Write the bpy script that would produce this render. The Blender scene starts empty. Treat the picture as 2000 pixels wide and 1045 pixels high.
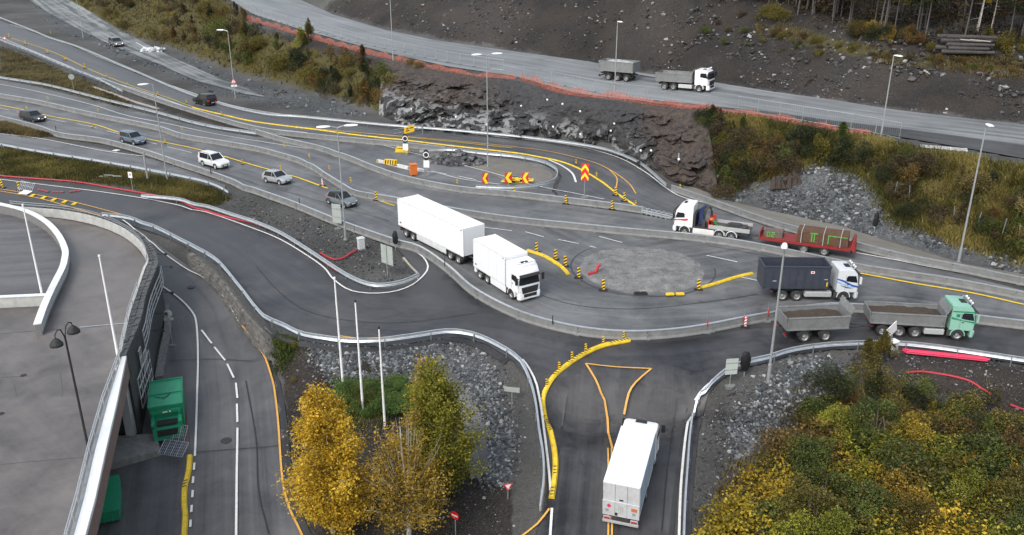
import bpy, bmesh, math, random
import numpy as np
from mathutils import Vector, Matrix
from mathutils.geometry import delaunay_2d_cdt
R = math.radians
random.seed(7); rng = np.random.default_rng(7)
S = bpy.context.scene; COL = S.collection
# ------------------------------------------------------------------ camera, sky, sun, exposure
FPX = 1729.0; PITCH = R(22); HC = 34.5
cd = bpy.data.cameras.new('camera'); cam = bpy.data.objects.new('camera', cd); COL.objects.link(cam)
cam.location = (0, 0, HC); cam.rotation_euler = (R(90) - PITCH, 0, 0)
cd.sensor_width = 36; cd.lens = 36 * FPX / 2000; cd.clip_end = 3000; cd.clip_start = 0.5
S.camera = cam
w = bpy.data.worlds.new('World'); S.world = w; w.use_nodes = True
nt = w.node_tree; bg = nt.nodes['Background']
sky = nt.nodes.new('ShaderNodeTexSky'); sky.sky_type = 'NISHITA'; sky.sun_disc = False
SUN_EL, SUN_AZ = R(48), R(215)
sky.sun_elevation = SUN_EL; sky.sun_rotation = SUN_AZ; sky.air_density = 1.4; sky.dust_density = 3.0; sky.ozone_density = 1.0
hs = nt.nodes.new('ShaderNodeHueSaturation'); hs.inputs['Saturation'].default_value = 0.52; hs.inputs['Value'].default_value = 1.0
nt.links.new(sky.outputs[0], hs.inputs['Color']); nt.links.new(hs.outputs[0], bg.inputs[0]); bg.inputs[1].default_value = 0.15
sl = bpy.data.lights.new('sun', 'SUN'); sl.energy = 1.2; sl.angle = R(25); sl.color = (1, .985, .96)
so = bpy.data.objects.new('sun', sl); COL.objects.link(so)
so.rotation_euler = Vector((math.sin(SUN_AZ) * math.cos(SUN_EL), math.cos(SUN_AZ) * math.cos(SUN_EL), math.sin(SUN_EL))).to_track_quat('Z', 'Y').to_euler()
S.view_settings.view_transform = 'Standard'; S.view_settings.look = 'None'; S.view_settings.gamma = 1; S.view_settings.exposure = 0.66
S.render.engine = 'CYCLES'; S.cycles.max_bounces = 6; S.cycles.diffuse_bounces = 3; S.cycles.glossy_bounces = 3

# ------------------------------------------------------------------ survey helpers (photo pixel -> place)
def ray(px, py):
    dx = (px - 1000) / FPX; dy = -(py - 522.5) / FPX
    return np.array([dx, math.cos(PITCH) + dy * math.sin(PITCH), -math.sin(PITCH) + dy * math.cos(PITCH)])
def P(px, py, z=0.0):
    d = ray(px, py); return np.array([0, 0, HC]) + d * ((z - HC) / d[2])
def densify(pts, step):
    pts = np.asarray(pts, float); out = [pts[0]]
    for a, b in zip(pts[:-1], pts[1:]):
        n = max(1, int(np.ceil(np.linalg.norm(b - a) / step)))
        for k in range(1, n + 1): out.append(a + (b - a) * k / n)
    return np.array(out)
def smooth(pts, step=1.0, closed=False):
    p = np.asarray(pts, float)
    q = np.vstack([2 * p[0] - p[1], p, 2 * p[-1] - p[-2]]) if not closed else np.vstack([p[-1], p, p[0], p[1]])
    out = []
    for i in range(1, len(q) - 2):
        a, b, c, d = q[i - 1:i + 3]; n = max(2, int(np.linalg.norm(c - b) / step))
        for k in range(n):
            t = k / n
            out.append(.5 * (2 * b + (c - a) * t + (2 * a - 5 * b + 4 * c - d) * t * t + (3 * b - a - 3 * c + d) * t ** 3))
    if not closed: out.append(p[-1])
    return np.array(out)
def in_poly(x, y, poly):
    x = np.asarray(x); y = np.asarray(y); c = np.zeros(x.shape, bool); n = len(poly); j = n - 1
    for i in range(n):
        xi, yi = poly[i][0], poly[i][1]; xj, yj = poly[j][0], poly[j][1]
        if yi != yj:
            c ^= ((yi > y) != (yj > y)) & (x < (xj - xi) * (y - yi) / (yj - yi) + xi)
        j = i
    return c
def vnoise(x, y, seed=0):
    xi = np.floor(x).astype(np.int64); yi = np.floor(y).astype(np.int64); fx = x - xi; fy = y - yi
    fx = fx * fx * (3 - 2 * fx); fy = fy * fy * (3 - 2 * fy)
    def h(a, b):
        n = (a * 374761393 + b * 668265263 + seed * 974634) & 0xffffffff
        n = ((n ^ (n >> 13)) * 1274126177) & 0xffffffff
        return ((n ^ (n >> 16)) & 0xffff) / 65535.0
    return (h(xi, yi) * (1 - fx) + h(xi + 1, yi) * fx) * (1 - fy) + (h(xi, yi + 1) * (1 - fx) + h(xi + 1, yi + 1) * fx) * fy
def fbm(x, y, o=4, seed=0):
    s = 0; a = .5
    for k in range(o): s = s + a * vnoise(x * 2 ** k, y * 2 ** k, seed + k); a *= .5
    return s

# ------------------------------------------------------------------ terrain heights from surveyed break lines
BL = []
def bl(pts): BL.append(np.array([P(*p) for p in pts]))
BASE = [(-300, -110, .3), (-100, -60, .3), (60, -14, .3), (110, 0, .3), (200, 50, .3), (270, 78, .3), (380, 112, .3), (440, 138, .3), (500, 155, .3), (600, 180, .3), (680, 205, .3), (740, 224, .3),
        (800, 248, .3), (900, 257, .3), (1000, 265, .3), (1075, 273, .3), (1150, 284, .3), (1200, 296, .3), (1251, 320, .3), (1300, 346, .3), (1400, 382, .3), (1500, 405, .3), (1550, 415, .3), (1650, 437, .3), (1726, 463, .2), (1813, 488, .1), (1876, 508, .1), (2000, 528, .1), (2150, 552, .1)]
TN = [(150, -70, 11), (300, -36, 10.5), (441, 0, 9.8), (500, 42, 9.2), (583, 66, 8.8), (675, 92, 8.3), (751, 114, 8), (876, 142, 7.6), (1000, 158, 7.2), (1075, 180, 7.0), (1125, 190, 7.0), (1188, 197, 7.0), (1276, 208, 7.4), (1376, 219, 7.8), (1489, 234, 8), (1600, 256, 8), (1708, 272, 8), (1776, 287, 8), (1876, 305, 8), (2000, 328, 8), (2150, 352, 8)]
TF = [(300, -75, 11.2), (400, -50, 10.4), (480, -36, 9.8), (583, -4, 9.1), (650, 26, 8.7), (751, 56, 8.3), (851, 77, 8), (1000, 98, 7.6), (1150, 118, 7.5), (1250, 140, 7.7), (1400, 160, 8), (1500, 176, 8), (1625, 193, 8), (1751, 213, 8), (1876, 228, 8), (2000, 241, 8), (2150, 255, 8)]
FE = [(500, -75, 17), (700, -40, 17), (1000, -10, 17), (1300, -5, 19.3), (1480, 15, 18.5), (1620, 55, 16.5), (1720, 75, 16), (1850, 92, 15.5), (2000, 95, 15.5), (2150, 98, 15.5)]
bl(BASE); bl(TN); bl(TF); bl(FE)
far = np.array([P(*p) for p in FE]); BL.append(far + np.array([0, 70, 14])); BL.append(far + np.array([0, 25, 4]))
BL.append(np.array([[-330., 300, 0], [-300, 420, 12], [-200, 440, 20], [-100, 440, 26], [0, 440, 30], [150, 440, 34], [330, 440, 34], [330, 200, 30], [200, 120, 18]]))
BL.append(np.array([[-330., 300, 0], [-250, 250, 0], [-200, 180, 0], [-150, 120, 0]]))
ENEAR = [(-60, 396, 0), (0, 402, 0), (48, 408, 0), (125, 416, 0), (190, 428, 0), (235, 432, 0), (270, 445, 0), (320, 462, 0), (360, 480, 0), (400, 508, 0), (430, 530, 0), (460, 570, 0), (500, 617, 0), (538, 647, 0), (580, 662, 0), (650, 674, 0), (726, 676, 0), (801, 670, 0), (851, 661, 0), (901, 657, 0), (951, 672, 0), (1000, 702, -.1), (1035, 740, -.4), (1048, 775, -.8), (1060, 833, -1.45), (1068, 883, -2.), (1070, 933, -2.45), (1066, 989, -2.9), (1050, 1030, -3.3), (1020, 1120, -3.9)]
bl(ENEAR)
FRIGHT = [(2150, 733, 0), (2000, 714, 0), (1901, 699, 0), (1801, 686, 0), (1726, 682, 0), (1625, 685, 0), (1550, 695, 0), (1500, 710, 0), (1464, 718, -.05), (1426, 732, -.2), (1401, 750, -.45), (1378, 783, -.9), (1362, 833, -1.45), (1352, 908, -2.2), (1346, 984, -2.85), (1345, 1045, -3.35), (1345, 1120, -3.9)]
bl(FRIGHT)
bl([(1048, 740, -.4), (1200, 745, -.45), (1390, 755, -.5)]); bl([(1000, 690, 0), (1200, 690, 0), (1420, 700, 0)])
LR = [(235, 434, 0), (270, 449, -.3), (301, 470, -.6), (345, 502, -1.0), (391, 535, -1.4), (425, 570, -1.8), (450, 605, -2.2), (470, 635, -2.5), (500, 675, -2.9), (526, 705, -3.1), (545, 748, -3.4), (553, 784, -3.6), (560, 833, -3.9), (567, 908, -4.25), (573, 958, -4.5), (585, 1001, -4.7), (605, 1045, -4.9), (625, 1120, -5.2)]
bl(LR)
bl([(250, 470, -.5), (290, 500, -1.0), (318, 560, -1.7), (325, 640, -2.6), (310, 690, -3.2), (300, 780, -3.7), (270, 850, -4.1), (215, 930, -4.4), (190, 1000, -4.7), (150, 1120, -5.2)])
bl([(-200, 440, -1), (0, 600, -3), (0, 900, -5), (-200, 1100, -5.2)])
bl([(575, 700, -1.6), (600, 735, -1.9), (650, 748, -1.9), (700, 752, -1.9), (760, 752, -1.9), (830, 745, -1.8), (872, 737, -1.8), (905, 775, -2.1), (935, 830, -2.7), (950, 880, -3.1), (955, 950, -3.5)])
bl([(590, 800, -2.9), (610, 900, -3.7), (640, 1000, -4.3), (660, 1060, -4.6)]); bl([(700, 850, -2.8), (750, 950, -3.6), (800, 1060, -4.3)]); bl([(850, 840, -2.6), (900, 950, -3.5), (950, 1060, -4.0)])
bl([(1012, 800, -1.7), (1025, 900, -2.6), (1022, 1000, -3.4), (1000, 1060, -3.9)])
bl([(1500, 748, -.9), (1450, 800, -1.8), (1420, 900, -3), (1400, 1060, -4.3)]); bl([(1560, 765, -1.2), (1750, 735, -.5), (1950, 745, -.5), (2150, 770, -.5)])
bl([(1560, 860, -3), (1800, 850, -2.5), (2000, 880, -2.5), (2150, 900, -2.5)]); bl([(1600, 1000, -5), (1800, 1000, -5), (2000, 1045, -5), (2150, 1045, -5)])
BL.append(np.array([[-200., 20, -5.5], [-60, 20, -5.5], [0, 20, -5], [60, 20, -6.5], [200, 20, -6.5], [200, 60, -3], [-200, 60, -5]]))
BL.append(np.array([[130., 90, 0], [150, 60, -2]]))
pts = np.vstack([densify(b, 3.0) for b in BL])
res = delaunay_2d_cdt([Vector((a[0], a[1])) for a in pts], [], [], 0, 1e-3)
ov = np.array([tuple(v) for v in res[0]]); oz = np.array([pts[o[0], 2] if len(o) else 0 for o in res[3]])
GX0, GY0, GS = -340., 10., .5; NX, NY = 1361, 881
HG = np.full((NY, NX), np.nan)
for tri in res[2]:
    a, b, c = tri[:3]; A, B, C = ov[a], ov[b], ov[c]
    x0 = int(max(0, np.ceil((min(A[0], B[0], C[0]) - GX0) / GS))); x1 = int(min(NX - 1, np.floor((max(A[0], B[0], C[0]) - GX0) / GS)))
    y0 = int(max(0, np.ceil((min(A[1], B[1], C[1]) - GY0) / GS))); y1 = int(min(NY - 1, np.floor((max(A[1], B[1], C[1]) - GY0) / GS)))
    if x1 < x0 or y1 < y0: continue
    X, Y = np.meshgrid(GX0 + GS * np.arange(x0, x1 + 1), GY0 + GS * np.arange(y0, y1 + 1))
    det = (B[1] - C[1]) * (A[0] - C[0]) + (C[0] - B[0]) * (A[1] - C[1])
    if abs(det) < 1e-9: continue
    l0 = ((B[1] - C[1]) * (X - C[0]) + (C[0] - B[0]) * (Y - C[1])) / det; l1 = ((C[1] - A[1]) * (X - C[0]) + (A[0] - C[0]) * (Y - C[1])) / det; l2 = 1 - l0 - l1
    m = (l0 >= -1e-6) & (l1 >= -1e-6) & (l2 >= -1e-6)
    sub = HG[y0:y1 + 1, x0:x1 + 1]; sub[m] = (l0 * oz[a] + l1 * oz[b] + l2 * oz[c])[m]
HG = np.where(np.isnan(HG), 0.0, HG)
for _ in range(3):
    q = np.pad(HG, 1, mode='edge'); HG = (q[:-2, 1:-1] + q[2:, 1:-1] + q[1:-1, :-2] + q[1:-1, 2:] + 2 * HG) / 6
def H(x, y):
    fx = np.clip((np.asarray(x, float) - GX0) / GS, 0, NX - 1.001); fy = np.clip((np.asarray(y, float) - GY0) / GS, 0, NY - 1.001)
    i = fx.astype(int); j = fy.astype(int); a = fx - i; b = fy - j
    return (HG[j, i] * (1 - a) + HG[j, i + 1] * a) * (1 - b) + (HG[j + 1, i] * (1 - a) + HG[j + 1, i + 1] * a) * b
def G(px, py):
    d = ray(px, py); d = d / d[1]; D = np.arange(28, 440, .2); x = d[0] * D; z = HC + d[2] * D
    k = np.argmax(z < H(x, D)); k = len(D) - 1 if k == 0 else k
    lo, hi = D[k - 1], D[k]
    for _ in range(12):
        m = (lo + hi) / 2
        if HC + d[2] * m < H(d[0] * m, m): hi = m
        else: lo = m
    return np.array([d[0] * hi, hi, float(H(d[0] * hi, hi))])
def GL(pp): return np.array([G(*p) for p in pp])
def ztop(base, py):                      # height of the point seen at row py straight above base
    d = ray(1000, py); return HC + d[2] / d[1] * base[1]

# ------------------------------------------------------------------ materials
def nn(t, typ, **kw):
    n = t.nodes.new('ShaderNode' + typ)
    for k, v in kw.items():
        if k in n.inputs: n.inputs[k].default_value = v
        else: setattr(n, k, v)
    return n
def new_mat(name):
    m = bpy.data.materials.new(name); m.use_nodes = True; t = m.node_tree; return m, t, t.nodes['Principled BSDF']
def rgb(c): return (c[0], c[1], c[2], 1)
MATS = {}
def mat(name, c, rough=.55, metal=0., var=.12, scale=3., bump=0., spec=.5, emit=0., rnd=0., dirt=0.):
    if name in MATS: return MATS[name]
    m, t, b = new_mat(name); L = t.links.new
    b.inputs['Roughness'].default_value = rough; b.inputs['Metallic'].default_value = metal; b.inputs['Specular IOR Level'].default_value = spec
    tc = nn(t, 'TexCoord'); n = nn(t, 'TexNoise', Scale=scale, Detail=6.0, Roughness=.6); L(tc.outputs['Object'], n.inputs['Vector'])
    mr = nn(t, 'MapRange'); mr.inputs[1].default_value = .25; mr.inputs[2].default_value = .75; mr.inputs[3].default_value = 1 - var; mr.inputs[4].default_value = 1 + var
    L(n.outputs[0], mr.inputs[0]); mx = nn(t, 'VectorMath', operation='SCALE'); mx.inputs[0].default_value = c[:3]; L(mr.outputs[0], mx.inputs['Scale'])
    out = mx.outputs[0]
    if rnd:
        oi = nn(t, 'ObjectInfo'); h = nn(t, 'HueSaturation'); L(out, h.inputs['Color'])
        r1 = nn(t, 'MapRange'); r1.inputs[3].default_value = .5 - rnd * .12; r1.inputs[4].default_value = .5 + rnd * .12; L(oi.outputs['Random'], r1.inputs[0]); L(r1.outputs[0], h.inputs['Hue'])
        r2 = nn(t, 'MapRange'); r2.inputs[3].default_value = 1 - rnd; r2.inputs[4].default_value = 1 + rnd; L(oi.outputs['Random'], r2.inputs[0]); L(r2.outputs[0], h.inputs['Value']); out = h.outputs[0]
    if dirt:
        n2 = nn(t, 'TexNoise', Scale=1.3, Detail=8.0, Roughness=.7); L(tc.outputs['Object'], n2.inputs['Vector'])
        rr = nn(t, 'ValToRGB'); rr.color_ramp.elements[0].position = .45; rr.color_ramp.elements[1].position = .75; L(n2.outputs[0], rr.inputs[0])
        mm = nn(t, 'MixRGB'); mm.inputs[2].default_value = (.10, .09, .075, 1); mu = nn(t, 'Math', operation='MULTIPLY'); mu.inputs[1].default_value = dirt
        L(rr.outputs[0], mu.inputs[0]); L(mu.outputs[0], mm.inputs[0]); L(out, mm.inputs[1]); out = mm.outputs[0]
    L(out, b.inputs['Base Color'])
    if emit: b.inputs['Emission Color'].default_value = rgb(c); b.inputs['Emission Strength'].default_value = emit
    if bump:
        bp = nn(t, 'Bump', Strength=bump, Distance=.05); L(n.outputs[0], bp.inputs['Height']); L(bp.outputs[0], b.inputs['Normal'])
    MATS[name] = m; return m
def leaf_mat(name, c1, c2, c3, trans=.25):
    m, t, b = new_mat(name); L = t.links.new
    at = nn(t, 'Attribute', attribute_name='tint'); cr = nn(t, 'ValToRGB'); e = cr.color_ramp.elements
    e[0].color = rgb(c1); e[0].position = .15; e[1].color = rgb(c3); e[1].position = .9; k = e.new(.5); k.color = rgb(c2)
    L(at.outputs['Fac'], cr.inputs[0]); oi = nn(t, 'ObjectInfo'); h = nn(t, 'HueSaturation'); L(cr.outputs[0], h.inputs['Color'])
    r2 = nn(t, 'MapRange'); r2.inputs[3].default_value = .86; r2.inputs[4].default_value = 1.16; L(oi.outputs['Random'], r2.inputs[0]); L(r2.outputs[0], h.inputs['Value'])
    r1 = nn(t, 'MapRange'); r1.inputs[3].default_value = .493; r1.inputs[4].default_value = .508; L(oi.outputs['Random'], r1.inputs[0]); L(r1.outputs[0], h.inputs['Hue'])
    L(h.outputs[0], b.inputs['Base Color']); b.inputs['Roughness'].default_value = .6; b.inputs['Specular IOR Level'].default_value = .25
    tr = nn(t, 'BsdfTranslucent'); L(h.outputs[0], tr.inputs['Color']); ms = nn(t, 'MixShader'); ms.inputs[0].default_value = trans
    L(b.outputs[0], ms.inputs[1]); L(tr.outputs[0], ms.inputs[2]); L(ms.outputs[0], t.nodes['Material Output'].inputs[0])
    return m
def road_mat(name, dark, light, rough=.55, streak=.5, patch=.5, warm=0.):
    m, t, b = new_mat(name); L = t.links.new
    uv = nn(t, 'UVMap', uv_map='track'); tc = nn(t, 'TexCoord')
    mp = nn(t, 'Mapping'); mp.inputs['Scale'].default_value = (.018, .75, 1); L(uv.outputs[0], mp.inputs[0])
    n1 = nn(t, 'TexNoise', Scale=1.0, Detail=5.0, Roughness=.55); L(mp.outputs[0], n1.inputs['Vector'])
    mp2 = nn(t, 'Mapping'); mp2.inputs['Scale'].default_value = (.06, 4.5, 1); L(uv.outputs[0], mp2.inputs[0])
    n1b = nn(t, 'TexNoise', Scale=1.0, Detail=4.0, Roughness=.6); L(mp2.outputs[0], n1b.inputs['Vector'])
    n2 = nn(t, 'TexNoise', Scale=.11, Detail=7.0, Roughness=.62, Distortion=.6); L(tc.outputs['Object'], n2.inputs['Vector'])
    n3 = nn(t, 'TexNoise', Scale=9.0, Detail=4.0, Roughness=.8); L(tc.outputs['Object'], n3.inputs['Vector'])
    n4 = nn(t, 'TexNoise', Scale=.42, Detail=8.0, Roughness=.7, Distortion=1.2); L(tc.outputs['Object'], n4.inputs['Vector'])
    def mul(o, k):
        a = nn(t, 'MapRange'); a.inputs[1].default_value = .3; a.inputs[2].default_value = .7; a.inputs[3].default_value = -k; a.inputs[4].default_value = k; L(o, a.inputs[0]); return a.outputs[0]
    def add(a, c): q = nn(t, 'Math', operation='ADD'); L(a, q.inputs[0]); L(c, q.inputs[1]); return q.outputs[0]
    s = add(add(mul(n1.outputs[0], streak), mul(n1b.outputs[0], streak * .45)), add(add(mul(n2.outputs[0], patch), mul(n3.outputs[0], .16)), mul(n4.outputs[0], patch * .55)))
    f = nn(t, 'MapRange'); f.inputs[1].default_value = -.68; f.inputs[2].default_value = .68; L(s, f.inputs[0])
    mx = nn(t, 'MixRGB'); mx.inputs[1].default_value = rgb(dark); mx.inputs[2].default_value = rgb(light); L(f.outputs[0], mx.inputs[0]); L(mx.outputs[0], b.inputs['Base Color'])
    ro = nn(t, 'MapRange'); ro.inputs[3].default_value = rough - .12; ro.inputs[4].default_value = rough + .15; L(f.outputs[0], ro.inputs[0]); L(ro.outputs[0], b.inputs['Roughness'])
    b.inputs['Specular IOR Level'].default_value = .4
    bp = nn(t, 'Bump', Strength=.25, Distance=.02); L(n3.outputs[0], bp.inputs['Height']); L(bp.outputs[0], b.inputs['Normal'])
    MATS[name] = m; return m
def ground_mat():
    m, t, b = new_mat('ground'); L = t.links.new; tc = nn(t, 'TexCoord'); V = tc.outputs['Object']
    def noise(s, d=6., r=.6): n = nn(t, 'TexNoise', Scale=s, Detail=d, Roughness=r); L(V, n.inputs['Vector']); return n.outputs[0]
    def ramp(o, stops):
        c = nn(t, 'ValToRGB'); e = c.color_ramp.elements
        e[0].position, e[0].color = stops[0][0], rgb(stops[0][1]); e[1].position, e[1].color = stops[-1][0], rgb(stops[-1][1])
        for p, q in stops[1:-1]: k = e.new(p); k.color = rgb(q)
        L(o, c.inputs[0]); return c.outputs[0]
    def mix(f, a, c): x = nn(t, 'MixRGB'); L(f, x.inputs[0]); L(a, x.inputs[1]); L(c, x.inputs[2]); return x.outputs[0]
    fine = noise(6, 6, .75); big = noise(.12, 5); mid = noise(.7, 6, .7)
    vo = nn(t, 'TexVoronoi', Scale=4.5); L(V, vo.inputs['Vector']); vo2 = nn(t, 'TexVoronoi', Scale=11.); L(V, vo2.inputs['Vector'])
    sx = nn(t, 'SeparateColor'); L(vo.outputs['Color'], sx.inputs[0]); sx2 = nn(t, 'SeparateColor'); L(vo2.outputs['Color'], sx2.inputs[0])
    tone = nn(t, 'MapRange'); tone.inputs[1].default_value = .35; tone.inputs[2].default_value = .65; tone.inputs[3].default_value = .7; tone.inputs[4].default_value = 1.4; L(noise(.05, 6, .65), tone.inputs[0])
    gravel = mix(big, ramp(fine, [(.3, (.045, .044, .041)), (.7, (.115, .111, .103))]), ramp(fine, [(.3, (.05, .05, .05)), (.75, (.11, .11, .108))]))
    rub = mix(mid, ramp(sx.outputs[0], [(0, (.03, .032, .034)), (.7, (.09, .096, .1)), (1, (.15, .155, .155))]), ramp(sx2.outputs[0], [(0, (.03, .032, .034)), (.8, (.085, .09, .093)), (1, (.17, .175, .175))]))
    grass = mix(mid, ramp(fine, [(.3, (.03, .037, .012)), (.7, (.075, .078, .024))]), ramp(fine, [(.3, (.055, .045, .018)), (.7, (.13, .095, .036))]))
    dirt = mix(mid, ramp(fine, [(.3, (.015, .0132, .012)), (.7, (.048, .043, .039))]), ramp(sx2.outputs[1], [(0, (.018, .0165, .016)), (.85, (.044, .041, .039)), (1, (.12, .116, .112))]))
    at = nn(t, 'Attribute', attribute_name='zone'); sp = nn(t, 'SeparateColor'); L(at.outputs['Color'], sp.inputs[0])
    def soft(o):
        a = nn(t, 'Math', operation='ADD'); L(o, a.inputs[0]); q = nn(t, 'Math', operation='MULTIPLY_ADD'); L(mid, q.inputs[0]); q.inputs[1].default_value = 1.3; q.inputs[2].default_value = -.65; L(q.outputs[0], a.inputs[1])
        r = nn(t, 'MapRange'); r.inputs[1].default_value = .35; r.inputs[2].default_value = .65; L(a.outputs[0], r.inputs[0]); return r.outputs[0]
    bm2 = nn(t, 'MapRange'); bm2.inputs[1].default_value = .45; bm2.inputs[2].default_value = .75; bm2.inputs[4].default_value = .8; L(noise(.2, 6, .7), bm2.inputs[0]); brn_ = mix(bm2.outputs[0], dirt, ramp(fine, [(.3, (.022, .016, .012)), (.7, (.062, .047, .036))])); c = mix(soft(sp.outputs[1]), gravel, rub); c = mix(soft(sp.outputs[2]), c, brn_); tv = nn(t, 'VectorMath', operation='SCALE'); L(c, tv.inputs[0]); L(tone.outputs[0], tv.inputs['Scale']); c = tv.outputs[0]; c = mix(soft(sp.outputs[0]), c, grass)
    L(c, b.inputs['Base Color']); b.inputs['Roughness'].default_value = .9; b.inputs['Specular IOR Level'].default_value = .2
    ad = nn(t, 'Math', operation='ADD'); L(vo2.outputs['Distance'], ad.inputs[0]); L(fine, ad.inputs[1])
    bp = nn(t, 'Bump', Strength=.7, Distance=.12); L(ad.outputs[0], bp.inputs['Height']); L(bp.outputs[0], b.inputs['Normal'])
    return m

# ------------------------------------------------------------------ mesh building
def np_mesh(name, V, F, mats=(), mi=None, smooth_=False, tint=None):
    me = bpy.data.meshes.new(name); V = np.asarray(V, np.float32); F = np.asarray(F, np.int32); k = F.shape[1]
    me.vertices.add(len(V)); me.vertices.foreach_set('co', V.ravel())
    me.loops.add(F.size); me.loops.foreach_set('vertex_index', F.ravel())
    me.polygons.add(len(F)); me.polygons.foreach_set('loop_start', np.arange(0, F.size, k, dtype=np.int32))
    if mi is not None: me.polygons.foreach_set('material_index', np.asarray(mi, np.int32))
    me.polygons.foreach_set('use_smooth', np.full(len(F), smooth_, bool))
    for m in mats: me.materials.append(m)
    if tint is not None:
        a = me.attributes.new('tint', 'FLOAT', 'POINT'); a.data.foreach_set('value', np.asarray(tint, np.float32))
    me.update(calc_edges=True); return me
def tag(o, label=None, cat=None, group=None, kind=None):
    if label: o['label'] = label
    if cat: o['category'] = cat
    if group: o['group'] = group
    if kind: o['kind'] = kind
    return o
def link(name, data, parent=None, loc=None, rot=None, scale=None):
    o = bpy.data.objects.new(name, data); COL.objects.link(o)
    if parent: o.parent = parent
    if loc is not None: o.location = loc
    if rot is not None: o.rotation_euler = rot
    if scale is not None: o.scale = (scale,) * 3 if np.isscalar(scale) else scale
    return o
def empty(name, loc=(0, 0, 0), rz=0.):
    o = link(name, None, None, loc, (0, 0, rz)); o.empty_display_size = .3; return o
def dup(root, **kw):
    r = root.copy(); COL.objects.link(r)
    for k, v in kw.items():
        if k in ('label', 'group', 'category'): r[k] = v
        else: setattr(r, k, v)
    for ch in list(root.children):
        c = ch.copy(); COL.objects.link(c); c.parent = r
        for g in list(ch.children):
            d = g.copy(); COL.objects.link(d); d.parent = c
    return r
class MB:
    def __init__(s): s.v = []; s.f = []; s.m = []
    def add(s, V, F, m=0):
        n = len(s.v); s.v += [tuple(map(float, p)) for p in V]; s.f += [tuple(i + n for i in f) for f in F]; s.m += [m] * len(F); return s
    def box(s, x0, x1, y0, y1, z0, z1, m=0):
        return s.add([(x0, y0, z0), (x1, y0, z0), (x1, y1, z0), (x0, y1, z0), (x0, y0, z1), (x1, y0, z1), (x1, y1, z1), (x0, y1, z1)], [(3, 2, 1, 0), (4, 5, 6, 7), (0, 1, 5, 4), (1, 2, 6, 5), (2, 3, 7, 6), (3, 0, 4, 7)], m)
    def hexa(s, b, t, m=0):              # four bottom, four top corners
        return s.add(list(b) + list(t), [(3, 2, 1, 0), (4, 5, 6, 7), (0, 1, 5, 4), (1, 2, 6, 5), (2, 3, 7, 6), (3, 0, 4, 7)], m)
    def prism(s, out, y0, y1, m=0):      # outline in x,z extruded along y
        n = len(out); V = [(x, y0, z) for x, z in out] + [(x, y1, z) for x, z in out]
        return s.add(V, [tuple(range(n)), tuple(range(2 * n - 1, n - 1, -1))] + [(i, i + n, (i + 1) % n + n, (i + 1) % n) for i in range(n)], m)
    def flat(s, out, z0, z1, m=0):       # outline in x,y extruded along z
        n = len(out); V = [(p[0], p[1], z0) for p in out] + [(p[0], p[1], z1) for p in out]
        return s.add(V, [tuple(range(n - 1, -1, -1)), tuple(range(n, 2 * n))] + [(i, (i + 1) % n, (i + 1) % n + n, i + n) for i in range(n)], m)
    def cyl(s, p0, p1, r0, r1=None, n=10, m=0, caps=True):
        return s.tube([p0, p1], [r0, r0 if r1 is None else r1], n, m, caps)
    def tube(s, pts, r, n=6, m=0, caps=True):
        pts = [Vector(p) for p in pts]; r = [r] * len(pts) if np.isscalar(r) else r; V = []
        for i, p in enumerate(pts):
            d = (pts[min(i + 1, len(pts) - 1)] - pts[max(i - 1, 0)]).normalized()
            a = d.cross(Vector((0, 0, 1)) if abs(d.z) < .95 else Vector((1, 0, 0))).normalized(); b = d.cross(a)
            V += [tuple(p + (a * math.cos(2 * math.pi * k / n) + b * math.sin(2 * math.pi * k / n)) * r[i]) for k in range(n)]
        F = [(i * n + k, i * n + (k + 1) % n, (i + 1) * n + (k + 1) % n, (i + 1) * n + k) for i in range(len(pts) - 1) for k in range(n)]
        if caps: F += [tuple(range(n - 1, -1, -1)), tuple(range((len(pts) - 1) * n, len(pts) * n))]
        return s.add(V, F, m)
    def lathe_y(s, prof, cx, cz, n=20, m=0):    # profile (radius, y) round the y axis
        V = [(cx + r * math.cos(2 * math.pi * k / n), y, cz + r * math.sin(2 * math.pi * k / n)) for r, y in prof for k in range(n)]
        F = [(i * n + k, (i + 1) * n + k, (i + 1) * n + (k + 1) % n, i * n + (k + 1) % n) for i in range(len(prof) - 1) for k in range(n)]
        return s.add(V, F, m)
    def arch(s, r0, r1, y0, y1, cx, cz, m=0, a0=-.1, a1=math.pi + .1, n=14):
        V = []
        for k in range(n + 1):
            a = a0 + (a1 - a0) * k / n
            V += [(cx + r * math.cos(a), y, cz + r * math.sin(a)) for r, y in ((r0, y0), (r1, y0), (r1, y1), (r0, y1))]
        F = [(i * 4 + k, i * 4 + (k + 1) % 4, i * 4 + 4 + (k + 1) % 4, i * 4 + 4 + k) for i in range(n) for k in range(4)] + [(3, 2, 1, 0), (n * 4, n * 4 + 1, n * 4 + 2, n * 4 + 3)]
        return s.add(V, F, m)
    def loft(s, secs, m=0, caps=True):
        n = len(secs[0]); V = [p for q in secs for p in q]
        F = [(i * n + k, i * n + (k + 1) % n, (i + 1) * n + (k + 1) % n, (i + 1) * n + k) for i in range(len(secs) - 1) for k in range(n)]
        if caps: F += [tuple(range(n - 1, -1, -1)), tuple(range((len(secs) - 1) * n, len(secs) * n))]
        return s.add(V, F, m)
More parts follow.
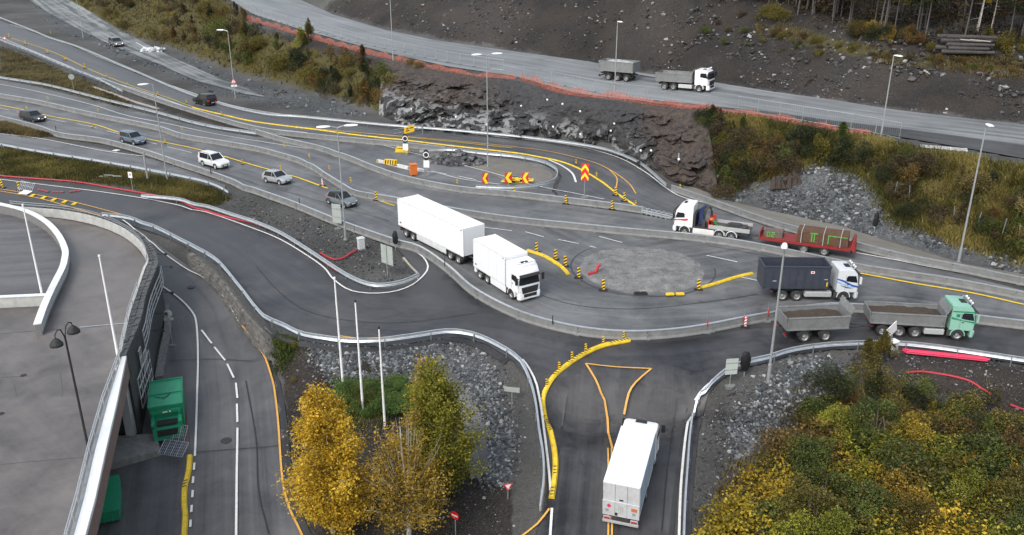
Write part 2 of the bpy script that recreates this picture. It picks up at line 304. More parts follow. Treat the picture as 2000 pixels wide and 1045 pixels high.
    def mesh(s, name, mats, bevel=0., smooth_=False, origin=None, segs=2):
        me = bpy.data.meshes.new(name); V = s.v if origin is None else [(a - origin[0], b - origin[1], c - origin[2]) for a, b, c in s.v]
        me.from_pydata(V, [], s.f); mats = mats if isinstance(mats, (list, tuple)) else [mats]
        for m in mats: me.materials.append(m)
        me.polygons.foreach_set('material_index', s.m)
        bm = bmesh.new(); bm.from_mesh(me); bmesh.ops.recalc_face_normals(bm, faces=bm.faces)
        if bevel: bmesh.ops.bevel(bm, geom=[e for e in bm.edges if len(e.link_faces) == 2 and e.calc_face_angle(0) > .5], offset=bevel, segments=segs, affect='EDGES', clamp_overlap=True)
        bm.to_mesh(me); bm.free()
        if smooth_:
            me.polygons.foreach_set('use_smooth', [True] * len(me.polygons)); me.set_sharp_from_angle(angle=R(38))
        me.update(); return me
    def obj(s, name, mats, parent=None, bevel=0., smooth_=False, origin=None, segs=2):
        return link(name, s.mesh(name, mats, bevel, smooth_, origin, segs), parent, origin)
def sweep(prof, path, step_break=None):
    """closed profile (offset to the left, height) swept along a world path -> MB"""
    p = np.asarray(path, float); d = np.gradient(p[:, :2], axis=0); d /= np.linalg.norm(d, axis=1)[:, None] + 1e-9
    nrm = np.stack([-d[:, 1], d[:, 0]], 1); mb = MB()
    mb.loft([[(p[i, 0] + nrm[i, 0] * u, p[i, 1] + nrm[i, 1] * u, p[i, 2] + v) for u, v in prof] for i in range(len(p))]); return mb
def arc_pts(path, step, start=0.):
    p = np.asarray(path, float); s = np.concatenate([[0], np.cumsum(np.linalg.norm(np.diff(p[:, :2], axis=0), axis=1))])
    q = np.arange(start, s[-1], step); out = np.stack([np.interp(q, s, p[:, k]) for k in range(3)], 1)
    i = np.clip(np.searchsorted(s, q) - 1, 0, len(p) - 2); d = p[i + 1, :2] - p[i, :2]; return out, np.arctan2(d[:, 1], d[:, 0])
# ------------------------------------------------------------------ palette
CONC = mat('concrete', (.165, .168, .166), .75, var=.25, scale=1.2, dirt=.5); STEEL = mat('galvanised_steel', (.55, .58, .60), .35, .7, var=.15, scale=2)
STEELD = mat('weathered_steel', (.27, .29, .30), .5, .5, var=.15); WHITE = mat('white_paint', (.80, .80, .79), .4, var=.03); WHITEW = mat('white_road_paint', (.62, .62, .6), .7, var=.2, scale=6)
YEL = mat('yellow_plastic', (.72, .50, .02), .55, var=.25, scale=3, dirt=.45); YELR = mat('yellow_road_paint', (.62, .33, .07), .7, var=.22, scale=6); BLACK = mat('black_rubber', (.018, .018, .019), .7, var=.2)
TYRE = mat('tyre_rubber', (.03, .03, .03), .85, var=.25, scale=8); RIM = mat('wheel_rim', (.34, .34, .34), .45, .4, var=.2, scale=6); RIMD = mat('dark_rim', (.12, .12, .125), .4, .5)
GLASS = mat('dark_glass', (.012, .015, .018), .08, spec=.6, var=.02); CHAS = mat('chassis_black', (.035, .035, .036), .7, var=.3, scale=3, dirt=.4); RED = mat('red_paint', (.55, .02, .02), .45, var=.1)
TAIL = mat('red_lamp', (.5, .01, .015), .25, var=.03); LENS = mat('lamp_lens', (.75, .77, .8), .15, var=.03); LIT = mat('lit_headlamp', (1, .96, .88), .3, emit=2.2, var=0.); ORNG = mat('orange_paint', (.62, .16, .03), .6, var=.12)
GREYP = mat('grey_sheet', (.36, .37, .37), .6, var=.12); GREEN = mat('green_container_paint', (.012, .23, .115), .45, var=.15, dirt=.2); HOSE = mat('red_hose', (.40, .022, .035), .5, var=.1); BAG = mat('black_bag', (.012, .012, .013), .45, var=.3, bump=.5)
ALU = mat('aluminium_plank', (.6, .61, .61), .45, .5, var=.1); SOIL = mat('soil', (.045, .032, .022), .95, var=.5, scale=5, bump=.6); STONE = mat('grey_stone', (.13, .135, .135), .9, var=.5, scale=1.5, rnd=.25, bump=.4)
PLATE = mat('number_plate', (.75, .75, .72), .5, var=.03); TIPG = mat('tipper_grey', (.22, .228, .23), .5, .2, var=.15, dirt=.45); RUST = mat('rusty_steel', (.095, .048, .027), .8, var=.4, scale=3, bump=.3)
BARK = mat('bark', (.10, .085, .07), .9, var=.4, scale=6, bump=.4); BIRCH = mat('birch_bark', (.42, .40, .36), .8, var=.45, scale=7); BLUE = mat('blue_stripe', (.02, .07, .33), .4); DKGLS = GLASS
road_mat('asphalt_grey', (.038, .039, .041), (.168, .171, .173), .5, .42, .5); road_mat('asphalt_dark', (.014, .014, .016), (.070, .069, .072), .45, .32, .7)
road_mat('asphalt_side', (.015, .015, .017), (.074, .073, .075), .48, .4, .5); road_mat('asphalt_ramp', (.035, .036, .038), (.115, .117, .12), .5, .5, .4); road_mat('gravel_road', (.095, .102, .106), (.25, .263, .268), .6, .6, .25); road_mat('deck_concrete', (.066, .059, .055), (.166, .151, .143), .42, .12, .65)
road_mat('asphalt_low', (.044, .044, .046), (.128, .128, .130), .5, .4, .5); road_mat('asphalt_lot', (.05, .048, .05), (.13, .127, .128), .45, .6, .4); road_mat('track_gravel', (.06, .066, .066), (.215, .228, .225), .8, 1.3, .7); road_mat('shoulder_black', (.012, .012, .013), (.045, .045, .046), .5, .4, .5); road_mat('shoulder_gravel', (.035, .036, .037), (.085, .087, .088), .8, .4, .4); road_mat('verge_sand', (.10, .092, .078), (.19, .18, .158), .8, .3, .4)

# ------------------------------------------------------------------ roads (outlines as photo pixels laid on the ground)
ROADS = []
def track_uv(me, V, center):
    c = np.asarray(center, float)[:, :2]; seg = np.diff(c, axis=0); ln = np.linalg.norm(seg, axis=1); s0 = np.concatenate([[0], np.cumsum(ln)[:-1]])
    best = np.full(len(V), 1e9); U = np.zeros(len(V)); W = np.zeros(len(V))
    for k in range(len(seg)):
        d = V[:, :2] - c[k]; t = (d @ seg[k]) / ln[k] ** 2; tt = np.clip(t, 0, 1) if 0 < k < len(seg) - 1 else (np.clip(t, -9, 1) if k == 0 else np.clip(t, 0, 9))
        if len(seg) == 1: tt = t
        q = d - tt[:, None] * seg[k]; dist = np.hypot(q[:, 0], q[:, 1]); sg = np.sign(seg[k, 0] * d[:, 1] - seg[k, 1] * d[:, 0]); m = dist < best
        best[m] = dist[m]; U[m] = (s0[k] + tt * ln[k])[m]; W[m] = (dist * sg)[m]
    uv = me.uv_layers.new(name='track'); li = np.zeros(len(me.loops), np.int32); me.loops.foreach_get('vertex_index', li)
    uv.data.foreach_set('uv', np.stack([U[li], W[li]], 1).astype(np.float32).ravel())
def sheet(name, world_poly, material, off, center, grid=1.1, flat=None, kind='structure'):
    wp = densify(np.vstack([world_poly, world_poly[:1]])[:, :2], 1.2)[:-1]; n = len(wp)
    x0, y0 = wp.min(0); x1, y1 = wp.max(0); X, Y = np.meshgrid(np.arange(x0, x1, grid), np.arange(y0, y1, grid)); X = X.ravel() + rng.uniform(-.2, .2, X.size); Y = Y.ravel() + rng.uniform(-.2, .2, Y.size)
    m = in_poly(X, Y, wp); allp = np.vstack([wp, np.stack([X[m], Y[m]], 1)])
    r = delaunay_2d_cdt([Vector(p) for p in allp], [(i, (i + 1) % n) for i in range(n)], [], 0, 1e-4)
    V = np.array([tuple(v) for v in r[0]]); F = np.array([f for f in r[2] if len(f) == 3]); c = V[F].mean(1); F = F[in_poly(c[:, 0], c[:, 1], wp)]
    Z = (H(V[:, 0], V[:, 1]) if flat is None else np.full(len(V), flat)) + off
    V3 = np.column_stack([V, Z]); me = np_mesh(name, V3, F, [material], smooth_=True); track_uv(me, V3, center)
    me.update(); o = link(name, me); tag(o, kind=kind)
    if flat is None: ROADS.append(wp)
    return o
def px_poly(p, step=14): return GL(densify(np.array(p, float), step))
FARA = [(-60, 14), (0, 41), (100, 76), (135, 88), (200, 117), (300, 158), (376, 186), (440, 206), (500, 219), (575, 230), (675, 242), (800, 253), (900, 262), (1000, 274), (1075, 281), (1150, 293), (1213, 312), (1263, 339), (1301, 366), (1340, 388)]
FARR = [(1340, 388), (1400, 409), (1500, 444), (1640, 484), (1756, 511), (1871, 535), (2000, 568), (2130, 594)]
NEARA = [(1310, 425), (1255, 415), (1200, 408), (1100, 394), (1085, 374), (1097, 345), (1083, 327), (1050, 313), (1000, 306), (876, 291), (750, 277), (620, 268), (500, 253), (376, 219), (276, 186), (188, 158), (100, 123), (0, 82), (-60, 55)]
FARC1 = [(-60, 146), (0, 156), (75, 170), (175, 195), (260, 216), (340, 236), (420, 254), (500, 268), (560, 271), (620, 273), (750, 282), (876, 296), (1000, 311), (1050, 318), (1079, 331), (1088, 343), (1078, 374), (1100, 399), (1200, 412), (1305, 428)]
B3 = [(2130, 612), (2000, 587), (1851, 558), (1751, 543), (1675, 531), (1500, 494), (1376, 474), (1226, 460), (1125, 450), (1000, 437), (900, 422), (771, 398), (700, 386), (675, 374), (638, 351), (600, 328), (550, 310), (500, 297), (426, 284), (358, 272), (300, 254), (175, 228), (75, 205), (0, 192), (-60, 182)]
B4 = [(-60, 224), (0, 236), (75, 255), (120, 270), (200, 281), (276, 301), (351, 326), (426, 351), (500, 380), (575, 407), (650, 438), (726, 466), (776, 483), (821, 496), (876, 534), (926, 578), (1000, 618), (1075, 643), (1150, 658), (1226, 664), (1301, 661), (1376, 651), (1451, 636), (1500, 627), (1600, 609), (1650, 609), (1750, 614), (1904, 632), (2000, 644), (2130, 659)]
def W(p): return GL(p)
sheet('ramp_road', px_poly(FARA + NEARA), MATS['asphalt_ramp'], .036, W([(-60, 32), (200, 137), (376, 202), (500, 236), (800, 266), (1000, 290), (1150, 325), (1250, 380), (1320, 410)]))
sheet('north_carriageway', px_poly(FARC1 + FARR + B3), MATS['asphalt_grey'], .024, W([(-60, 165), (0, 175), (250, 230), (500, 280), (638, 325), (800, 372), (1000, 405), (1250, 440), (1500, 470), (1800, 535), (2130, 605)]))
sheet('main_road', px_poly(B3[::-1] + B4[::-1]), MATS['asphalt_grey'], .028, W([(-60, 205), (0, 214), (300, 280), (500, 332), (700, 400), (850, 470), (980, 550), (1100, 600), (1250, 615), (1400, 608), (1600, 575), (1750, 578), (2000, 612), (2130, 640)]))
sheet('exit_road', px_poly([(-60, 250), (0, 262), (83, 272), (200, 290), (300, 312), (380, 338), (440, 362), (440, 374), (412, 364), (376, 355), (276, 335), (175, 316), (75, 300), (0, 287), (-60, 276)]), MATS['asphalt_grey'], .022, W([(-60, 262), (83, 286), (276, 322), (430, 366)]))
EFAR = [(-60, 339), (0, 348), (100, 360), (200, 373), (301, 389), (401, 411), (500, 443), (550, 464), (600, 494), (650, 528), (688, 552), (721, 565), (751, 567), (790, 560), (818, 546), (800, 512), (776, 486)]
B4E = [(x, y - 4) for x, y in B4[7:]]
EN = [(2130, 729), (2000, 712), (1901, 697), (1801, 684), (1726, 680), (1625, 683), (1550, 693), (1500, 708), (1464, 716), (1426, 730), (1401, 748), (1380, 775), (1366, 833), (1356, 908), (1350, 984), (1348, 1045), (1348, 1115), (1024, 1115), (1053, 1028), (1068, 989), (1071, 933), (1068, 883), (1060, 833), (1047, 775), (1034, 741), (1000, 703), (951, 673), (901, 658), (851, 662), (801, 671), (726, 677), (650, 675), (580, 663), (538, 648), (500, 618), (460, 571), (430, 531), (400, 508), (360, 480), (320, 462), (270, 445), (235, 432), (190, 428), (125, 416), (48, 408), (0, 402), (-60, 395)]
sheet('junction_road', px_poly(EFAR + B4E + EN), MATS['asphalt_dark'], .032, W([(-60, 368), (0, 375), (200, 400), (350, 440), (450, 490), (560, 570), (680, 620), (850, 632), (1000, 655), (1150, 690), (1300, 690), (1500, 665), (1800, 655), (2130, 690)]))
sheet('side_road', px_poly([(1036, 738), (1110, 716), (1200, 706), (1300, 712), (1400, 742), (1382, 775), (1367, 833), (1357, 908), (1351, 984), (1349, 1045), (1349, 1115), (1026, 1115), (1055, 1028), (1069, 989), (1072, 933), (1069, 883), (1061, 833), (1048, 775)]), MATS['asphalt_side'], .042, W([(1215, 690), (1208, 783), (1205, 900), (1195, 1115)]))
LRL = [(625, 1112), (605, 1047), (585, 1003), (573, 959), (567, 908), (560, 833), (552, 784), (544, 748), (525, 706), (500, 677), (470, 637), (450, 607), (425, 572), (391, 537), (345, 504), (301, 472), (262, 448), (225, 434)]
sheet('lower_road', px_poly([(225, 445), (250, 470), (290, 500), (315, 545), (318, 600), (322, 650), (306, 690), (290, 780), (255, 850), (205, 930), (180, 1000), (140, 1112)] + LRL), MATS['asphalt_low'], .02, W([(230, 438), (290, 480), (350, 530), (410, 600), (440, 680), (455, 784), (460, 900), (465, 1100)]))
sheet('haul_road', px_poly([(300, -66), (441, -5), (500, 30), (583, 56), (675, 82), (751, 102), (876, 130), (1000, 148), (1075, 168), (1125, 182), (1188, 190), (1276, 200), (1376, 211), (1489, 224), (1600, 243), (1708, 258), (1776, 268), (1876, 284), (2000, 305), (2140, 326), (2140, 258), (2000, 243), (1876, 230), (1751, 215), (1625, 195), (1500, 178), (1400, 162), (1250, 142), (1150, 120), (1000, 100), (851, 79), (751, 58), (650, 28), (583, -2), (480, -34), (400, -48)]), MATS['gravel_road'], .03,
      W([(350, -58), (480, -2), (640, 48), (751, 82), (876, 104), (1000, 122), (1150, 150), (1276, 172), (1400, 190), (1600, 222), (1800, 248), (2140, 290)]), 2.2)
sheet('sand_verge', px_poly([(1330, 352), (1400, 386), (1500, 411), (1550, 421), (1650, 443), (1726, 469), (1813, 494), (1876, 514), (2000, 536), (2000, 552), (1889, 524), (1871, 518), (1756, 498), (1635, 467), (1500, 432), (1400, 398), (1340, 376)]), MATS['verge_sand'], .014, W([(1330, 365), (1500, 420), (1760, 487), (2000, 545)]))
sheet('footpath', px_poly([(850, 716), (872, 712), (900, 745), (935, 800), (950, 850), (955, 900), (950, 932), (943, 922), (937, 944), (929, 930), (921, 941), (916, 920), (915, 880), (905, 830), (880, 765)]), MATS['asphalt_low'], .05, W([(862, 716), (905, 770), (932, 850), (938, 950)]), .7)
sheet('gravel_track', px_poly([(40, -12), (115, -12), (175, 22), (240, 62), (330, 108), (425, 152), (480, 172), (520, 190), (480, 184), (390, 160), (290, 118), (200, 80), (120, 40)]), MATS['track_gravel'], .02, W([(80, -12), (220, 72), (400, 152), (650, 220)]), 2.2)
sheet('dark_shoulder', px_poly([(500, 620), (538, 650), (580, 665), (650, 677), (726, 679), (801, 673), (851, 664), (901, 660), (951, 675), (995, 703), (985, 712), (945, 686), (901, 669), (851, 673), (801, 682), (726, 689), (650, 688), (580, 677), (536, 662), (500, 632)]), MATS['shoulder_black'], .05, W([(500, 625), (726, 683), (990, 708)]), .7)
sheet('dark_shoulder', px_poly([(478, 655), (503, 681), (522, 712), (536, 748), (542, 784), (547, 833), (552, 908), (558, 958), (571, 1001), (592, 1045), (615, 1100), (632, 1100), (608, 1045), (588, 1001), (575, 958), (569, 908), (562, 833), (555, 784), (547, 748), (528, 706), (503, 676)]), MATS['shoulder_black'], .05, W([(480, 655), (550, 784), (560, 908), (625, 1100)]), .7)
sheet('dark_shoulder', px_poly([(1276, 195), (1376, 206), (1489, 217), (1600, 233), (1708, 246), (1776, 254), (1876, 267), (2000, 284), (2130, 300), (2140, 330), (2000, 310), (1876, 288), (1776, 271), (1708, 260), (1600, 245), (1489, 226), (1376, 213), (1276, 202)]), MATS['shoulder_gravel'], .05, W([(1276, 198), (1600, 239), (2130, 315)]), 1.5)
sheet('dark_shoulder', px_poly([(1340, 800), (1352, 790), (1342, 833), (1330, 908), (1322, 984), (1318, 1045), (1306, 1045), (1312, 984), (1322, 908), (1334, 833)]), MATS['shoulder_black'], .05, W([(1345, 800), (1312, 1045)]), .8)
sheet('gore_dirt', px_poly([(770, 288), (876, 299), (1000, 313), (1045, 322), (1072, 334), (1082, 343), (1070, 356), (1040, 364), (1010, 366), (960, 340), (900, 322), (830, 303)]), MATS['verge_sand'], .045, W([(770, 288), (900, 305), (1080, 345)]))
RC = (P(1113, 525) + P(1396, 525)) / 2; RR = np.linalg.norm(P(1113, 525) - P(1396, 525)) / 2

# ------------------------------------------------------------------ ground
def zone(p): return GL(densify(np.array(p + p[:1], float), 25))[:, :2]
Zg = [zone(p) for p in [
    [(0, 288), (75, 303), (175, 320), (276, 340), (376, 360), (420, 375), (440, 390), (420, 402), (395, 396), (300, 376), (250, 362), (150, 352), (0, 340)],
    [(0, 90), (90, 125), (190, 168), (262, 204), (240, 212), (170, 190), (75, 166), (0, 150)], [(0, 238), (70, 257), (110, 266), (60, 266), (0, 256)],
    [(110, -10), (200, 45), (270, 72), (380, 105), (440, 130), (500, 148), (600, 172), (680, 198), (740, 214), (770, 190), (760, 140), (640, 105), (580, 88), (500, 60), (441, 0), (380, -30)],
    [(1376, 222), (1489, 237), (1600, 259), (1708, 275), (1776, 290), (1876, 308), (2000, 332), (2100, 350), (2100, 500), (2000, 510), (1900, 480), (1820, 455), (1740, 430), (1720, 380), (1690, 345), (1620, 320), (1560, 318), (1520, 345), (1470, 350), (1440, 362), (1420, 372), (1400, 330), (1385, 280), (1368, 232)],
    [(640, 790), (650, 755), (690, 745), (760, 728), (800, 740), (800, 800), (700, 830)], [(536, 655), (575, 668), (575, 685), (545, 690)], [(1560, 780), (1700, 750), (2100, 870), (2100, 1100), (1380, 1100), (1420, 960)], [(1480, 40), (1620, 75), (1720, 95), (1850, 112), (2100, 118), (2100, 160), (1900, 140), (1700, 115), (1600, 95), (1480, 60)]]]
Zr = [zone(p) for p in [
    [(60, 0), (180, 45), (260, 80), (380, 118), (500, 162), (600, 186), (740, 228), (640, 226), (500, 200), (420, 180), (300, 135), (200, 95), (100, 55)],
    [(600, 676), (640, 686), (720, 688), (850, 678), (895, 682), (930, 705), (960, 740), (985, 790), (990, 860), (985, 930), (958, 945), (960, 870), (938, 800), (885, 728), (800, 740), (700, 742), (660, 742), (640, 715)],
    [(1430, 830), (1500, 760), (1560, 715), (1620, 700), (1640, 740), (1560, 780), (1540, 830), (1450, 900)], [(1360, 350), (1400, 330), (1450, 370), (1500, 352), (1560, 325), (1620, 325), (1690, 350), (1720, 390), (1730, 440), (1830, 460), (1900, 490), (2000, 520), (2000, 535), (1876, 510), (1726, 465), (1550, 417), (1400, 384)],
    [(620, 15), (760, 55), (1000, 97), (1250, 138), (1500, 175), (1750, 211), (2100, 254), (2100, 215), (2000, 200), (1750, 165), (1540, 140), (1350, 130), (1200, 70), (1100, 20), (1000, -5), (700, -20)]]]
Zd = [zone(p) for p in [
    [(1000, 0), (1200, 60), (1350, 120), (1540, 130), (1750, 160), (2000, 190), (2100, 200), (2100, 60), (1850, 60), (1700, 50), (1500, 0)], [(430, 400), (440, 382), (500, 386), (575, 412), (650, 443), (726, 471), (770, 492), (790, 518), (812, 540), (751, 563), (688, 549), (600, 491), (500, 437)],
    [(540, 665), (700, 690), (900, 760), (1000, 960), (1000, 1100), (600, 1100), (560, 800)], [(1660, 690), (1800, 690), (2100, 730), (2100, 860), (1960, 830), (1800, 760), (1660, 730)], [(1380, 800), (1480, 760), (1560, 900), (1400, 1100), (1340, 1100)],
    [(500, 50), (751, 116), (876, 144), (1000, 160), (1000, 190), (780, 170), (760, 215), (600, 170), (560, 130)], [(220, 170), (330, 220), (500, 262), (640, 272), (640, 262), (500, 252), (376, 218), (276, 188)]]]
TH = np.linspace(R(-52), R(52), 560); RD = np.exp(np.linspace(np.log(16), np.log(445), 520))
A, D = np.meshgrid(TH, RD); gx = (np.sin(A) * D).ravel(); gy = np.maximum((np.cos(A) * D).ravel(), 10.5); gz = H(gx, gy)
def inany(zs): 
    m = np.zeros(len(gx), bool)
    for z in zs:
        b = z.min(0) - .1; t = z.max(0) + .1; c = (gx > b[0]) & (gx < t[0]) & (gy > b[1]) & (gy < t[1]); i = np.where(c)[0]
        if len(i): m[i] |= in_poly(gx[i], gy[i], z)
    return m
mg, mr_, md = inany(Zg), inany(Zr[:4]), inany([Zd[0], Zd[2], Zd[3], Zd[5], Zd[6], Zr[4]]); onroad = inany(ROADS)
forest = (gy > 150) & (gz > 16) | (gz > 20); mg &= ~forest
def blur(m):
    a = m.reshape(A.shape).astype(float)
    for _ in range(5): a = (a + np.roll(a, 1, 0) + np.roll(a, -1, 0) + np.roll(a, 1, 1) + np.roll(a, -1, 1)) / 5
    return a.ravel()
off = blur(~onroad) ** 2
amp = np.where(mr_, .35, 0) + np.where(md, .22, 0) + np.where(mg, .25, 0) + np.where(forest, .8, 0) + .05
amp = blur(amp > 0) * amp * off
gz = gz + (fbm(gx * .9, gy * .9, 4) - .47) * amp * 1.6 + (fbm(gx * .15, gy * .15, 3, 9) - .44) * np.where(gz > 8.5, 1.5, .3) * off - np.where(onroad, .16, 0)
n0, n1 = len(RD), len(TH); ii = np.arange(n0 * n1).reshape(n0, n1)
F = np.stack([ii[:-1, :-1], ii[:-1, 1:], ii[1:, 1:], ii[1:, :-1]], -1).reshape(-1, 4)
gme = np_mesh('ground', np.column_stack([gx, gy, gz]), F, [ground_mat()], smooth_=True)
zc = np.column_stack([blur(mg), blur(mr_), np.maximum(blur(md), forest), np.ones(len(gx))]).astype(np.float32)
ca = gme.attributes.new('zone', 'FLOAT_COLOR', 'POINT'); ca.data.foreach_set('color', zc.ravel()); tag(link('ground', gme), kind='structure')

# roundabout centre
def disc(name, c, r, z, m, n=72, dome=0.):
    rr = np.linspace(0, 1, 14)[1:]; V = [(0, 0, dome)] + [(r * q * math.cos(2 * math.pi * k / n), r * q * math.sin(2 * math.pi * k / n), dome * (1 - q * q) + (.25 * dome * (fbm(np.array([c[0] + r * q * math.cos(2 * math.pi * k / n)]) * 1.3, np.array([c[1] + r * q * math.sin(2 * math.pi * k / n)]) * 1.3)[0] - .45) * (1 - q ** 6))) for q in rr for k in range(n)]
    F = [(0, 1 + k, 1 + (k + 1) % n) for k in range(n)] + [f for i in range(12) for k in range(n) for f in [(1 + i * n + k, 1 + (i + 1) * n + k, 1 + (i + 1) * n + (k + 1) % n), (1 + i * n + k, 1 + (i + 1) * n + (k + 1) % n, 1 + i * n + (k + 1) % n)]]
    me = np_mesh(name, np.array(V) + np.array([c[0], c[1], z]), np.array(F), [m], smooth_=True); track_uv(me, np.array(V) + np.array([c[0], c[1], z]), np.array([[c[0] - 30, c[1] - 8], [c[0] + 30, c[1] + 8]])); return tag(link(name, me), kind='structure')
road_mat('roundabout_grit', (.085, .085, .082), (.27, .27, .262), .8, .25, .9)
gm, gt_, gb = new_mat('roundabout_gravel'); gtc = nn(gt_, 'TexCoord'); ga = nn(gt_, 'TexNoise', Scale=.8, Detail=8., Roughness=.78); gv = nn(gt_, 'TexNoise', Scale=7., Detail=4., Roughness=.8); gr = nn(gt_, 'ValToRGB'); ge = gr.color_ramp.elements
for q_ in (ga, gv): gt_.links.new(gtc.outputs['Object'], q_.inputs['Vector'])
gx_ = nn(gt_, 'MixRGB'); gx_.inputs[0].default_value = .45; gt_.links.new(ga.outputs[0], gx_.inputs[1]); gt_.links.new(gv.outputs[0], gx_.inputs[2]); ge[0].position = .38; ge[0].color = (.062, .062, .06, 1); ge[1].position = .62; ge[1].color = (.26, .26, .255, 1); gt_.links.new(gx_.outputs[0], gr.inputs[0]); gt_.links.new(gr.outputs[0], gb.inputs['Base Color']); gb.inputs['Roughness'].default_value = .9; gp = nn(gt_, 'Bump', Strength=1., Distance=.12); gt_.links.new(gx_.outputs[0], gp.inputs['Height']); gt_.links.new(gp.outputs[0], gb.inputs['Normal'])
disc('roundabout_island', RC, RR - .16, .05, gm, dome=.4)
kb = MB(); n = 96
kb.loft([[(RC[0] + r * math.cos(2 * math.pi * k / n), RC[1] + r * math.sin(2 * math.pi * k / n), z) for r, z in ((RR - .2, .02), (RR - .2, .17), (RR - .05, .17), (RR, .02))] for k in range(n + 1)], caps=False)
tag(kb.obj('roundabout_kerb', mat('dark_kerb', (.045, .045, .045), .7, var=.3), smooth_=True), kind='structure')

# ------------------------------------------------------------------ painted markings
MK = {'w': MB(), 'y': MB(), 'Y': MB()}
def paint(px, wd, c='w', off=.085, dash=None, flat=None, step=.8):
    p = np.array([G(*q) for q in px]) if flat is None else np.array([P(q[0], q[1], flat) for q in px]); p = smooth(p, step)
    s = np.concatenate([[0], np.cumsum(np.linalg.norm(np.diff(p[:, :2], axis=0), axis=1))])
    d = np.gradient(p[:, :2], axis=0); d /= np.linalg.norm(d, axis=1)[:, None] + 1e-9; nr = np.stack([-d[:, 1], d[:, 0]], 1) * wd / 2
    hz_ = lambda X, Y: np.maximum.reduce([H(X + a, Y + b) for a, b in ((0, 0), (.5, 0), (-.5, 0), (0, .5), (0, -.5))])
    z = (hz_(p[:, 0], p[:, 1]) if flat is None else flat) + off
    L_ = np.column_stack([p[:, :2] + nr, z]); Q = np.column_stack([p[:, :2] - nr, z])
    for i in range(len(p) - 1):
        if dash and (s[i] % (dash[0] + dash[1])) > dash[0]: continue
        MK[c].add([L_[i], Q[i], Q[i + 1], L_[i + 1]], [(0, 1, 2, 3)])
paint([(20, 48), (65, 62), (135, 86), (200, 115), (300, 155), (376, 182), (440, 203), (500, 216), (575, 227), (675, 239), (800, 250), (900, 259), (1000, 271), (1075, 278), (1150, 291), (1213, 311), (1263, 339), (1301, 368), (1333, 386), (1400, 404), (1500, 438), (1580, 461)], .18)
paint([(0, 73), (100, 115), (188, 151), (276, 178), (376, 213), (500, 247), (600, 260)], .18)
for pp in ([(20, 74), (100, 101), (175, 136), (251, 166), (326, 191), (389, 213), (500, 238), (625, 253), (725, 262), (850, 274), (1000, 290)],): paint(pp, .17, 'Y')
paint([(740, 263), (801, 268), (900, 277), (1000, 287), (1075, 297), (1150, 315), (1190, 332), (1226, 357), (1242, 379)], .17, 'y'); paint([(1190, 332), (1204, 347), (1205, 358), (1203, 368)], .17, 'y')
paint([(1072, 313), (1100, 326), (1118, 340), (1125, 357)], .3); paint([(688, 272), (750, 285), (800, 298), (880, 318), (960, 338), (1040, 362), (1120, 378), (1180, 390)], .14)
paint([(740, 318), (800, 333), (850, 338), (900, 350), (976, 361)], .16); paint([(843, 335), (872, 341), (930, 352)], .16, dash=(2.6, 3)); paint([(895, 345), (923, 351)], .16)
paint([(0, 165), (75, 180), (175, 204), (250, 227), (330, 243), (420, 262), (520, 279), (600, 291)], .16)
paint([(-20, 202), (0, 206), (45, 215), (95, 227), (181, 243), (232, 259), (288, 272), (376, 290), (440, 307), (500, 325), (570, 345), (640, 369)], .28, 'Y')
paint([(-20, 208), (0, 212), (95, 233), (181, 249), (300, 281), (400, 305)], .12, dash=(6, 3)); paint([(690, 380), (740, 393), (771, 403)], .2, 'Y')
paint([(0, 262), (83, 272), (200, 295), (281, 306)], .16); paint([(222, 294), (258, 299), (275, 303)], .9, dash=(.8, 2.2))
paint([(0, 351), (100, 363.5), (200, 376), (301, 392), (401, 415), (500, 449), (550, 470), (600, 500), (633, 524), (650, 545), (675, 564), (701, 572), (738, 574), (776, 569), (806, 557), (828, 538), (836, 522), (826, 503), (801, 485)], .17)
paint([(0, 370), (75, 382), (150, 397), (238, 420)], .15, 'y'); paint([(0, 374), (75, 388), (125, 402), (196, 422)], .15, 'y')
paint([(660, 657), (726, 664), (801, 657), (851, 650), (891, 648)], .14, 'y')
paint([(1144, 712.5), (1200, 719), (1272, 722.6)], .17, 'y'); paint([(1272, 722.6), (1241, 755), (1227, 784), (1218, 826)], .17, 'y'); paint([(1144, 712.5), (1163, 748), (1173, 783), (1186, 833), (1196, 881)], .17, 'y')
paint([(1187, 880), (1188, 1034), (1186, 1110)], .12, 'y'); paint([(1194, 880), (1195, 1034), (1194, 1110)], .12, 'y')
paint([(1020, 704), (1033, 722), (1053, 783), (1063, 846), (1073, 933), (1075, 962)], .17); paint([(1078, 996), (1074, 1060), (1073, 1110)], .17); paint([(1073, 997), (1050, 1026), (1015, 1055)], .15, 'y')
paint([(1362, 790), (1343, 833), (1331, 933), (1326, 1045), (1325, 1110)], .17); paint([(1401, 740), (1376, 765), (1355, 800)], .13)
paint([(239, 430), (278, 460), (301, 480), (358, 524), (401, 550), (439, 590), (469, 642)], .14); paint([(469, 642), (500, 681), (520, 712), (533, 748), (539, 784), (544, 833), (549, 908), (555, 958), (568, 1001), (589, 1045), (610, 1100)], .15, 'y')
paint([(313, 558), (351, 585), (376, 612), (384, 635), (387, 697), (385, 784), (381, 893)], .16)
for a, b in (((380, 906), (379, 920)), ((378, 933), (377, 946)), ((377, 960), (376, 974)), ((375, 989), (374, 1003)), ((373, 1018), (372, 1032)), ((394, 647), (414, 673)), ((419, 680), (440, 706)), ((444, 713), (457, 740)), ((461, 750), (464, 780)), ((463, 791), (464, 827)), ((464, 838), (461, 1110))): paint([a, b], .16, step=.4)
paint([(1673, 495), (1750, 509), (1826, 524), (2000, 556), (2100, 575)], .2); paint([(1680, 535), (1776, 553), (1901, 574), (2000, 596), (2100, 615)], .3, 'Y')
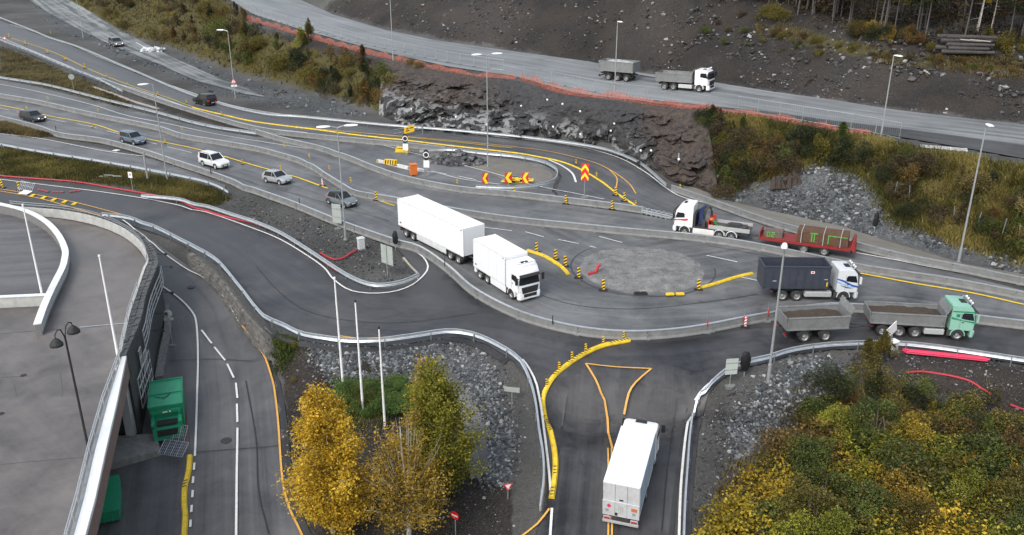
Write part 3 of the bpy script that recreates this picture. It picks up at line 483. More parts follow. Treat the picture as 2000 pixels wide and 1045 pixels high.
for a, b in (((1026, 454), (1062, 464)), ((1090, 469), (1130, 477)), ((1170, 463), (1215, 475)), ((1152, 482), (1164, 485)), ((1380, 500), (1440, 513)), ((1440, 541), (1478, 549)), ((905, 440), (1000, 452))): paint([a, b], .14)
MK['d'] = MB()
for pp in ([(1105, 786), (1098, 840), (1090, 890)], [(1318, 790), (1310, 860), (1300, 950), (1292, 1040)], [(500, 520), (545, 570), (600, 608), (690, 628), (800, 630), (930, 612)], [(330, 706), (420, 703), (520, 700)], [(380, 885), (470, 878), (548, 872)], [(1010, 560), (1120, 596), (1250, 604), (1400, 588), (1480, 575)], [(400, 330), (520, 365), (640, 398), (760, 432)], [(1380, 480), (1560, 512), (1700, 540)], [(480, 745), (500, 860), (505, 960), (525, 1045)]): paint(pp, .07, 'd', .07)
tag(MK['d'].obj('asphalt_seam', mat('seam_bitumen', (.018, .018, .019), .5, var=.3)), kind='structure')
for k, mm in (('w', WHITEW), ('y', YELR)): tag(MK[k].obj('white_lane_marking' if k == 'w' else 'yellow_lane_marking', mm), kind='structure')
tag(MK['Y'].obj('bright_yellow_lane_marking', mat('bright_yellow_road_paint', (.68, .47, .03), .7, var=.2, scale=6)), kind='structure')

# ------------------------------------------------------------------ concrete barriers, guardrails, separators
CP = [(-.25, 0), (-.25, .08), (-.13, .25), (-.09, .76), (.09, .76), (.13, .25), (.25, .08), (.25, 0)]
def on_ground(px, step=1.0, sm=True):
    p = GL(px); p = smooth(p, step) if sm else densify(p, step); p[:, 2] = H(p[:, 0], p[:, 1]) + .03; return p
def concrete_barrier(px, label, seg=6.0, rail=True):
    p = on_ground(px); o = p[0].copy(); q = p - o; mb = MB()
    s = np.concatenate([[0], np.cumsum(np.linalg.norm(np.diff(q[:, :2], axis=0), axis=1))]); n = max(1, int(s[-1] / seg)); br = np.linspace(0, s[-1], n + 1)
    for a, b in zip(br[:-1], br[1:]):
        t = np.linspace(a + .02, b - .02, 7); path = np.stack([np.interp(t, s, q[:, k]) for k in range(3)], 1)
        m = sweep(CP, path); mb.add(m.v, m.f)
    r = link('concrete_barrier', mb.mesh('concrete_barrier', CONC, .012), None, o); tag(r, label, 'barrier', 'concrete road barriers')
    if rail: sweep([(-.12, .763), (-.12, .83), (.12, .83), (.12, .763)], q).obj('steel_cap_rail', STEEL, r)
    jm = MB(); jm.box(-.17, .17, -.32, .32, 0, .10); jm.box(-.09, .09, -.18, .18, .1, .5); me = jm.mesh('joint_shoe', STEELD)
    for t in br[1:-1][:60]:
        i = min(np.searchsorted(s, t), len(q) - 1); d = q[i] - q[i - 1]
        link('joint_shoe', me, r, [np.interp(t, s, q[:, k]) for k in range(3)], (0, 0, math.atan2(d[1], d[0])))
    return r
WB = [(.0, .44), (.05, .47), (.07, .53), (.02, .59), (.07, .65), (.05, .72), (.0, .75), (-.03, .72), (.0, .65), (-.05, .59), (.0, .53), (-.03, .47)]
PST = MB(); PST.box(-.03, .03, -.1, -.02, -.5, .72); PST.box(-.03, .03, -.02, .03, .5, .68)
PSTM = PST.mesh('post', STEELD)
def guardrail(px, label, flip=1, pipe=True, sp=4.0, sm=True):
    p = on_ground(px, .8, sm); o = p[0].copy(); q = p - o
    r = link('guardrail', sweep([(u * flip * 1.3 + .05 * flip, v) for u, v in WB], q).mesh('guardrail', STEEL, smooth_=True), None, o); tag(r, label, 'guardrail', 'steel guardrails along the roads')
    if pipe: sweep([(flip * .05 - .06, .80), (flip * .05 - .06, .88), (flip * .05 + .06, .88), (flip * .05 + .06, .80)], q).obj('top_rail', STEEL, r)
    t, a = arc_pts(q, sp, 1.)
    for c, g in zip(t[:95], a): link('post', PSTM, r, c, (0, 0, g if flip > 0 else g + math.pi))
    return r
concrete_barrier(B3[::-1][0:0] + [(x, y - 1) for x, y in B3[::-1]], 'longest concrete barrier with a steel cap, running the whole width between the two main carriageways')
concrete_barrier([(x, y - 1) for x, y in B4 if x <= 1500], 'concrete barrier curving below the row of cars and round the near side of the roundabout')
concrete_barrier([(1500, 627), (1560, 615), (1620, 608), (1680, 610), (1750, 614)], 'short concrete barrier stretch behind the two tipper trucks at the right')
concrete_barrier([(1900, 631), (2000, 643), (2130, 658)], 'concrete barrier stretch just right of the green tipper truck cab')
concrete_barrier([(500, 262), (550, 277), (625, 295), (676, 312), (738, 337), (801, 357), (901, 376), (1000, 385), (1100, 397), (1200, 409), (1256, 417)], 'concrete barrier in front of the orange box, ending at the steel crash cushion')
concrete_barrier([(200, 160), (276, 188), (376, 221), (500, 256), (620, 272), (750, 284), (870, 297)], 'concrete barrier along the near side of the upper road with the yellow separator')
concrete_barrier([(1311, 373), (1376, 396), (1500, 440), (1635, 477), (1756, 508), (1871, 531), (2000, 558), (2130, 582)], 'concrete barrier at far right between the road and the sandy verge')
guardrail([(-60, 14), (0, 38), (65, 64), (98, 78), (158, 98), (250, 138), (375, 191), (500, 226), (600, 236), (750, 251), (875, 261), (1000, 273), (1075, 282), (1150, 293), (1200, 305), (1251, 328), (1288, 359), (1301, 371)], 'long bright guardrail between the upper road and the rock face', -1)
guardrail([(-60, 55), (0, 82), (60, 105), (120, 131), (185, 157), (240, 185)], 'guardrail above the brown grass wedge at far left', 1)
guardrail([(-60, 145), (0, 157), (50, 165), (100, 174), (200, 200), (300, 225), (400, 252), (500, 268)], 'guardrail below the brown grass wedge, beside the round sign', 1)
guardrail([(820, 303), (876, 300), (940, 307), (1000, 313), (1050, 322), (1077, 333), (1088, 346), (1080, 362), (1050, 371), (1000, 376), (930, 374)], 'guardrail looping round the gravel tip with the yellow pile', 1)
guardrail([(-60, 276), (0, 289), (75, 303), (175, 319), (276, 337), (376, 357), (409, 366), (446, 384)], 'dark guardrail at the top edge of the green grass strip', 1, False)
guardrail([(278, 392), (351, 399), (401, 412), (451, 428), (500, 444), (550, 466), (600, 497), (655, 534), (688, 554), (721, 567), (751, 569), (788, 562), (818, 549)], 'white guardrail round the dirt peninsula with the red hose', -1)
guardrail([(200, 429), (238, 433), (276, 445), (326, 465), (376, 491), (426, 522), (464, 567), (500, 614), (525, 636), (580, 662), (650, 676), (726, 679), (801, 671), (851, 663), (891, 661), (939, 672), (1000, 705), (1025, 736), (1043, 792), (1051, 852), (1059, 903), (1060, 953), (1053, 1010)], 'long guardrail above the stone wall and the flagpoles, curving down the side road', 1)
guardrail([(1336, 1115), (1336, 1065), (1338, 1004), (1343, 928), (1349, 853), (1359, 806), (1377, 779), (1402, 751), (1427, 733), (1464, 720), (1500, 712), (1550, 697), (1625, 687), (1726, 684), (1801, 689), (1901, 703), (2000, 718), (2130, 737)], 'guardrail curving past the dark thicket at lower right', 1)
def separator(px, label, wd=.3, h=.16, blk=0, piece=1.0):
    p = on_ground(px, .25); o = p[0].copy(); q = p - o; q[:, 2] += .015; s = np.concatenate([[0], np.cumsum(np.linalg.norm(np.diff(q[:, :2], axis=0), axis=1))])
    mb = MB(); kb = MB(); n = int(s[-1] / piece)
    for k in range(n):
        t = np.linspace(k * piece + .015, (k + 1) * piece - .015, 4); path = np.stack([np.interp(t, s, q[:, j]) for j in range(3)], 1)
        m = sweep([(-wd / 2, 0), (-wd / 2, h * .4), (-wd * .3, h), (wd * .3, h), (wd / 2, h * .4), (wd / 2, 0)], path); mb.add(m.v, m.f)
        if blk and rng.random() < blk:
            for e in ((.18, .05), (.5, -.03), (.8, .04)):
                c = [np.interp((k + e[0]) * piece, s, q[:, j]) for j in range(3)]; d = [np.interp((k + e[0]) * piece + .1, s, q[:, j]) - c[j] for j in range(2)]; a = math.atan2(d[1], d[0]) + .5
                u = np.array([math.cos(a), math.sin(a)]) * .06; v = np.array([-math.sin(a), math.cos(a)]) * wd * .34
                kb.flat([(c[0] + i * u[0] + j * v[0], c[1] + i * u[1] + j * v[1]) for i, j in ((-1, -1), (1, -1), (1, 1), (-1, 1))], c[2] + h + .001, c[2] + h + .006)
    if kb.f: mb.add(kb.v, kb.f, 1)
    r = link('yellow_separator', mb.mesh('yellow_separator', [YEL, BLACK]), None, o); tag(r, label, 'lane separator', 'yellow lane separators')
    return r
separator([(376, 211), (440, 226), (500, 239), (625, 255), (700, 265), (776, 273), (876, 285), (1000, 299), (1050, 307), (1100, 318), (1138, 334), (1175, 356), (1208, 381), (1250, 408)], 'longest yellow separator, along the middle of the upper road to the crash cushion', .26, .13)
separator([(1230, 667), (1176, 678), (1125, 703), (1088, 731), (1066, 763), (1060, 784), (1065, 821), (1080, 866), (1085, 908), (1081, 953), (1073, 997)], 'yellow and black separator curving down the left side of the side road', .42, .24, .6)
separator([(1030, 491), (1063, 502), (1085, 515), (1100, 526), (1113, 541)], 'yellow separator between the white truck and the roundabout', .4, .22)
separator([(1368, 564), (1400, 555), (1425, 547), (1450, 540), (1482, 534)], 'yellow separator between the roundabout and the dark container truck', .34, .2)
separator([(371, 893), (370, 910), (367, 930), (361, 955), (360, 985), (362, 1010), (360, 1050), (360, 1090)], 'yellow separator beside the dashed line in front of the green compactor', .42, .22, .15)
sep = MB()
for x, y in ((42, 378), (64, 383), (86, 387), (106, 391), (127, 395), (146, 399)):
    c = G(x, y); sep.box(c[0] - .25, c[0] + .25, c[1] - .42, c[1] + .42, .045, .16)
oo = G(96, 389); tag(sep.obj('kerb_blocks', YEL, origin=tuple(oo)), 'row of six small yellow blocks on the dark strip between two yellow lines', 'kerb blocks')

# ------------------------------------------------------------------ rock face, stone wall
def noise3(p, o=4, s=1.): return fbm(p[..., 0] * s + p[..., 2] * .37 * s, p[..., 1] * s * .6 + p[..., 2] * 1.13 * s, o)
bt = smooth(np.array([P(x, y + 2, .2) for x, y, z in BASE if 735 <= x <= 1420]), .35); tt_ = smooth(np.array([P(*q) for q in TN if 740 <= q[0] <= 1400]), .35)
def resample(p, n): s = np.concatenate([[0], np.cumsum(np.linalg.norm(np.diff(p, axis=0), axis=1))]); q = np.linspace(0, s[-1], n); return np.stack([np.interp(q, s, p[:, k]) for k in range(3)], 1)
NU, NV = 420, 60; pa = resample(bt, NU); pb = resample(tt_, NU)
vv = np.linspace(0, 1, NV)[:, None, None]; prof = vv ** 1.6
Q = pa[None] * (1 - prof) + pb[None] * prof; Q[:, :, 2] = (pa[None, :, 2] * (1 - vv[:, :, 0]) + pb[None, :, 2] * vv[:, :, 0]) + .12
e = np.minimum(1, np.minimum(vv[:, :, 0] * 6 + .2, (1 - vv[:, :, 0]) * 5)); e = e * np.minimum(1, np.linspace(0, 1, NU) * 10)[None] * np.minimum(1, (1 - np.linspace(0, 1, NU)) * 24)[None]
un = np.linspace(0, 1, NU)[None]; vn = vv[:, :, 0]; sm_ = np.clip((un - .38) * 9, 0, 1) * np.clip((.8 - un) * 12, 0, 1); rough_ = 1 - .72 * sm_ * np.clip(vn * 3 - .5, 0, 1)
led = noise3(Q + 53, 4, .45) * 9; led = (np.floor(led) + np.clip((led - np.floor(led) - .7) / .3, 0, 1)) / 9; rid = np.abs(noise3(Q, 3, .33) - .47) * 2; crk = np.abs(noise3(Q + 31, 3, .75) - .47) * 2
Q[:, :, 1] -= e * (.3 + (noise3(Q, 4, .2) - .45) * 6.0 * (.5 + .5 * rough_) + (rid * 2.6 + crk * 1.6 + (led - .45) * 5.5 + (noise3(Q, 3, 1.9) - .45) * .9) * rough_)
Q[:, :, 0] += e * (noise3(Q + 7, 4, .5) - .47) * 2.4 * rough_; Q[:, :, 2] += e * (noise3(Q + 17, 3, .6) - .47) * .8 * rough_
ii = np.arange(NU * NV).reshape(NV, NU); F = np.stack([ii[:-1, :-1], ii[:-1, 1:], ii[1:, 1:], ii[1:, :-1]], -1).reshape(-1, 4)
m, t, b = new_mat('rock'); L = t.links.new; tc = nn(t, 'TexCoord'); n1 = nn(t, 'TexNoise', Scale=.16, Detail=6., Roughness=.6); n2 = nn(t, 'TexNoise', Scale=1.6, Detail=8., Roughness=.75); n3 = nn(t, 'TexNoise', Scale=.38, Detail=3.5, Roughness=.5, Distortion=1.2)
for n in (n1, n2, n3): L(tc.outputs['Object'], n.inputs['Vector'])
r1 = nn(t, 'ValToRGB'); q = r1.color_ramp.elements; q[0].position = .36; q[0].color = (.020, .020, .021, 1); q[1].position = .70; q[1].color = (.062, .062, .064, 1); L(n2.outputs[0], r1.inputs[0])
r2 = nn(t, 'ValToRGB'); q = r2.color_ramp.elements; q[0].position = .35; q[0].color = (.022, .014, .011, 1); q[1].position = .72; q[1].color = (.115, .078, .055, 1); L(n2.outputs[0], r2.inputs[0])
mx = nn(t, 'MixRGB'); mr1 = nn(t, 'MapRange'); mr1.inputs[1].default_value = .5; mr1.inputs[2].default_value = .6; L(n1.outputs[0], mr1.inputs[0]); ab = nn(t, 'Attribute', attribute_name='brown'); mm_ = nn(t, 'Math', operation='MULTIPLY'); L(ab.outputs['Fac'], mm_.inputs[0]); mm2 = nn(t, 'MapRange'); mm2.inputs[1].default_value = .35; mm2.inputs[2].default_value = .6; L(n2.outputs[0], mm2.inputs[0]); L(mm2.outputs[0], mm_.inputs[1]); L(mm_.outputs[0], mx.inputs[0]); L(r1.outputs[0], mx.inputs[1]); L(r2.outputs[0], mx.inputs[2])
at = nn(t, 'Attribute', attribute_name='tint'); m3 = nn(t, 'MapRange'); m3.inputs[1].default_value = .515; m3.inputs[2].default_value = .56; L(n3.outputs[0], m3.inputs[0]); mu = nn(t, 'Math', operation='MULTIPLY'); L(m3.outputs[0], mu.inputs[0]); L(at.outputs['Fac'], mu.inputs[1])
m2 = nn(t, 'MixRGB'); m2.inputs[2].default_value = (.25, .255, .255, 1); L(mu.outputs[0], m2.inputs[0]); L(mx.outputs[0], m2.inputs[1]); L(m2.outputs[0], b.inputs['Base Color']); b.inputs['Roughness'].default_value = .85
bp = nn(t, 'Bump', Strength=.9, Distance=.3); L(n2.outputs[0], bp.inputs['Height']); L(bp.outputs[0], b.inputs['Normal'])
lowb = np.clip((.62 - vn) * 3.2, 0, 1) * np.clip((.86 - un) * 14, 0, 1); lft = np.clip((.42 - un) * 8, 0, 1) * np.clip((.9 - vn) * 4, 0, 1); tint = np.clip(lowb * .8 + .22 * lft, 0, 1)
brn = np.clip(np.clip((un - .80) * 14, 0, 1) + np.clip((.45 - un) * 7, 0, 1) * np.clip((vn - .35) * 4, 0, 1), 0, 1)
rme = np_mesh('rock_face', Q.reshape(-1, 3), F, [m], smooth_=False, tint=(tint * np.ones((NV, NU))).ravel()); ba = rme.attributes.new('brown', 'FLOAT', 'POINT'); ba.data.foreach_set('value', (brn * np.ones((NV, NU))).ravel().astype(np.float32)); rk = tag(link('rock_face', rme), kind='structure')
bm_ = MB(); bm_.lathe_y([(0, -.16), (.12, -.15), (.17, 0), (.17, .1)], 0, 0, 10); bme = bm_.mesh('rock_bolt', WHITE)
for u, v in ((.16, .35), (.28, .3), (.36, .22), (.45, .6), (.47, .25), (.55, .82), (.6, .8), (.64, .72), (.69, .45), (.585, .28), (.66, .2), (.73, .62), (.78, .3), (.83, .35), (.9, .4), (.52, .33)):
    link('rock_bolt', bme, rk, Q[int(v * NV), int(u * NU)] - np.array([0, .08, 0]))
top = smooth(np.array([P(*q) for q in ((372, 495, .02), (400, 512, .02), (430, 538, .02), (455, 568, .02), (475, 598, .0), (497, 622, -.1), (520, 644, -.5), (550, 668, -1.5))]), .5); bot = GL([(378, 526), (404, 548), (432, 577), (452, 608), (474, 640), (500, 674), (524, 700), (545, 720)])
bot = resample(smooth(bot, .5), 60); top = resample(top, 60); swm = []
for k in range(60):
    a = top[k]; c = bot[k]; jit = rng.uniform(-.06, .06, 4)
    swm.append([(c[0], c[1], c[2] - .3), (c[0] + (a[0] - c[0]) * .3, c[1] + (a[1] - c[1]) * .3, c[2] * .5 + jit[0]), (a[0] * .7 + c[0] * .3, a[1] * .7 + c[1] * .3, a[2] + .05), (a[0], a[1], a[2] + .08), (a[0] + .5, a[1] + .6, a[2] - .2), (a[0] + .3, a[1] + .6, c[2] - .3)])
sw = link('stone_wall', MB().loft(swm).mesh('stone_wall', mat('wall_stone_backing', (.07, .068, .064), .95, var=.4, bump=.4), origin=tuple(bot[0])), None, bot[0]); tag(sw, 'dry stone retaining wall of big blocks between the two road levels', 'stone wall')
sb = MB()
for k in range(0, 60):
    for lvl in range(4):
        u = k + rng.uniform(-.4, .4); i = int(min(58, max(0, u))); a, c = top[i], bot[i]; f = (lvl + .5 + rng.uniform(-.12, .12)) / 4; ctr = np.array([a[0] * f + c[0] * (1 - f), a[1] * f + c[1] * (1 - f), (a[2] - .1) * f + (c[2] + .1) * (1 - f)])
        d = top[min(i + 1, 59)] - top[max(i - 1, 0)]; d = d / np.linalg.norm(d); nrm = np.array([-d[1], d[0], 0]); L0, h0, w0 = rng.uniform(.35, .6), rng.uniform(.22, .34), .3
        cs = [ctr + d * sx * L0 * rng.uniform(.75, 1.1) + nrm * sy * w0 * rng.uniform(.8, 1.1) + np.array([0, 0, sz * h0 * rng.uniform(.75, 1.1)]) for sz in (-1, 1) for sx, sy in ((-1, -1), (1, -1), (1, 1), (-1, 1))]
        sb.hexa([tuple(v) for v in cs[:4]], [tuple(v) for v in cs[4:]])
sbo = sb.obj('stone_blocks', mat('wall_stone', (.135, .13, .12), .9, var=.5, scale=1.1, bump=.5), sw, .06, origin=tuple(bot[0])); sbo.location = (0, 0, 0)

# ------------------------------------------------------------------ parking house at lower left
DZ = 2.0
INN = smooth(np.array([P(x, y, 3.0) for x, y in ((20, 402), (48, 405), (125, 412), (188, 425), (238, 445), (271, 470), (286, 495), (288, 513), (283, 522), (268, 566), (253, 610), (243, 652), (234, 692))]), .7)
OUT = smooth(np.array([P(x, y, 3.0) for x, y in ((245, 696), (262, 655), (275, 622), (286, 572), (306, 522), (308, 508), (300, 486), (280, 461), (242, 438), (190, 420), (125, 408), (48, 402), (20, 399))]), .7)
EDGE = np.array([P(x, y, 3.0) for x, y in ((234, 692), (200, 784), (173, 878), (150, 974), (130, 1045), (112, 1120))])
EDGO = np.array([P(x, y, 3.0) for x, y in ((247, 694), (229, 783), (207, 878), (186, 974), (167, 1045), (148, 1120))])
base = (EDGO[1][0], EDGO[1][1], -4.2)
bld = empty('parking_house', base); tag(bld, 'parking house with a wet brownish roof deck and a dark stone side wall', 'building')
def bpart(mb, name, m, bevel=0., parent=None, smooth_=False):
    par = parent or bld; o = mb.obj(name, m, None, bevel, smooth_); o.data.transform(Matrix.Translation((-base[0], -base[1], -base[2]))); o.parent = par; return o
deckp = np.vstack([INN, EDGE[1:], [[-85, 36, 0], [-95, 104, 0], [-62, 101.5, 0]]])
dk = sheet('deck', deckp, MATS['deck_concrete'], 0., W([(60, 470), (300, 640)]), 1.5, flat=DZ, kind=None); dk.data.transform(Matrix.Translation((-base[0], -base[1], -base[2]))); dk.parent = bld
iw = smooth(np.array([P(x, y, 3.0) for x, y in ((-60, 388), (0, 399), (50, 412), (88, 432), (113, 458), (127, 488), (126, 508), (121.6, 524), (107, 553), (93, 582), (83, 606), (73, 634))]), .6)
lotp = np.vstack([iw[:-8], np.array([P(88, 600, DZ), P(0, 606, DZ), P(-200, 612, DZ), P(-300, 380, DZ)])])
lt = sheet('parking_lot', lotp, MATS['asphalt_lot'], .006, np.array([[-60., 80], [-20, 86]]), 1.5, flat=DZ, kind=None); lt.data.transform(Matrix.Translation((-base[0], -base[1], -base[2]))); lt.parent = bld
DKST = mat('dark_wall_stone', (.075, .078, .078), .9, var=.6, scale=4, bump=.5); FACADE = mat('dark_facade', (.05, .052, .053), .85, var=.35, scale=2.5, bump=.2); LCON = mat('pale_concrete', (.42, .42, .40), .7, var=.18, scale=1.0, dirt=.35); WMET = mat('white_metal_cap', (.70, .71, .72), .45, .1, var=.06, scale=1); BRN = mat('brown_fascia', (.20, .14, .125), .7, var=.25); COLM = mat('grey_column', (.36, .37, .37), .6, var=.1)
mid = (INN + resample(OUT[::-1], len(INN))) / 2
w_ = MB(); w_.flat([tuple(p[:2]) for p in np.vstack([INN * .88 + resample(OUT[::-1], len(INN)) * .12, OUT])], -6.5, 2.99); bpart(w_, 'stone_side_wall', [FACADE])
w_ = MB()
oo_ = resample(OUT, 75)
for k in range(74):                                   # coping stones along the top of the wall
    a, c = oo_[k], oo_[k + 1]; ia = INN[np.argmin(np.hypot(INN[:, 0] - a[0], INN[:, 1] - a[1]))]; g = rng.uniform(0, .05)
    d = (c - a) * .47; m_ = (a + c) / 2; inn_ = ia + (m_ - ia) * .13; h = rng.uniform(.02, .09)
    for f0, f1 in ((.02, .48), (.52, 1.03)):
        A_, B_ = inn_ + (m_ - inn_) * f0, inn_ + (m_ - inn_) * f1; hh = rng.uniform(.01, .1); e_ = d * rng.uniform(.85, 1)
        w_.flat([(A_[0] - e_[0], A_[1] - e_[1]), (B_[0] - e_[0], B_[1] - e_[1]), (B_[0] + e_[0], B_[1] + e_[1]), (A_[0] + e_[0], A_[1] + e_[1])], 2.8, 3.0 + hh)
bpart(w_, 'stone_coping', [DKST])
bpart(sweep([(-.14, DZ - 2.9), (-.14, .04), (.08, .04), (.08, DZ - 2.9)], np.column_stack([INN[:, :2], np.full(len(INN), 3.0)])), 'inner_parapet', [LCON])
rl = MB()
RP = np.column_stack([INN[:, :2], np.full(len(INN), 3.0)])
for hh in (.35, .6): rl.tube(RP[:int(len(RP) * .62):2] + np.array([0, 0, hh]), .035, 6)
bpart(rl, 'parapet_rail', [STEELD])
rl = MB(); q = RP[int(len(RP) * .72):]
for hh in (.3, .55, .8): rl.tube(q[::2] + np.array([0.1, 0, hh]), .03, 6)
for p in q[::5]: rl.cyl(p + np.array([.1, 0, 0]), p + np.array([.1, 0, .85]), .03, n=6)
bpart(rl, 'ramp_railing', [STEEL])
w_ = MB(); w_.flat([tuple(p[:2]) for p in np.vstack([EDGE * .62 + EDGO * .38, EDGO[::-1]])], 2.72, 3.0); bpart(w_, 'roof_edge_cap', [WMET], .02)
w_ = MB(); w_.flat([tuple(p[:2]) for p in np.vstack([EDGE * .97 + EDGO * .03, (EDGE * .64 + EDGO * .36)[::-1]])], 2.2, 2.66); bpart(w_, 'roof_gutter', [STEELD])
w_ = MB(); w_.flat([tuple(p[:2]) for p in np.vstack([EDGE * .7 + EDGO * .3, (EDGE * .06 + EDGO * .94)[::-1]])], 1.2, 2.715); bpart(w_, 'fascia', [BRN])
rl = MB(); q = densify(EDGE, 2.2)
for hh in (.62, .9): rl.tube([tuple(p + np.array([.05, 0, hh - .45])) for p in q], .045, 6)
for p in q: rl.cyl(p + np.array([.05, 0, -.8]), p + np.array([.05, 0, .45]), .035, n=6)
bpart(rl, 'roof_railing', [STEEL])
ins = EDGO + np.array([-3.6, .3, 0]); w_ = MB(); w_.flat([tuple(p[:2]) for p in np.vstack([ins, (ins + np.array([-.4, 0, 0]))[::-1]])], -6.5, 1.95); bpart(w_, 'recessed_wall', [mat('recess_wall', (.07, .07, .07), .7, var=.3)])
w_ = MB(); w_.flat([tuple(p[:2]) for p in (EDGO[0] + np.array([-.05, .5, 0]), EDGO[0] + np.array([-.05, 0, 0]), EDGE[0] + np.array([-4, 0, 0]), EDGE[0] + np.array([-4, .5, 0]))], -6.5, 1.95); bpart(w_, 'end_wall', [FACADE])
for k, (cx, cy, zg) in enumerate(((258, 848, -3.8),)):
    c = P(cx, cy, zg); w_ = MB(); w_.box(c[0] - .28, c[0] + .28, c[1] - .28, c[1] + .28, zg - .05, 2.2); w_.box(c[0] - .36, c[0] - .28, c[1] - .3, c[1] + .3, zg - .05, 2.2); bpart(w_, 'column', [COLM], .02)
for x0, y0 in ((236, 835), (243, 800)):
    c = P(x0, y0, -3.6); w_ = MB()
    for dz in np.arange(0, 3.2, .8): w_.box(c[0] - .9, c[0] + .6, c[1] - .03, c[1] + .03, -3.6 + dz, -3.52 + dz)
    for dx in (-.9, -.15, .6): w_.box(c[0] + dx - .04, c[0] + dx + .04, c[1] - .035, c[1] + .035, -3.6, -.4)
    bpart(w_, 'loading_bay_window', [STEEL])
tl = MB()
for f in (.30, .42, .54, .66): pass
oo2 = resample(OUT, 220)
def wallpt(f, z, off=.22):
    i = int(f * 219); a = oo2[max(i - 1, 0)]; c = oo2[min(i + 1, 219)]; d = c - a; d /= np.linalg.norm(d); return (oo2[i][0] + d[1] * off, oo2[i][1] - d[0] * off, z)
def trellis(f0, f1, z0, z1, rows, name):
    tl = MB()
    for z in np.linspace(z0, z1, rows): tl.tube([wallpt(f, z) for f in np.linspace(f0, f1, 10)], .05, 5)
    for f in np.linspace(f0, f1, 7): tl.tube([wallpt(f, z0), wallpt(f, z1)], .04, 5)
    bpart(tl, name, [mat('trellis_steel', (.42, .44, .45), .5, .3)])
trellis(.11, .40, .9, 2.4, 4, 'wall_trellis'); trellis(.03, .13, -2.4, .2, 4, 'wall_trellis')
for f, z0, z1 in ((.06, .3, 1.8), (.09, -.6, .9)): trellis(f, f + .02, z0, z1, 3, 'wall_trellis')
br = MB()
for f, z in ((.475, 2.2), (.41, 2.1), (.36, .5), (.27, .3), (.21, .1)):
    a = np.array(wallpt(f, z, 0)); c = np.array(wallpt(f, z, 1.1)); br.tube([a, c], .03, 5); br.cyl(c, c + np.array([0, 0, -.18]), .12, .16, 8)
bpart(br, 'wall_lamp_brackets', [BLACK])
# inner curved wall on the deck
IW = np.column_stack([iw[:, :2], np.full(len(iw), DZ)])
o_ = sweep([(-.22, 0), (-.22, 1.0), (.22, 1.0), (.22, 0)], IW); o_ = bpart(o_, 'ramp_wall', [mat('ramp_wall_dark', (.16, .155, .155), .7, var=.2)])
bpart(sweep([(-.3, 1.002), (-.3, 1.09), (.3, 1.09), (.3, 1.002)], IW), 'ramp_wall_cap', [WMET])
pn = MB(); n_ = len(IW)
for k in range(int(n_ * .52), n_ - 1, 1):
    a, c = IW[k], IW[k + 1]; d = c - a; d = d / np.linalg.norm(d); nr = np.array([d[1], -d[0], 0]) * -1
    for sgn in (1,):
        nrm = np.array([-d[1], d[0], 0]); A_, B_ = a + nrm * .23 + d * .05, c + nrm * .23 - d * .05
        pn.flat([(A_[0], A_[1]), (A_[0] + nrm[0] * .04, A_[1] + nrm[1] * .04), (B_[0] + nrm[0] * .04, B_[1] + nrm[1] * .04), (B_[0], B_[1])], DZ + .3, DZ + .98)
bpart(pn, 'ramp_wall_panels', [mat('pale_panel', (.48, .52, .54), .35, .2, var=.1)])
a, c = P(-200, 590, 3.0), P(92, 577, 3.0); w_ = MB(); w_.flat([(a[0], a[1]), (c[0], c[1]), (c[0], c[1] + .35), (a[0], a[1] + .35)], DZ - .02, 2.96); bpart(w_, 'lot_wall', [LCON])
w_ = MB(); w_.flat([(a[0], a[1] - .06), (c[0], c[1] - .06), (c[0], c[1] + .41), (a[0], a[1] + .41)], 2.962, 3.05); bpart(w_, 'lot_wall_cap', [WMET], .01)
seam = MB()
for pts_ in ([(0, 652), (85, 645), (180, 638), (246, 632)], [(0, 907), (85, 899), (175, 892)], [(118, 728), (122, 765), (120, 775)], [(28, 750), (32, 772)], [(0, 737), (60, 734)]):
    p = smooth(np.array([P(x, y, DZ + .012) for x, y in pts_]), 1.); m_ = sweep([(-.03, 0), (-.03, .003), (.03, .003), (.03, 0)], p); seam.add(m_.v, m_.f)
bpart(seam, 'deck_joint', [mat('joint_seal', (.09, .087, .083), .8)])
jl = MB(); p = smooth(np.array([P(x, y, DZ + .013) for x, y in ((155, 639), (200, 635), (246, 631))]), 1.); m_ = sweep([(-.06, 0), (-.06, .003), (.06, .003), (.06, 0)], p); bpart(m_, 'joint_plate', [STEEL])
for x, y in ((46, 733), (2, 808)):
    c = P(x, y, DZ + .01); g_ = MB(); g_.cyl((c[0], c[1], c[2]), (c[0], c[1], c[2] + .01), .22, n=14); bpart(g_, 'deck_drain', [BLACK])
# loading platform
pl = [P(x, y, -3.75) for x, y in ((214, 905), (313, 879), (306, 846), (226, 850))]; w_ = MB(); w_.flat([tuple(p[:2]) for p in pl], -6, -3.75); o_ = w_.obj('loading_platform', mat('platform_concrete', (.20, .2, .19), .7, var=.4, scale=1.2, dirt=.7), None, .03, origin=tuple(pl[0])); tag(o_, 'low concrete loading platform under the parking house edge', 'loading platform')
# kerb by the stone wall
p = on_ground([(326, 600), (331, 640), (322, 690), (313, 742)], .8); o_ = sweep([(-.4, 0), (-.4, .35), (.25, .35), (.25, 0)], p).obj('wall_plinth', mat('plinth', (.16, .155, .15), .9, var=.4), origin=tuple(p[0])); tag(o_, 'worn concrete plinth at the foot of the dark stone wall', 'plinth')

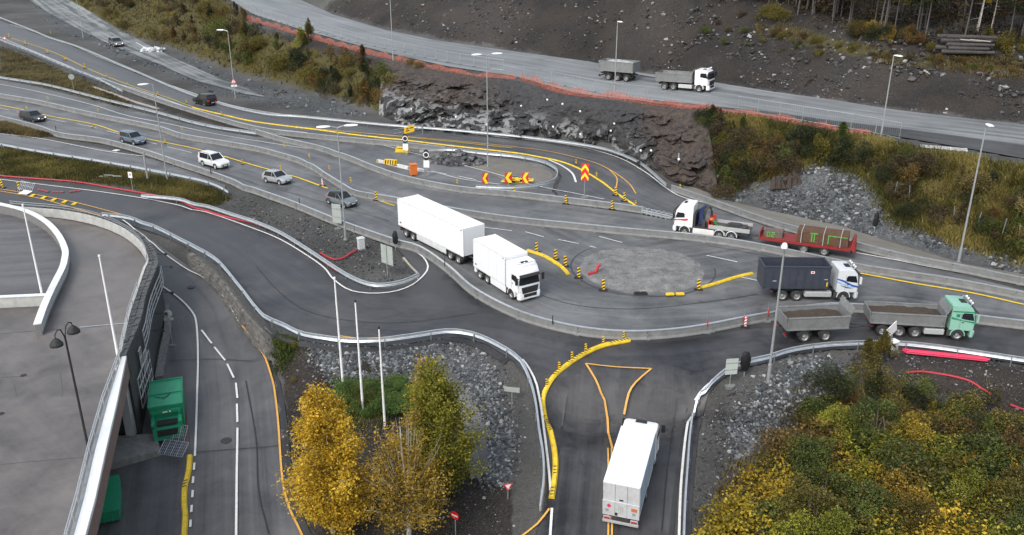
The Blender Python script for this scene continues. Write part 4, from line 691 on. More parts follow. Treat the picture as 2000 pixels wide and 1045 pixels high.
# ------------------------------------------------------------------ vehicles
WHEELS = {}
def wheel_meshes(r, wd, rim):
    k = (r, wd, rim.name)
    if k not in WHEELS:
        t = MB(); t.lathe_y([(r * .62, -wd / 2), (r * .93, -wd / 2), (r, -wd * .36), (r, wd * .36), (r * .93, wd / 2), (r * .62, wd / 2)], 0, 0, 24)
        q = MB(); q.lathe_y([(.001, wd * .30), (r * .16, wd * .34), (r * .2, wd * .26), (r * .48, wd * .12), (r * .56, wd * .40), (r * .63, wd * .46), (r * .63, -wd * .46), (r * .001, -wd * .3)], 0, 0, 20)
        for j in range(8): a = j * math.pi / 4; q.lathe_y([(.001, wd * .36), (r * .05, wd * .34), (r * .06, wd * .15)], r * .32 * math.cos(a), r * .32 * math.sin(a), 6)
        WHEELS[k] = (t.mesh('wheel', TYRE, smooth_=True), q.mesh('rim', rim, smooth_=True))
    return WHEELS[k]
def add_wheel(root, x, y, r, wd, rim=None):
    t, q = wheel_meshes(r, wd, rim or RIM); o = link('wheel', t, root, (x, y, r), (0, 0, 0 if y > 0 else math.pi)); link('rim', q, o); return o
def place(root, front, rear, wb, hw, side, sc=(.9, 1.12), yaw=None, dz=.03):
    A_, B_ = G(*front), G(*rear); d = A_[:2] - B_[:2]; L0 = np.linalg.norm(d); a = math.atan2(d[1], d[0]) if yaw is None else R(yaw); s = min(max(L0 / wb, sc[0]), sc[1])
    h = np.array([math.cos(a), math.sin(a)]); left = np.array([-h[1], h[0]]); m_ = (A_[:2] + B_[:2]) / 2 - left * side * hw * s
    f = m_ + h * wb * s / 2; b = m_ - h * wb * s / 2; zf, zb = float(H(*f)), float(H(*b))
    root.location = (f[0], f[1], zf + dz); root.rotation_euler = (0, -math.atan2(zf - zb, wb * s), a); root.scale = (s,) * 3; return s
def paint_mat(name, c, rough=.28, metal=.0, dirt=.12): return mat(name, c, rough, metal, var=.04, scale=1.5, dirt=dirt)
def car(label, front, rear, side, c, L=4.4, Wd=1.82, Ht=1.52, wb=2.7, kind='hatch', yaw=None, lit=True, cat='car', roofc=None, spare=False, name='parked_car', rails=False, sc=1.05):
    root = empty('car'); tag(root, label, cat)
    pm = paint_mat('car_paint_%d' % len(WHEELS) + label[:12].replace(' ', '_'), c, .25, .25); fo = (L - wb) * .47; ro = L - wb - fo; xf, xr = fo, -wb - ro; hw = Wd / 2; be = .60 * Ht; r = .335 if kind != 'suv' else .37
    zb = .2 if kind != 'suv' else .28
    def sec(x, z0, z1, w, k=.93): return [(x, -w * .9, z0), (x, -w, z0 + .12), (x, -w, (z0 + z1) / 2), (x, -w * .985, z1 - .1), (x, -w * k, z1), (x, 0, z1 + .025), (x, w * k, z1), (x, w * .985, z1 - .1), (x, w, (z0 + z1) / 2), (x, w, z0 + .12), (x, w * .9, z0)]
    b = MB(); cow = -.5 if kind != 'pickup' else -.6
    b.loft([sec(xr, .42, be * .84, hw * .82), sec(xr + .07, .32, be * .97, hw * .92), sec(xr + .4, zb, be * 1.0, hw), sec(-wb * .55, zb, be, hw), sec(cow, zb, be * .985, hw), sec(-.1, zb, be * .955, hw), sec(fo - .5, zb, be * .885, hw * .985), sec(fo - .18, zb + .03, be * .80, hw * .91), sec(fo, .36, be * .68, hw * .74)])
    body = b.obj('body', pm, root, .0, True)
    xb0 = xr + (.10 if kind == 'suv' else .16); xb1 = xr + (.32 if kind == 'suv' else .75 if kind == 'hatch' else .6); xw = -1.22; tw = hw - .2; bw = hw - .055
    g = MB(); g.hexa([(xb0, -bw, be - .01), (cow + .02, -bw, be - .03), (cow + .02, bw, be - .03), (xb0, bw, be - .01)], [(xb1, -tw, Ht - .05), (xw, -tw, Ht - .05), (xw, tw, Ht - .05), (xb1, tw, Ht - .05)]); g.obj('windows', GLASS, root, .02)
    p = MB(); p.loft([[(x, -w, z), (x, -w * .8, z + .045), (x, 0, z + .07), (x, w * .8, z + .045), (x, w, z), (x, 0, z - .02)] for x, w, z in ((xb1 - .08, tw * .9, Ht - .09), (xb1 + .15, tw + .01, Ht - .06), ((xb1 + xw) / 2, tw + .015, Ht - .045), (xw - .1, tw + .01, Ht - .06), (xw + .05, tw * .94, Ht - .085))]); p.obj('roof', roofc or pm, root, 0, True)
    for s in (-1, 1):
        pl = MB(); pl.box(xb0 + .3, cow, s * bw - .02, s * bw + .02, be - .05, be + .02)
        pl.tube([(cow + .02, s * bw, be - .03), (xw + .02, s * tw, Ht - .05)], .045, 6); pl.tube([(-wb * .55, s * (bw + .005), be), (-wb * .53, s * (tw + .005), Ht - .05)], .035, 6)
        pl.hexa([(xb0 - .02, s * bw - .03, be - .02), (xb0 + .42, s * bw - .03, be - .02), (xb0 + .42, s * bw + .025, be - .02), (xb0 - .02, s * bw + .025, be - .02)], [(xb1 - .03, s * tw - .03, Ht - .05), (xb1 + .14, s * tw - .03, Ht - .05), (xb1 + .14, s * tw + .02, Ht - .05), (xb1 - .03, s * tw + .02, Ht - .05)])
        pl.obj('window_pillars', pm, body, 0)
    ar = MB()
    for x in (0, -wb):
        for s in (-1, 1): ar.arch(r * .9, r * 1.2, s * (hw - .3), s * (hw + .01), x, r + .02)
    ar.box(-wb + r * 1.1, -r * 1.1, -hw - .012, hw + .012, zb - .03, zb + .1); ar.obj('wheel_arch_trim', BLACK, root)
    for x in (0, -wb):
        for s in (-1, 1): add_wheel(root, x, s * (hw - .09), r, .22, RIMD if c[0] < .1 else RIM)
    for s in (-1, 1):
        h = MB(); h.hexa([(fo - .42, s * hw * .93, be * .7), (fo - .02, s * hw * .62, be * .66), (fo - .02, s * hw * .38, be * .66), (fo - .3, s * hw * .5, be * .72)], [(fo - .46, s * hw * .96, be * .84), (fo - .10, s * hw * .68, be * .77), (fo - .08, s * hw * .42, be * .75), (fo - .3, s * hw * .5, be * .8)]); h.obj('headlight', LENS, root, .01)
        if lit: q = MB(); q.cyl((fo - .08, s * hw * .6, be * .71), (fo + .015, s * hw * .58, be * .71), .075, n=10); q.obj('lamp', LIT, root)
        t = MB(); t.box(xr - .015, xr + .3, s * hw * .62, s * hw * .93, be * .66, be * .92); t.obj('tail_light', TAIL, root, .02)
        q = MB(); q.box(cow - .25, cow - .08, s * (hw + .02), s * (hw + .2), be + .0, be + .14); q.obj('mirror', pm, root, .04)
    q = MB(); q.box(fo - .06, fo + .012, -hw * .5, hw * .5, .36, be * .56); q.obj('grille', BLACK, root, .02)
    for x, n in ((fo + .015, 1), (xr - .02, -1)):
        q = MB(); q.box(x - .008, x + .008, -.26, .26, .46, .57); q.obj('number_plate', PLATE, root)
    q = MB(); q.hexa([(xr + .0, -hw * .8, .25), (xr + .3, -hw * .96, .2), (xr + .3, hw * .96, .2), (xr + .0, hw * .8, .25)], [(xr - .02, -hw * .8, .42), (xr + .3, -hw * .97, .42), (xr + .3, hw * .97, .42), (xr - .02, hw * .8, .42)]); q.obj('rear_bumper', BLACK, root, .02)
    if rails:
        q = MB()
        for s in (-1, 1): q.tube([(xb1 + .1, s * (tw - .05), Ht + .0), (xb1 + .2, s * (tw - .05), Ht + .06), (xw - .3, s * (tw - .05), Ht + .06), (xw - .15, s * (tw - .05), Ht)], .022, 6)
        q.obj('roof_rails', BLACK, root)
    if spare: q = MB(); q.tube([(xr - .2, 0, be * .9), (xr + .02, 0, be * .9)], .33, 16); q.obj('spare_wheel_cover', BLACK, root, .03)
    place(root, front, rear, wb, hw, side, (sc, sc), yaw); return root
car('silver grey crossover coming down the gravel track beside the brown slope', (224, 95), (213, 86.5), -1, (.16, .17, .18), 4.6, 1.9, 1.62, 2.7, 'suv', yaw=-52, sc=1.36)
car('black off-roader with a spare wheel on its back, driving away on the upper road', (380, 202.6), (400.5, 208.6), 1, (.012, .016, .014), 4.25, 1.8, 1.7, 2.45, 'suv', spare=True, lit=False, yaw=142, sc=1.24)
car('dark grey estate car, last in the row near the left edge', (66.5, 240), (44, 235), -1, (.045, .05, .06), 4.8, 1.85, 1.5, 2.8, 'estate', yaw=-31, sc=1.13)
car('blue grey crossover second from the left in the row of cars', (263, 285.5), (238, 278), -1, (.15, .19, .235), 4.6, 1.88, 1.62, 2.76, 'suv', lit=False, yaw=-35, sc=1.1)
car('white off-road car with black tyres and roof rails in the row', (421, 332), (396, 324.5), -1, (.74, .75, .76), 4.9, 1.95, 1.9, 2.79, 'suv', rails=True, lit=False, yaw=-37)
car('silver hatchback ahead of the white off-road car', (546.5, 363.5), (519, 356), -1, (.36, .38, .40), 4.45, 1.8, 1.55, 2.7, 'hatch', lit=False, yaw=-37)
car('grey hatchback with black roof just behind the white trailer', (672, 407.5), (642, 398.6), -1, (.17, .19, .205), 4.26, 1.82, 1.57, 2.77, 'hatch', roofc=GLASS, lit=False, yaw=-39)

def side_panel(mb, pts, y, m=0, t=.012):   # thin plate on a cab side: pts in x,z
    s = 1 if y > 0 else -1; mb.prism(pts, y, y + s * t, m)
def truck(label, front, rear, side, axles, cabc, roof=3.0, cabl=2.25, stripes=None, rims=None, hr=1.02, tag_axle=(), lit=False, skirt=None, arches=None, bar=False, sc=(.9, 1.12), yaw=None, dark_visor=True, deflector=False):
    """axles: x of each axle, first is 0; last gives the wheelbase"""
    root = empty('truck'); tag(root, label, 'truck'); wb = -axles[-1]; hw = 1.25; r = .51
    pm = paint_mat('cab_paint_' + label[:14].replace(' ', '_'), cabc, .3, 0, .1); z0 = .95; fx = 1.38; bx = fx - cabl
    hi = roof > 3.3
    prof = [(bx, z0), (fx - .04, z0), (fx, 1.5), (fx - .02, 1.85), (fx - .2, 2.78), (fx - .5, roof - (.35 if hi else .12)), (fx - (1.0 if hi else .8), roof), (bx, roof)]
    cb = MB(); n = len(prof)
    cb.loft([[(x - (.12 if x > 0 else 0) * (abs(y) > 1.1), y, z) for x, z in prof] for y in (-1.24, -1.0, 0, 1.0, 1.24)]); cb.obj('cab', pm, root, .05, True)
    k = MB(); k.hexa([(fx + .016, -1.02, 1.82), (fx + .016, 1.02, 1.82), (fx - .12, 1.2, 1.82), (fx - .12, -1.2, 1.82)], [(fx - .155, -.98, 2.7), (fx - .155, .98, 2.7), (fx - .28, 1.13, 2.7), (fx - .28, -1.13, 2.7)]); k.obj('windscreen', GLASS, root)
    for s in (-1, 1):
        k = MB(); side_panel(k, [(fx - .2, 1.98), (fx - .42, 2.66), (fx - 1.15, 2.66), (fx - 1.28, 2.5), (fx - 1.28, 2.12), (fx - .7, 2.02)], s * 1.243); k.obj('side_window', GLASS, root)
        k = MB(); side_panel(k, [(fx - .12, 1.0), (fx - .12, 1.94), (fx - .13, 1.94), (fx - .13, 1.0)], s * 1.243); side_panel(k, [(fx - 1.33, 1.0), (fx - 1.33, 2.7), (fx - 1.345, 2.7), (fx - 1.345, 1.0)], s * 1.243); side_panel(k, [(fx - 1.2, 1.72), (fx - 1.2, 1.8), (fx - 1.02, 1.8), (fx - 1.02, 1.72)], s * 1.25); k.obj('door_seams', BLACK, root)
        k = MB(); k.box(fx - .12, fx + .05, s * 1.36, s * 1.62, 1.95, 2.65); k.box(fx - .1, fx + .0, s * 1.2, s * 1.4, 2.5, 2.56); k.obj('mirror', BLACK if cabc[0] > .7 or hi else pm, root, .05)
        k = MB(); k.hexa([(fx - .25, s * 1.24, .68), (fx + .06, s * 1.1, .68), (fx + .06, s * .78, .68), (fx - .2, s * .8, .68)], [(fx - .3, s * 1.25, .98), (fx + .02, s * 1.12, .98), (fx + .02, s * .8, .94), (fx - .2, s * .8, .94)]); k.obj('headlight', LENS, root, .02)
        if lit: k = MB(); k.cyl((fx, s * .95, .82), (fx + .07, s * .95, .82), .09, n=10); k.obj('lamp', LIT, root)
        a = MB(); a.arch(.56, .64, s * .85, s * 1.262, 0, .52); a.obj('wheel_arch', pm, root); a = MB(); a.arch(.2, .56, s * .8, s * 1.249, 0, .52); a.obj('wheel_well', BLACK, root)
        st = MB(); st.box(-.72, -.62, s * .9, s * 1.22, .35, .95); st.box(-.9, -.62, s * 1.0, s * 1.245, .4, .95); st.obj('cab_step', CHAS, root, .02)
    bp_ = MB(); bp_.loft([[(fx - .35, y, .34), (fx + (.06 if abs(y) < 1.1 else -.12), y, .34), (fx + (.08 if abs(y) < 1.1 else -.1), y, .66), (fx + (.02 if abs(y) < 1.1 else -.14), y, .97), (fx - .35, y, .97)] for y in (-1.25, -1.05, 0, 1.05, 1.25)]); bp_.obj('bumper', pm, root, .03, True)
    g = MB(); g.box(fx - .02, fx + .087, -.72, .72, .56, .88, 0); g.hexa([(fx - .05, -.82, .94), (fx + .05, -.82, .94), (fx + .03, .82, .94), (fx - .05, .82, .94)], [(fx - .05, -.95, 1.58), (fx + .02, -.95, 1.58), (fx + .02, .95, 1.58), (fx - .05, .95, 1.58)], 0)
    for z in (1.06, 1.2, 1.34, 1.48): g.box(fx, fx + .03, -.85, .85, z, z + .03, 1)
    g.obj('grille', [BLACK, CHAS], root)
    pk = MB(); pk.box(fx + .086, fx + .096, -.26, .26, .42, .52); pk.obj('number_plate', PLATE, root)
    if dark_visor: v = MB(); v.hexa([(fx - .2, -1.1, 2.74), (fx + .14, -1.05, 2.6), (fx + .14, 1.05, 2.6), (fx - .2, 1.1, 2.74)], [(fx - .2, -1.1, 2.79), (fx + .16, -1.05, 2.65), (fx + .16, 1.05, 2.65), (fx - .2, 1.1, 2.79)]); v.obj('sun_visor', BLACK, root)
    rh = MB(); rh.box(fx - 1.25, fx - .75 + (0 if not hi else -.2), -.42, .42, roof + .002, roof + .05); rh.obj('roof_hatch', BLACK, root, .02)
    if bar:
        q = MB(); q.tube([(fx - .75, -1.0, roof), (fx - .55, -1.0, roof + .12), (fx - .55, 1.0, roof + .12), (fx - .75, 1.0, roof)], .04, 8); q.obj('light_bar', STEEL, root)
        for y in (-.75, -.3, .3, .75): q = MB(); q.tube([(fx - .52, y, roof + .18), (fx - .40, y, roof + .18)], .1, 12); q.obj('spot_lamp', LENS, root)
    if stripes:
        for pts, mm in stripes:
            k = MB()
            for s in (-1, 1): side_panel(k, [(fx + a, z) for a, z in pts], s * 1.247, 0, .008)
            k.obj('stripe', mm, root)
    ch = MB(); xe = axles[-1] - 1.0
    for s in (-1, 1): ch.box(xe, .9, s * .34, s * .46, .72, .98)
    for x in axles: ch.box(x - .1, x + .1, -.9, .9, .42, .62)
    ch.box(xe, xe + .12, -.9, .9, .7, .98); ch.obj('chassis', CHAS, root)
    for i, x in enumerate(axles):
        for s in (-1, 1):
            if i == 0: add_wheel(root, x, s * 1.08, r, .34, rims)
            else: add_wheel(root, x, s * .98, r, .56, rims)
            if i and arches: a = MB(); a.arch(.57, .64, s * .7, s * 1.262, x, .52); o = a.obj('mudguard', arches, root); 
    for s in (-1, 1):
        if axles[1] < -2.6:
            f = MB(); f.box(axles[1] + .75, -1.1, s * .62, s * 1.2, .42, .95) if s < 0 else f.tube([(axles[1] + .75, .9, .7), (-1.1, .9, .7)], .31, 14); f.obj('fuel_tank', ALU if not skirt else CHAS, root, .05)
        if skirt: f = MB(); f.box(axles[1] + .62, -.95, s * 1.2, s * 1.245, .3, .98); f.obj('side_skirt', skirt, root, .02)
        t = MB(); t.box(xe - .03, xe + .0, s * .6, s * 1.0, .78, .92); t.obj('tail_light', TAIL, root)
    s = place(root, front, rear, wb, 1.25, side, sc, yaw); root['fit'] = s
    return root
def box_body(root, x0, x1, z0, z1, m, doors=True, skirt=None, hw=1.28):
    b = MB(); b.box(x0, x1, -hw, hw, z0, z1); b.obj('box_body', m, root, .03)
    fr = MB()
    for s in (-1, 1): fr.box(x0 - .012, x1 + .012, s * (hw - .04), s * (hw + .014), z0 - .05, z0 + .1); fr.box(x0 - .012, x1 + .012, s * (hw - .06), s * (hw + .014), z1 - .07, z1 + .012)
    for x in (x0, x1):
        for s in (-1, 1): fr.box(x - .014, x + .014, s * (hw - .09), s * (hw + .013), z0 + .1, z1 - .07)
    fr.obj('corner_trim', mat('white_trim', (.66, .67, .67), .4, var=.05), root)
    if doors:
        d = MB()
        for y in (-.9, -.3, 0, .3, .9): d.box(x0 - .03, x0 - .002, y - .012, y + .012, z0 + .1, z1 - .1)
        for y in (-.6, .6): d.box(x0 - .04, x0 - .002, y - .04, y + .04, z0 + .5, z0 + .65)
        d.obj('door_bars', GREYP, root)
    sm = MB(); n_ = int((x1 - x0) / 1.25)
    for k in range(1, n_):
        x = x0 + (x1 - x0) * k / n_
        for s in (-1, 1): sm.box(x - .012, x + .012, s * hw, s * (hw + .004), z0 + .12, z1 - .08, 0)
    for k in range(1, n_ + 1, 2):
        x = x0 + (x1 - x0) * (k - .5) / n_
        for s in (-1, 1): sm.box(x - .05, x + .05, s * (hw + .014), s * (hw + .024), z0 - .01, z0 + .04, 1)
    for s in (-1, 1): sm.box(x0 + .3, x0 + .62, s * hw, s * (hw + .006), z0 + .25, z0 + .4, 2); sm.box(x1 - .45, x1 - .25, s * hw, s * (hw + .006), z1 - .3, z1 - .2, 2)
    sm.obj('panel_seams', [mat('seam_pale', (.56, .57, .58), .5), ORNG, CHAS], root)
def trailer(label, front, rear, side, axles, length, x1, name='trailer', cat='trailer', drawbar=0., rims=None, sc=(.85, 1.15), r=.5, yaw=None):
    root = empty(name); tag(root, label, cat); ch = MB()
    for s in (-1, 1): ch.box(x1 - length, x1, s * .34, s * .46, .82, 1.05)
    for x in axles: ch.box(x - .1, x + .1, -.9, .9, .4, .6)
    ch.box(x1 - length, x1 - length + .12, -1.15, 1.15, .45, .6)
    if drawbar: 
        for s in (-1, 1): ch.tube([(x1 - .2, s * .5, .9), (x1 + drawbar, 0, .75)], .07, 8)
        ch.box(x1 + drawbar - .1, x1 + drawbar + .15, -.1, .1, .68, .82)
    ch.obj('chassis', CHAS, root)
    for x in axles:
        for s in (-1, 1): add_wheel(root, x, s * 1.0, r, .5, rims)
    for s in (-1, 1):
        t = MB(); t.box(x1 - length - .03, x1 - length, s * .7, s * 1.15, .62, .76); t.obj('tail_light', TAIL, root)
        for x in axles: mg_ = MB(); mg_.arch(r * 1.14, r * 1.2, s * .72, s * 1.25, x, r, a0=.15, a1=math.pi - .15); mg_.obj('mudguard', CHAS, root)
    root['fit'] = place(root, front, rear, axles[0] - axles[-1], 1.25, side, sc, yaw); return root
BOXW = mat('white_box_sheet', (.74, .75, .765), .42, var=.025, scale=.8); BOXG = mat('grey_door_sheet', (.52, .53, .54), .5, var=.08, dirt=.25)

# white truck and its long trailer
wt = truck('large white truck with a high cab and white box body, left of the roundabout', (998, 585), (937.5, 546), -1, [0, -4.4, -5.8], (.78, .79, .80), 3.65, 2.3, rims=RIM, bar=True, skirt=BOXW, lit=False)
box_body(wt, -7.0, -1.02, 1.08, 3.98, BOXW); k = MB(); k.box(1.385 - .35, 1.385 - .31, -.5, .5, 3.0, 3.16); k.box(-.05, .0, 0, 0.01, 3, 3.01); 
for s in (-1, 1): q = MB(); q.box(-3.6, -1.05, s * 1.21, s * 1.25, .45, 1.02); q.box(-6.9, -6.5, s * 1.1, s * 1.25, .5, 1.02); q.obj('rear_skirt', BOXW, wt, .02)
tr = trailer('long white box trailer coupled behind the white truck', (895, 516.5), (793, 464), -1, [0, -1.4, -8.4, -9.8], 12.1, 1.0, drawbar=1.5)
box_body(tr, -11.2, 1.0, 1.1, 3.98, BOXW)
for s in (-1, 1): q = MB(); q.box(-7.6, -2.1, s * 1.22, s * 1.27, .42, 1.02); q.obj('side_skirt', mat('pale_skirt', (.62, .63, .63), .5, var=.06, dirt=.3), tr, .02)
# crane truck with low trailer
REDS = [([(-.0, 1.74), (-.9, 1.88), (-1.5, 1.95), (-1.5, 2.08), (-1.75, 1.86), (-1.5, 1.72), (-.9, 1.72), (-.0, 1.62)], RED)]
ct = truck('white crane truck with a red arrow stripe, heading left past the roundabout', (1336, 459), (1427, 471), 1, [0, -4.0, -5.4], (.78, .79, .79), 3.6, 2.25, stripes=REDS, rims=RIM, skirt=mat('white_skirt', (.72, .71, .69), .45, var=.06, dirt=.2), arches=WHITE)
cr = MB(); NAVY = mat('navy_crane_paint', (.02, .035, .10), .4, var=.15); cr.box(-1.75, -1.35, -.9, .3, 1.0, 1.5); cr.box(-1.85, -1.4, -.35, .1, 1.0, 3.0); cr.hexa([(-1.6, -.3, 2.9), (-1.3, -.3, 2.9), (-1.3, .1, 2.9), (-1.6, .1, 2.9)], [(-2.3, -.3, 3.3), (-1.9, -.3, 3.45), (-1.9, .1, 3.45), (-2.3, .1, 3.3)]); cr.box(-1.5, -1.1, -.95, -.5, 1.4, 2.7); cr.box(-1.95, -1.5, .15, .6, 1.3, 2.5); cr.obj('crane_column', NAVY, ct, .03)
cr = MB(); cr.tube([(-1.95, .35, 1.3), (-2.1, .4, 3.1), (-2.5, -.2, 3.35), (-2.7, -.6, 2.6), (-2.6, -.7, 1.5)], [.16, .16, .15, .13, .12], 8); cr.tube([(-1.7, -.9, 1.2), (-1.8, -.8, 2.9), (-2.3, -.2, 3.2)], .12, 8); cr.box(-2.3, -1.9, .75, 1.15, 1.0, 2.0); cr.obj('crane_boom', CHAS, ct)
q = MB(); q.box(-1.15, -.95, -1.1, 1.1, 1.0, 2.6); q.box(-2.6, -1.1, -1.2, 1.2, .98, 1.06); q.obj('crane_base', CHAS, ct)
q = MB(); q.box(-7.4, -2.75, -1.22, 1.22, 1.05, 1.2); q.obj('flatbed', mat('bed_floor', (.06, .055, .05), .7, var=.3), ct); q = MB(); q.box(-7.4, -2.75, 1.2, 1.25, 1.12, 1.6); q.obj('drop_side', GREYP, ct, .01); q = MB(); q.box(-7.4, -2.75, -1.25, -1.2, 1.12, 1.6); q.obj('drop_side', GREYP, ct, .01)
q = MB(); q.box(-6.9, -4.6, -.9, .3, 1.2, 1.45); q.box(-6.2, -4.9, -.7, .1, 1.45, 1.62); q.tube([(-7.1, .6, 1.3), (-4.4, .75, 1.32)], .1, 8); q.obj('stowed_gear', CHAS, ct, .02); q = MB(); q.box(-2.75, -2.66, -1.22, 1.22, 1.1, 2.1); q.obj('headboard', RED, ct, .01)
q = MB()
q.box(-3.2, -2.85, -.9, -.6, 1.2, 2.2); q.box(-3.2, -2.9, -.6, .2, 1.2, 1.6); q.box(-3.2, -2.85, .2, .5, 1.2, 2.2)
q.obj('crate_rack', RED, ct); q = MB(); q.tube([(-3.0, .95, 2.25), (-3.3, .8, 1.9), (-3.6, .6, 1.35), (-4.1, .4, 1.28)], .17, 8); q.obj('green_straps', mat('green_strap', (.04, .22, .07), .7), ct); q = MB(); q.box(-3.15, -2.8, .7, 1.15, 2.1, 2.32); q.obj('orange_straps', ORNG, ct, .04)
lt_ = trailer('red low trailer behind the crane truck', (1529, 490), (1608, 501), 1, [0, -2.05, -4.1], 9.2, 2.4, drawbar=1.4)
q = MB(); q.box(-6.6, 2.6, -1.25, 1.25, .98, 1.12); q.obj('deck', mat('red_deck', (.22, .03, .025), .6, var=.25, dirt=.3), lt_, .01)
q = MB()
for s in (-1, 1): q.box(-6.6, 2.6, s * 1.25, s * 1.29, .86, 1.13)
q.box(2.5, 2.62, -1.25, 1.25, 1.12, 1.75); q.hexa([(-7.1, -1.25, .75), (-6.5, -1.25, 1.1), (-6.5, 1.25, 1.1), (-7.1, 1.25, .75)], [(-6.95, -1.2, 2.1), (-6.75, -1.2, 2.1), (-6.75, 1.2, 2.1), (-6.95, 1.2, 2.1)]); q.obj('red_frame', mat('bright_red_frame', (.25, .026, .024), .45, var=.15), lt_, .02)
def on(root, mb, name, m, label, cat, origin=(0, 0, 0), bevel=0., group=None, smooth_=False):
    o = mb.obj(name, m, None, bevel, smooth_, origin); s = root.scale[0]; Mx = Matrix.Translation(root.location) @ root.rotation_euler.to_matrix().to_4x4() @ Matrix.Diagonal((s, s, s, 1))
    o.location = Mx @ Vector(origin); o.rotation_euler = root.rotation_euler; o.scale = (s, s, s); tag(o, label, cat, group); return o
q = MB(); q.box(-6.3, -1.2, -1.0, 1.0, 1.13, 1.2)
for s in (-1, 1): q.box(-6.3, -1.2, s * .96, s * 1.04, 1.2, 2.35)
for x in (-6.3, -1.25): q.box(x, x + .06, -.96, .96, 1.2, 2.35)
q.box(-6.24, -1.25, -.96, .96, 2.28, 2.34)
GRN = mat('green_spray', (.08, .36, .06), .6); mk = MB()
st_ = on(lt_, q, 'steel_box', RUST, 'big rusty brown steel box with green sprayed lines on the red trailer', 'steel box', (-3.7, 0, 1.13))
for x0, x1_, z in ((-6.2, -4.3, 2.16), (-3.3, -2.5, 2.2)): mk.box(x0 + 3.7, x1_ + 3.7, 1.042, 1.052, z - 1.13, z - 1.13 + .1)
for x in (-4.4, -3.0, -2.75): mk.box(x + 3.7, x + 3.8, 1.042, 1.052, .2, 1.05)
mk.obj('sprayed_lines', GRN, st_)
q = MB()
for x in (-5.6, -3.9, -1.7): q.box(x, x + .07, -1.3, 1.3, 2.36, 2.40); q.box(x, x + .07, 1.255, 1.295, 1.13, 2.38)
q.obj('load_straps', GREYP, lt_)
# green bundle with number
q = MB(); q.box(.3, 2.2, -.6, .75, 1.13, 1.75); bu = on(lt_, q, 'steel_plate_stack', mat('plate_stack', (.12, .09, .075), .8, var=.3), 'stack of steel plates with green 02 sprayed on its side, front of the red trailer', 'steel plates', (1.2, 0, 1.13), .01)
mk = MB()
def strokes(mb, segs, x0, z0, sx, y, w=.05):
    for (a, b), (c, d) in segs: mb.tube([(x0 + a * sx, y, z0 + b * sx), (x0 + c * sx, y, z0 + d * sx)], w, 5)
Z0 = [((0, 0), (.6, 0)), ((.6, 0), (.6, 1)), ((.6, 1), (0, 1)), ((0, 1), (0, 0))]; Z2 = [((0, 1), (.6, 1)), ((.6, 1), (.6, .5)), ((.6, .5), (0, .5)), ((0, .5), (0, 0)), ((0, 0), (.6, 0))]
mir = lambda S_: [((-a, b), (-c, d)) for (a, b), (c, d) in S_]
strokes(mk, mir(Z0), .65, .06, .46, .76); strokes(mk, mir(Z2), .2, .06, .46, .76); mk.obj('sprayed_number', GRN, bu)
# hook truck with dark container
BST = [([(-.1, 1.62), (-.7, 1.78), (-1.5, 2.2), (-2.2, 2.42), (-2.2, 2.3), (-1.5, 2.02), (-.7, 1.6), (-.1, 1.45)], BLUE), ([(-.3, 1.5), (-1.0, 1.6), (-1.8, 1.95), (-2.2, 2.1), (-2.2, 2.0), (-1.7, 1.82), (-.9, 1.5)], mat('pale_blue_stripe', (.08, .36, .72), .4)), ([(-.5, 1.36), (-1.2, 1.42), (-1.9, 1.72), (-1.2, 1.53)], mat('black_stripe', (.015, .015, .02), .4))]
ht = truck('pale grey hook-lift truck with blue swoosh stripes on the cab', (1645, 590), (1527, 588.5), -1, [0, -4.4, -5.75], (.60, .62, .64), 3.25, 2.1, stripes=BST, rims=RIM, bar=True)
q = MB()
for s in (-1, 1): q.box(-6.9, -1.3, s * .42, s * .52, 1.0, 1.22)
q.box(-1.6, -1.3, -.2, .2, 1.0, 2.4); q.obj('hook_frame', CHAS, ht)
DKB = mat('dark_blue_container_paint', (.035, .042, .06), .5, var=.15, dirt=.25); q = MB(); x0, x1_ = -7.75, -1.45
q.box(x0, x1_, -1.22, 1.22, 1.26, 1.34)
for s in (-1, 1): q.box(x0, x1_, s * 1.16, s * 1.22, 1.34, 3.45); q.box(x0 - .05, x1_ + .05, s * 1.12, s * 1.29, 3.452, 3.57)
q.box(x0, x0 + .06, -1.16, 1.16, 1.34, 3.45); q.box(x1_ - .06, x1_, -1.16, 1.16, 1.34, 3.45); q.box(x0 - .05, x0 + .09, -1.12, 1.12, 3.452, 3.57); q.box(x1_ - .09, x1_ + .05, -1.12, 1.12, 3.452, 3.57)
for x in np.linspace(x0 + .1, x1_ - .2, 9):
    for s in (-1, 1): q.box(x, x + .1, s * 1.22, s * 1.28, 1.3, 3.45)
q.box(x0 + .1, x1_ - .1, -1.1, 1.1, 1.345, 1.7, 0)
dc = on(ht, q, 'roll_off_container', DKB, 'dark open-top ribbed container carried on the hook-lift truck', 'container', (-4.5, 0, 1.26))
q = MB()
for s in (-1, 1): q.box(1.15, 1.5, s * 1.285, s * 1.295, 1.62, 1.85, 0); q.box(1.22, 1.43, s * 1.296, s * 1.30, 1.68, 1.79, 1)
q.obj('label_plate', [WHITE, RED], dc); q = MB()
for s in (-1, 1): q.box(2.75, 2.85, s * 1.285, s * 1.295, .3, .75)
q.obj('yellow_marker', YEL, dc); q = MB()
for s in (-1, 1): q.box(-2.35, -2.0, s * 1.285, s * 1.293, .8, .84); q.box(2.5, 2.8, s * 1.285, s * 1.293, 1.0, 1.04)
q.obj('white_marks', WHITE, dc)
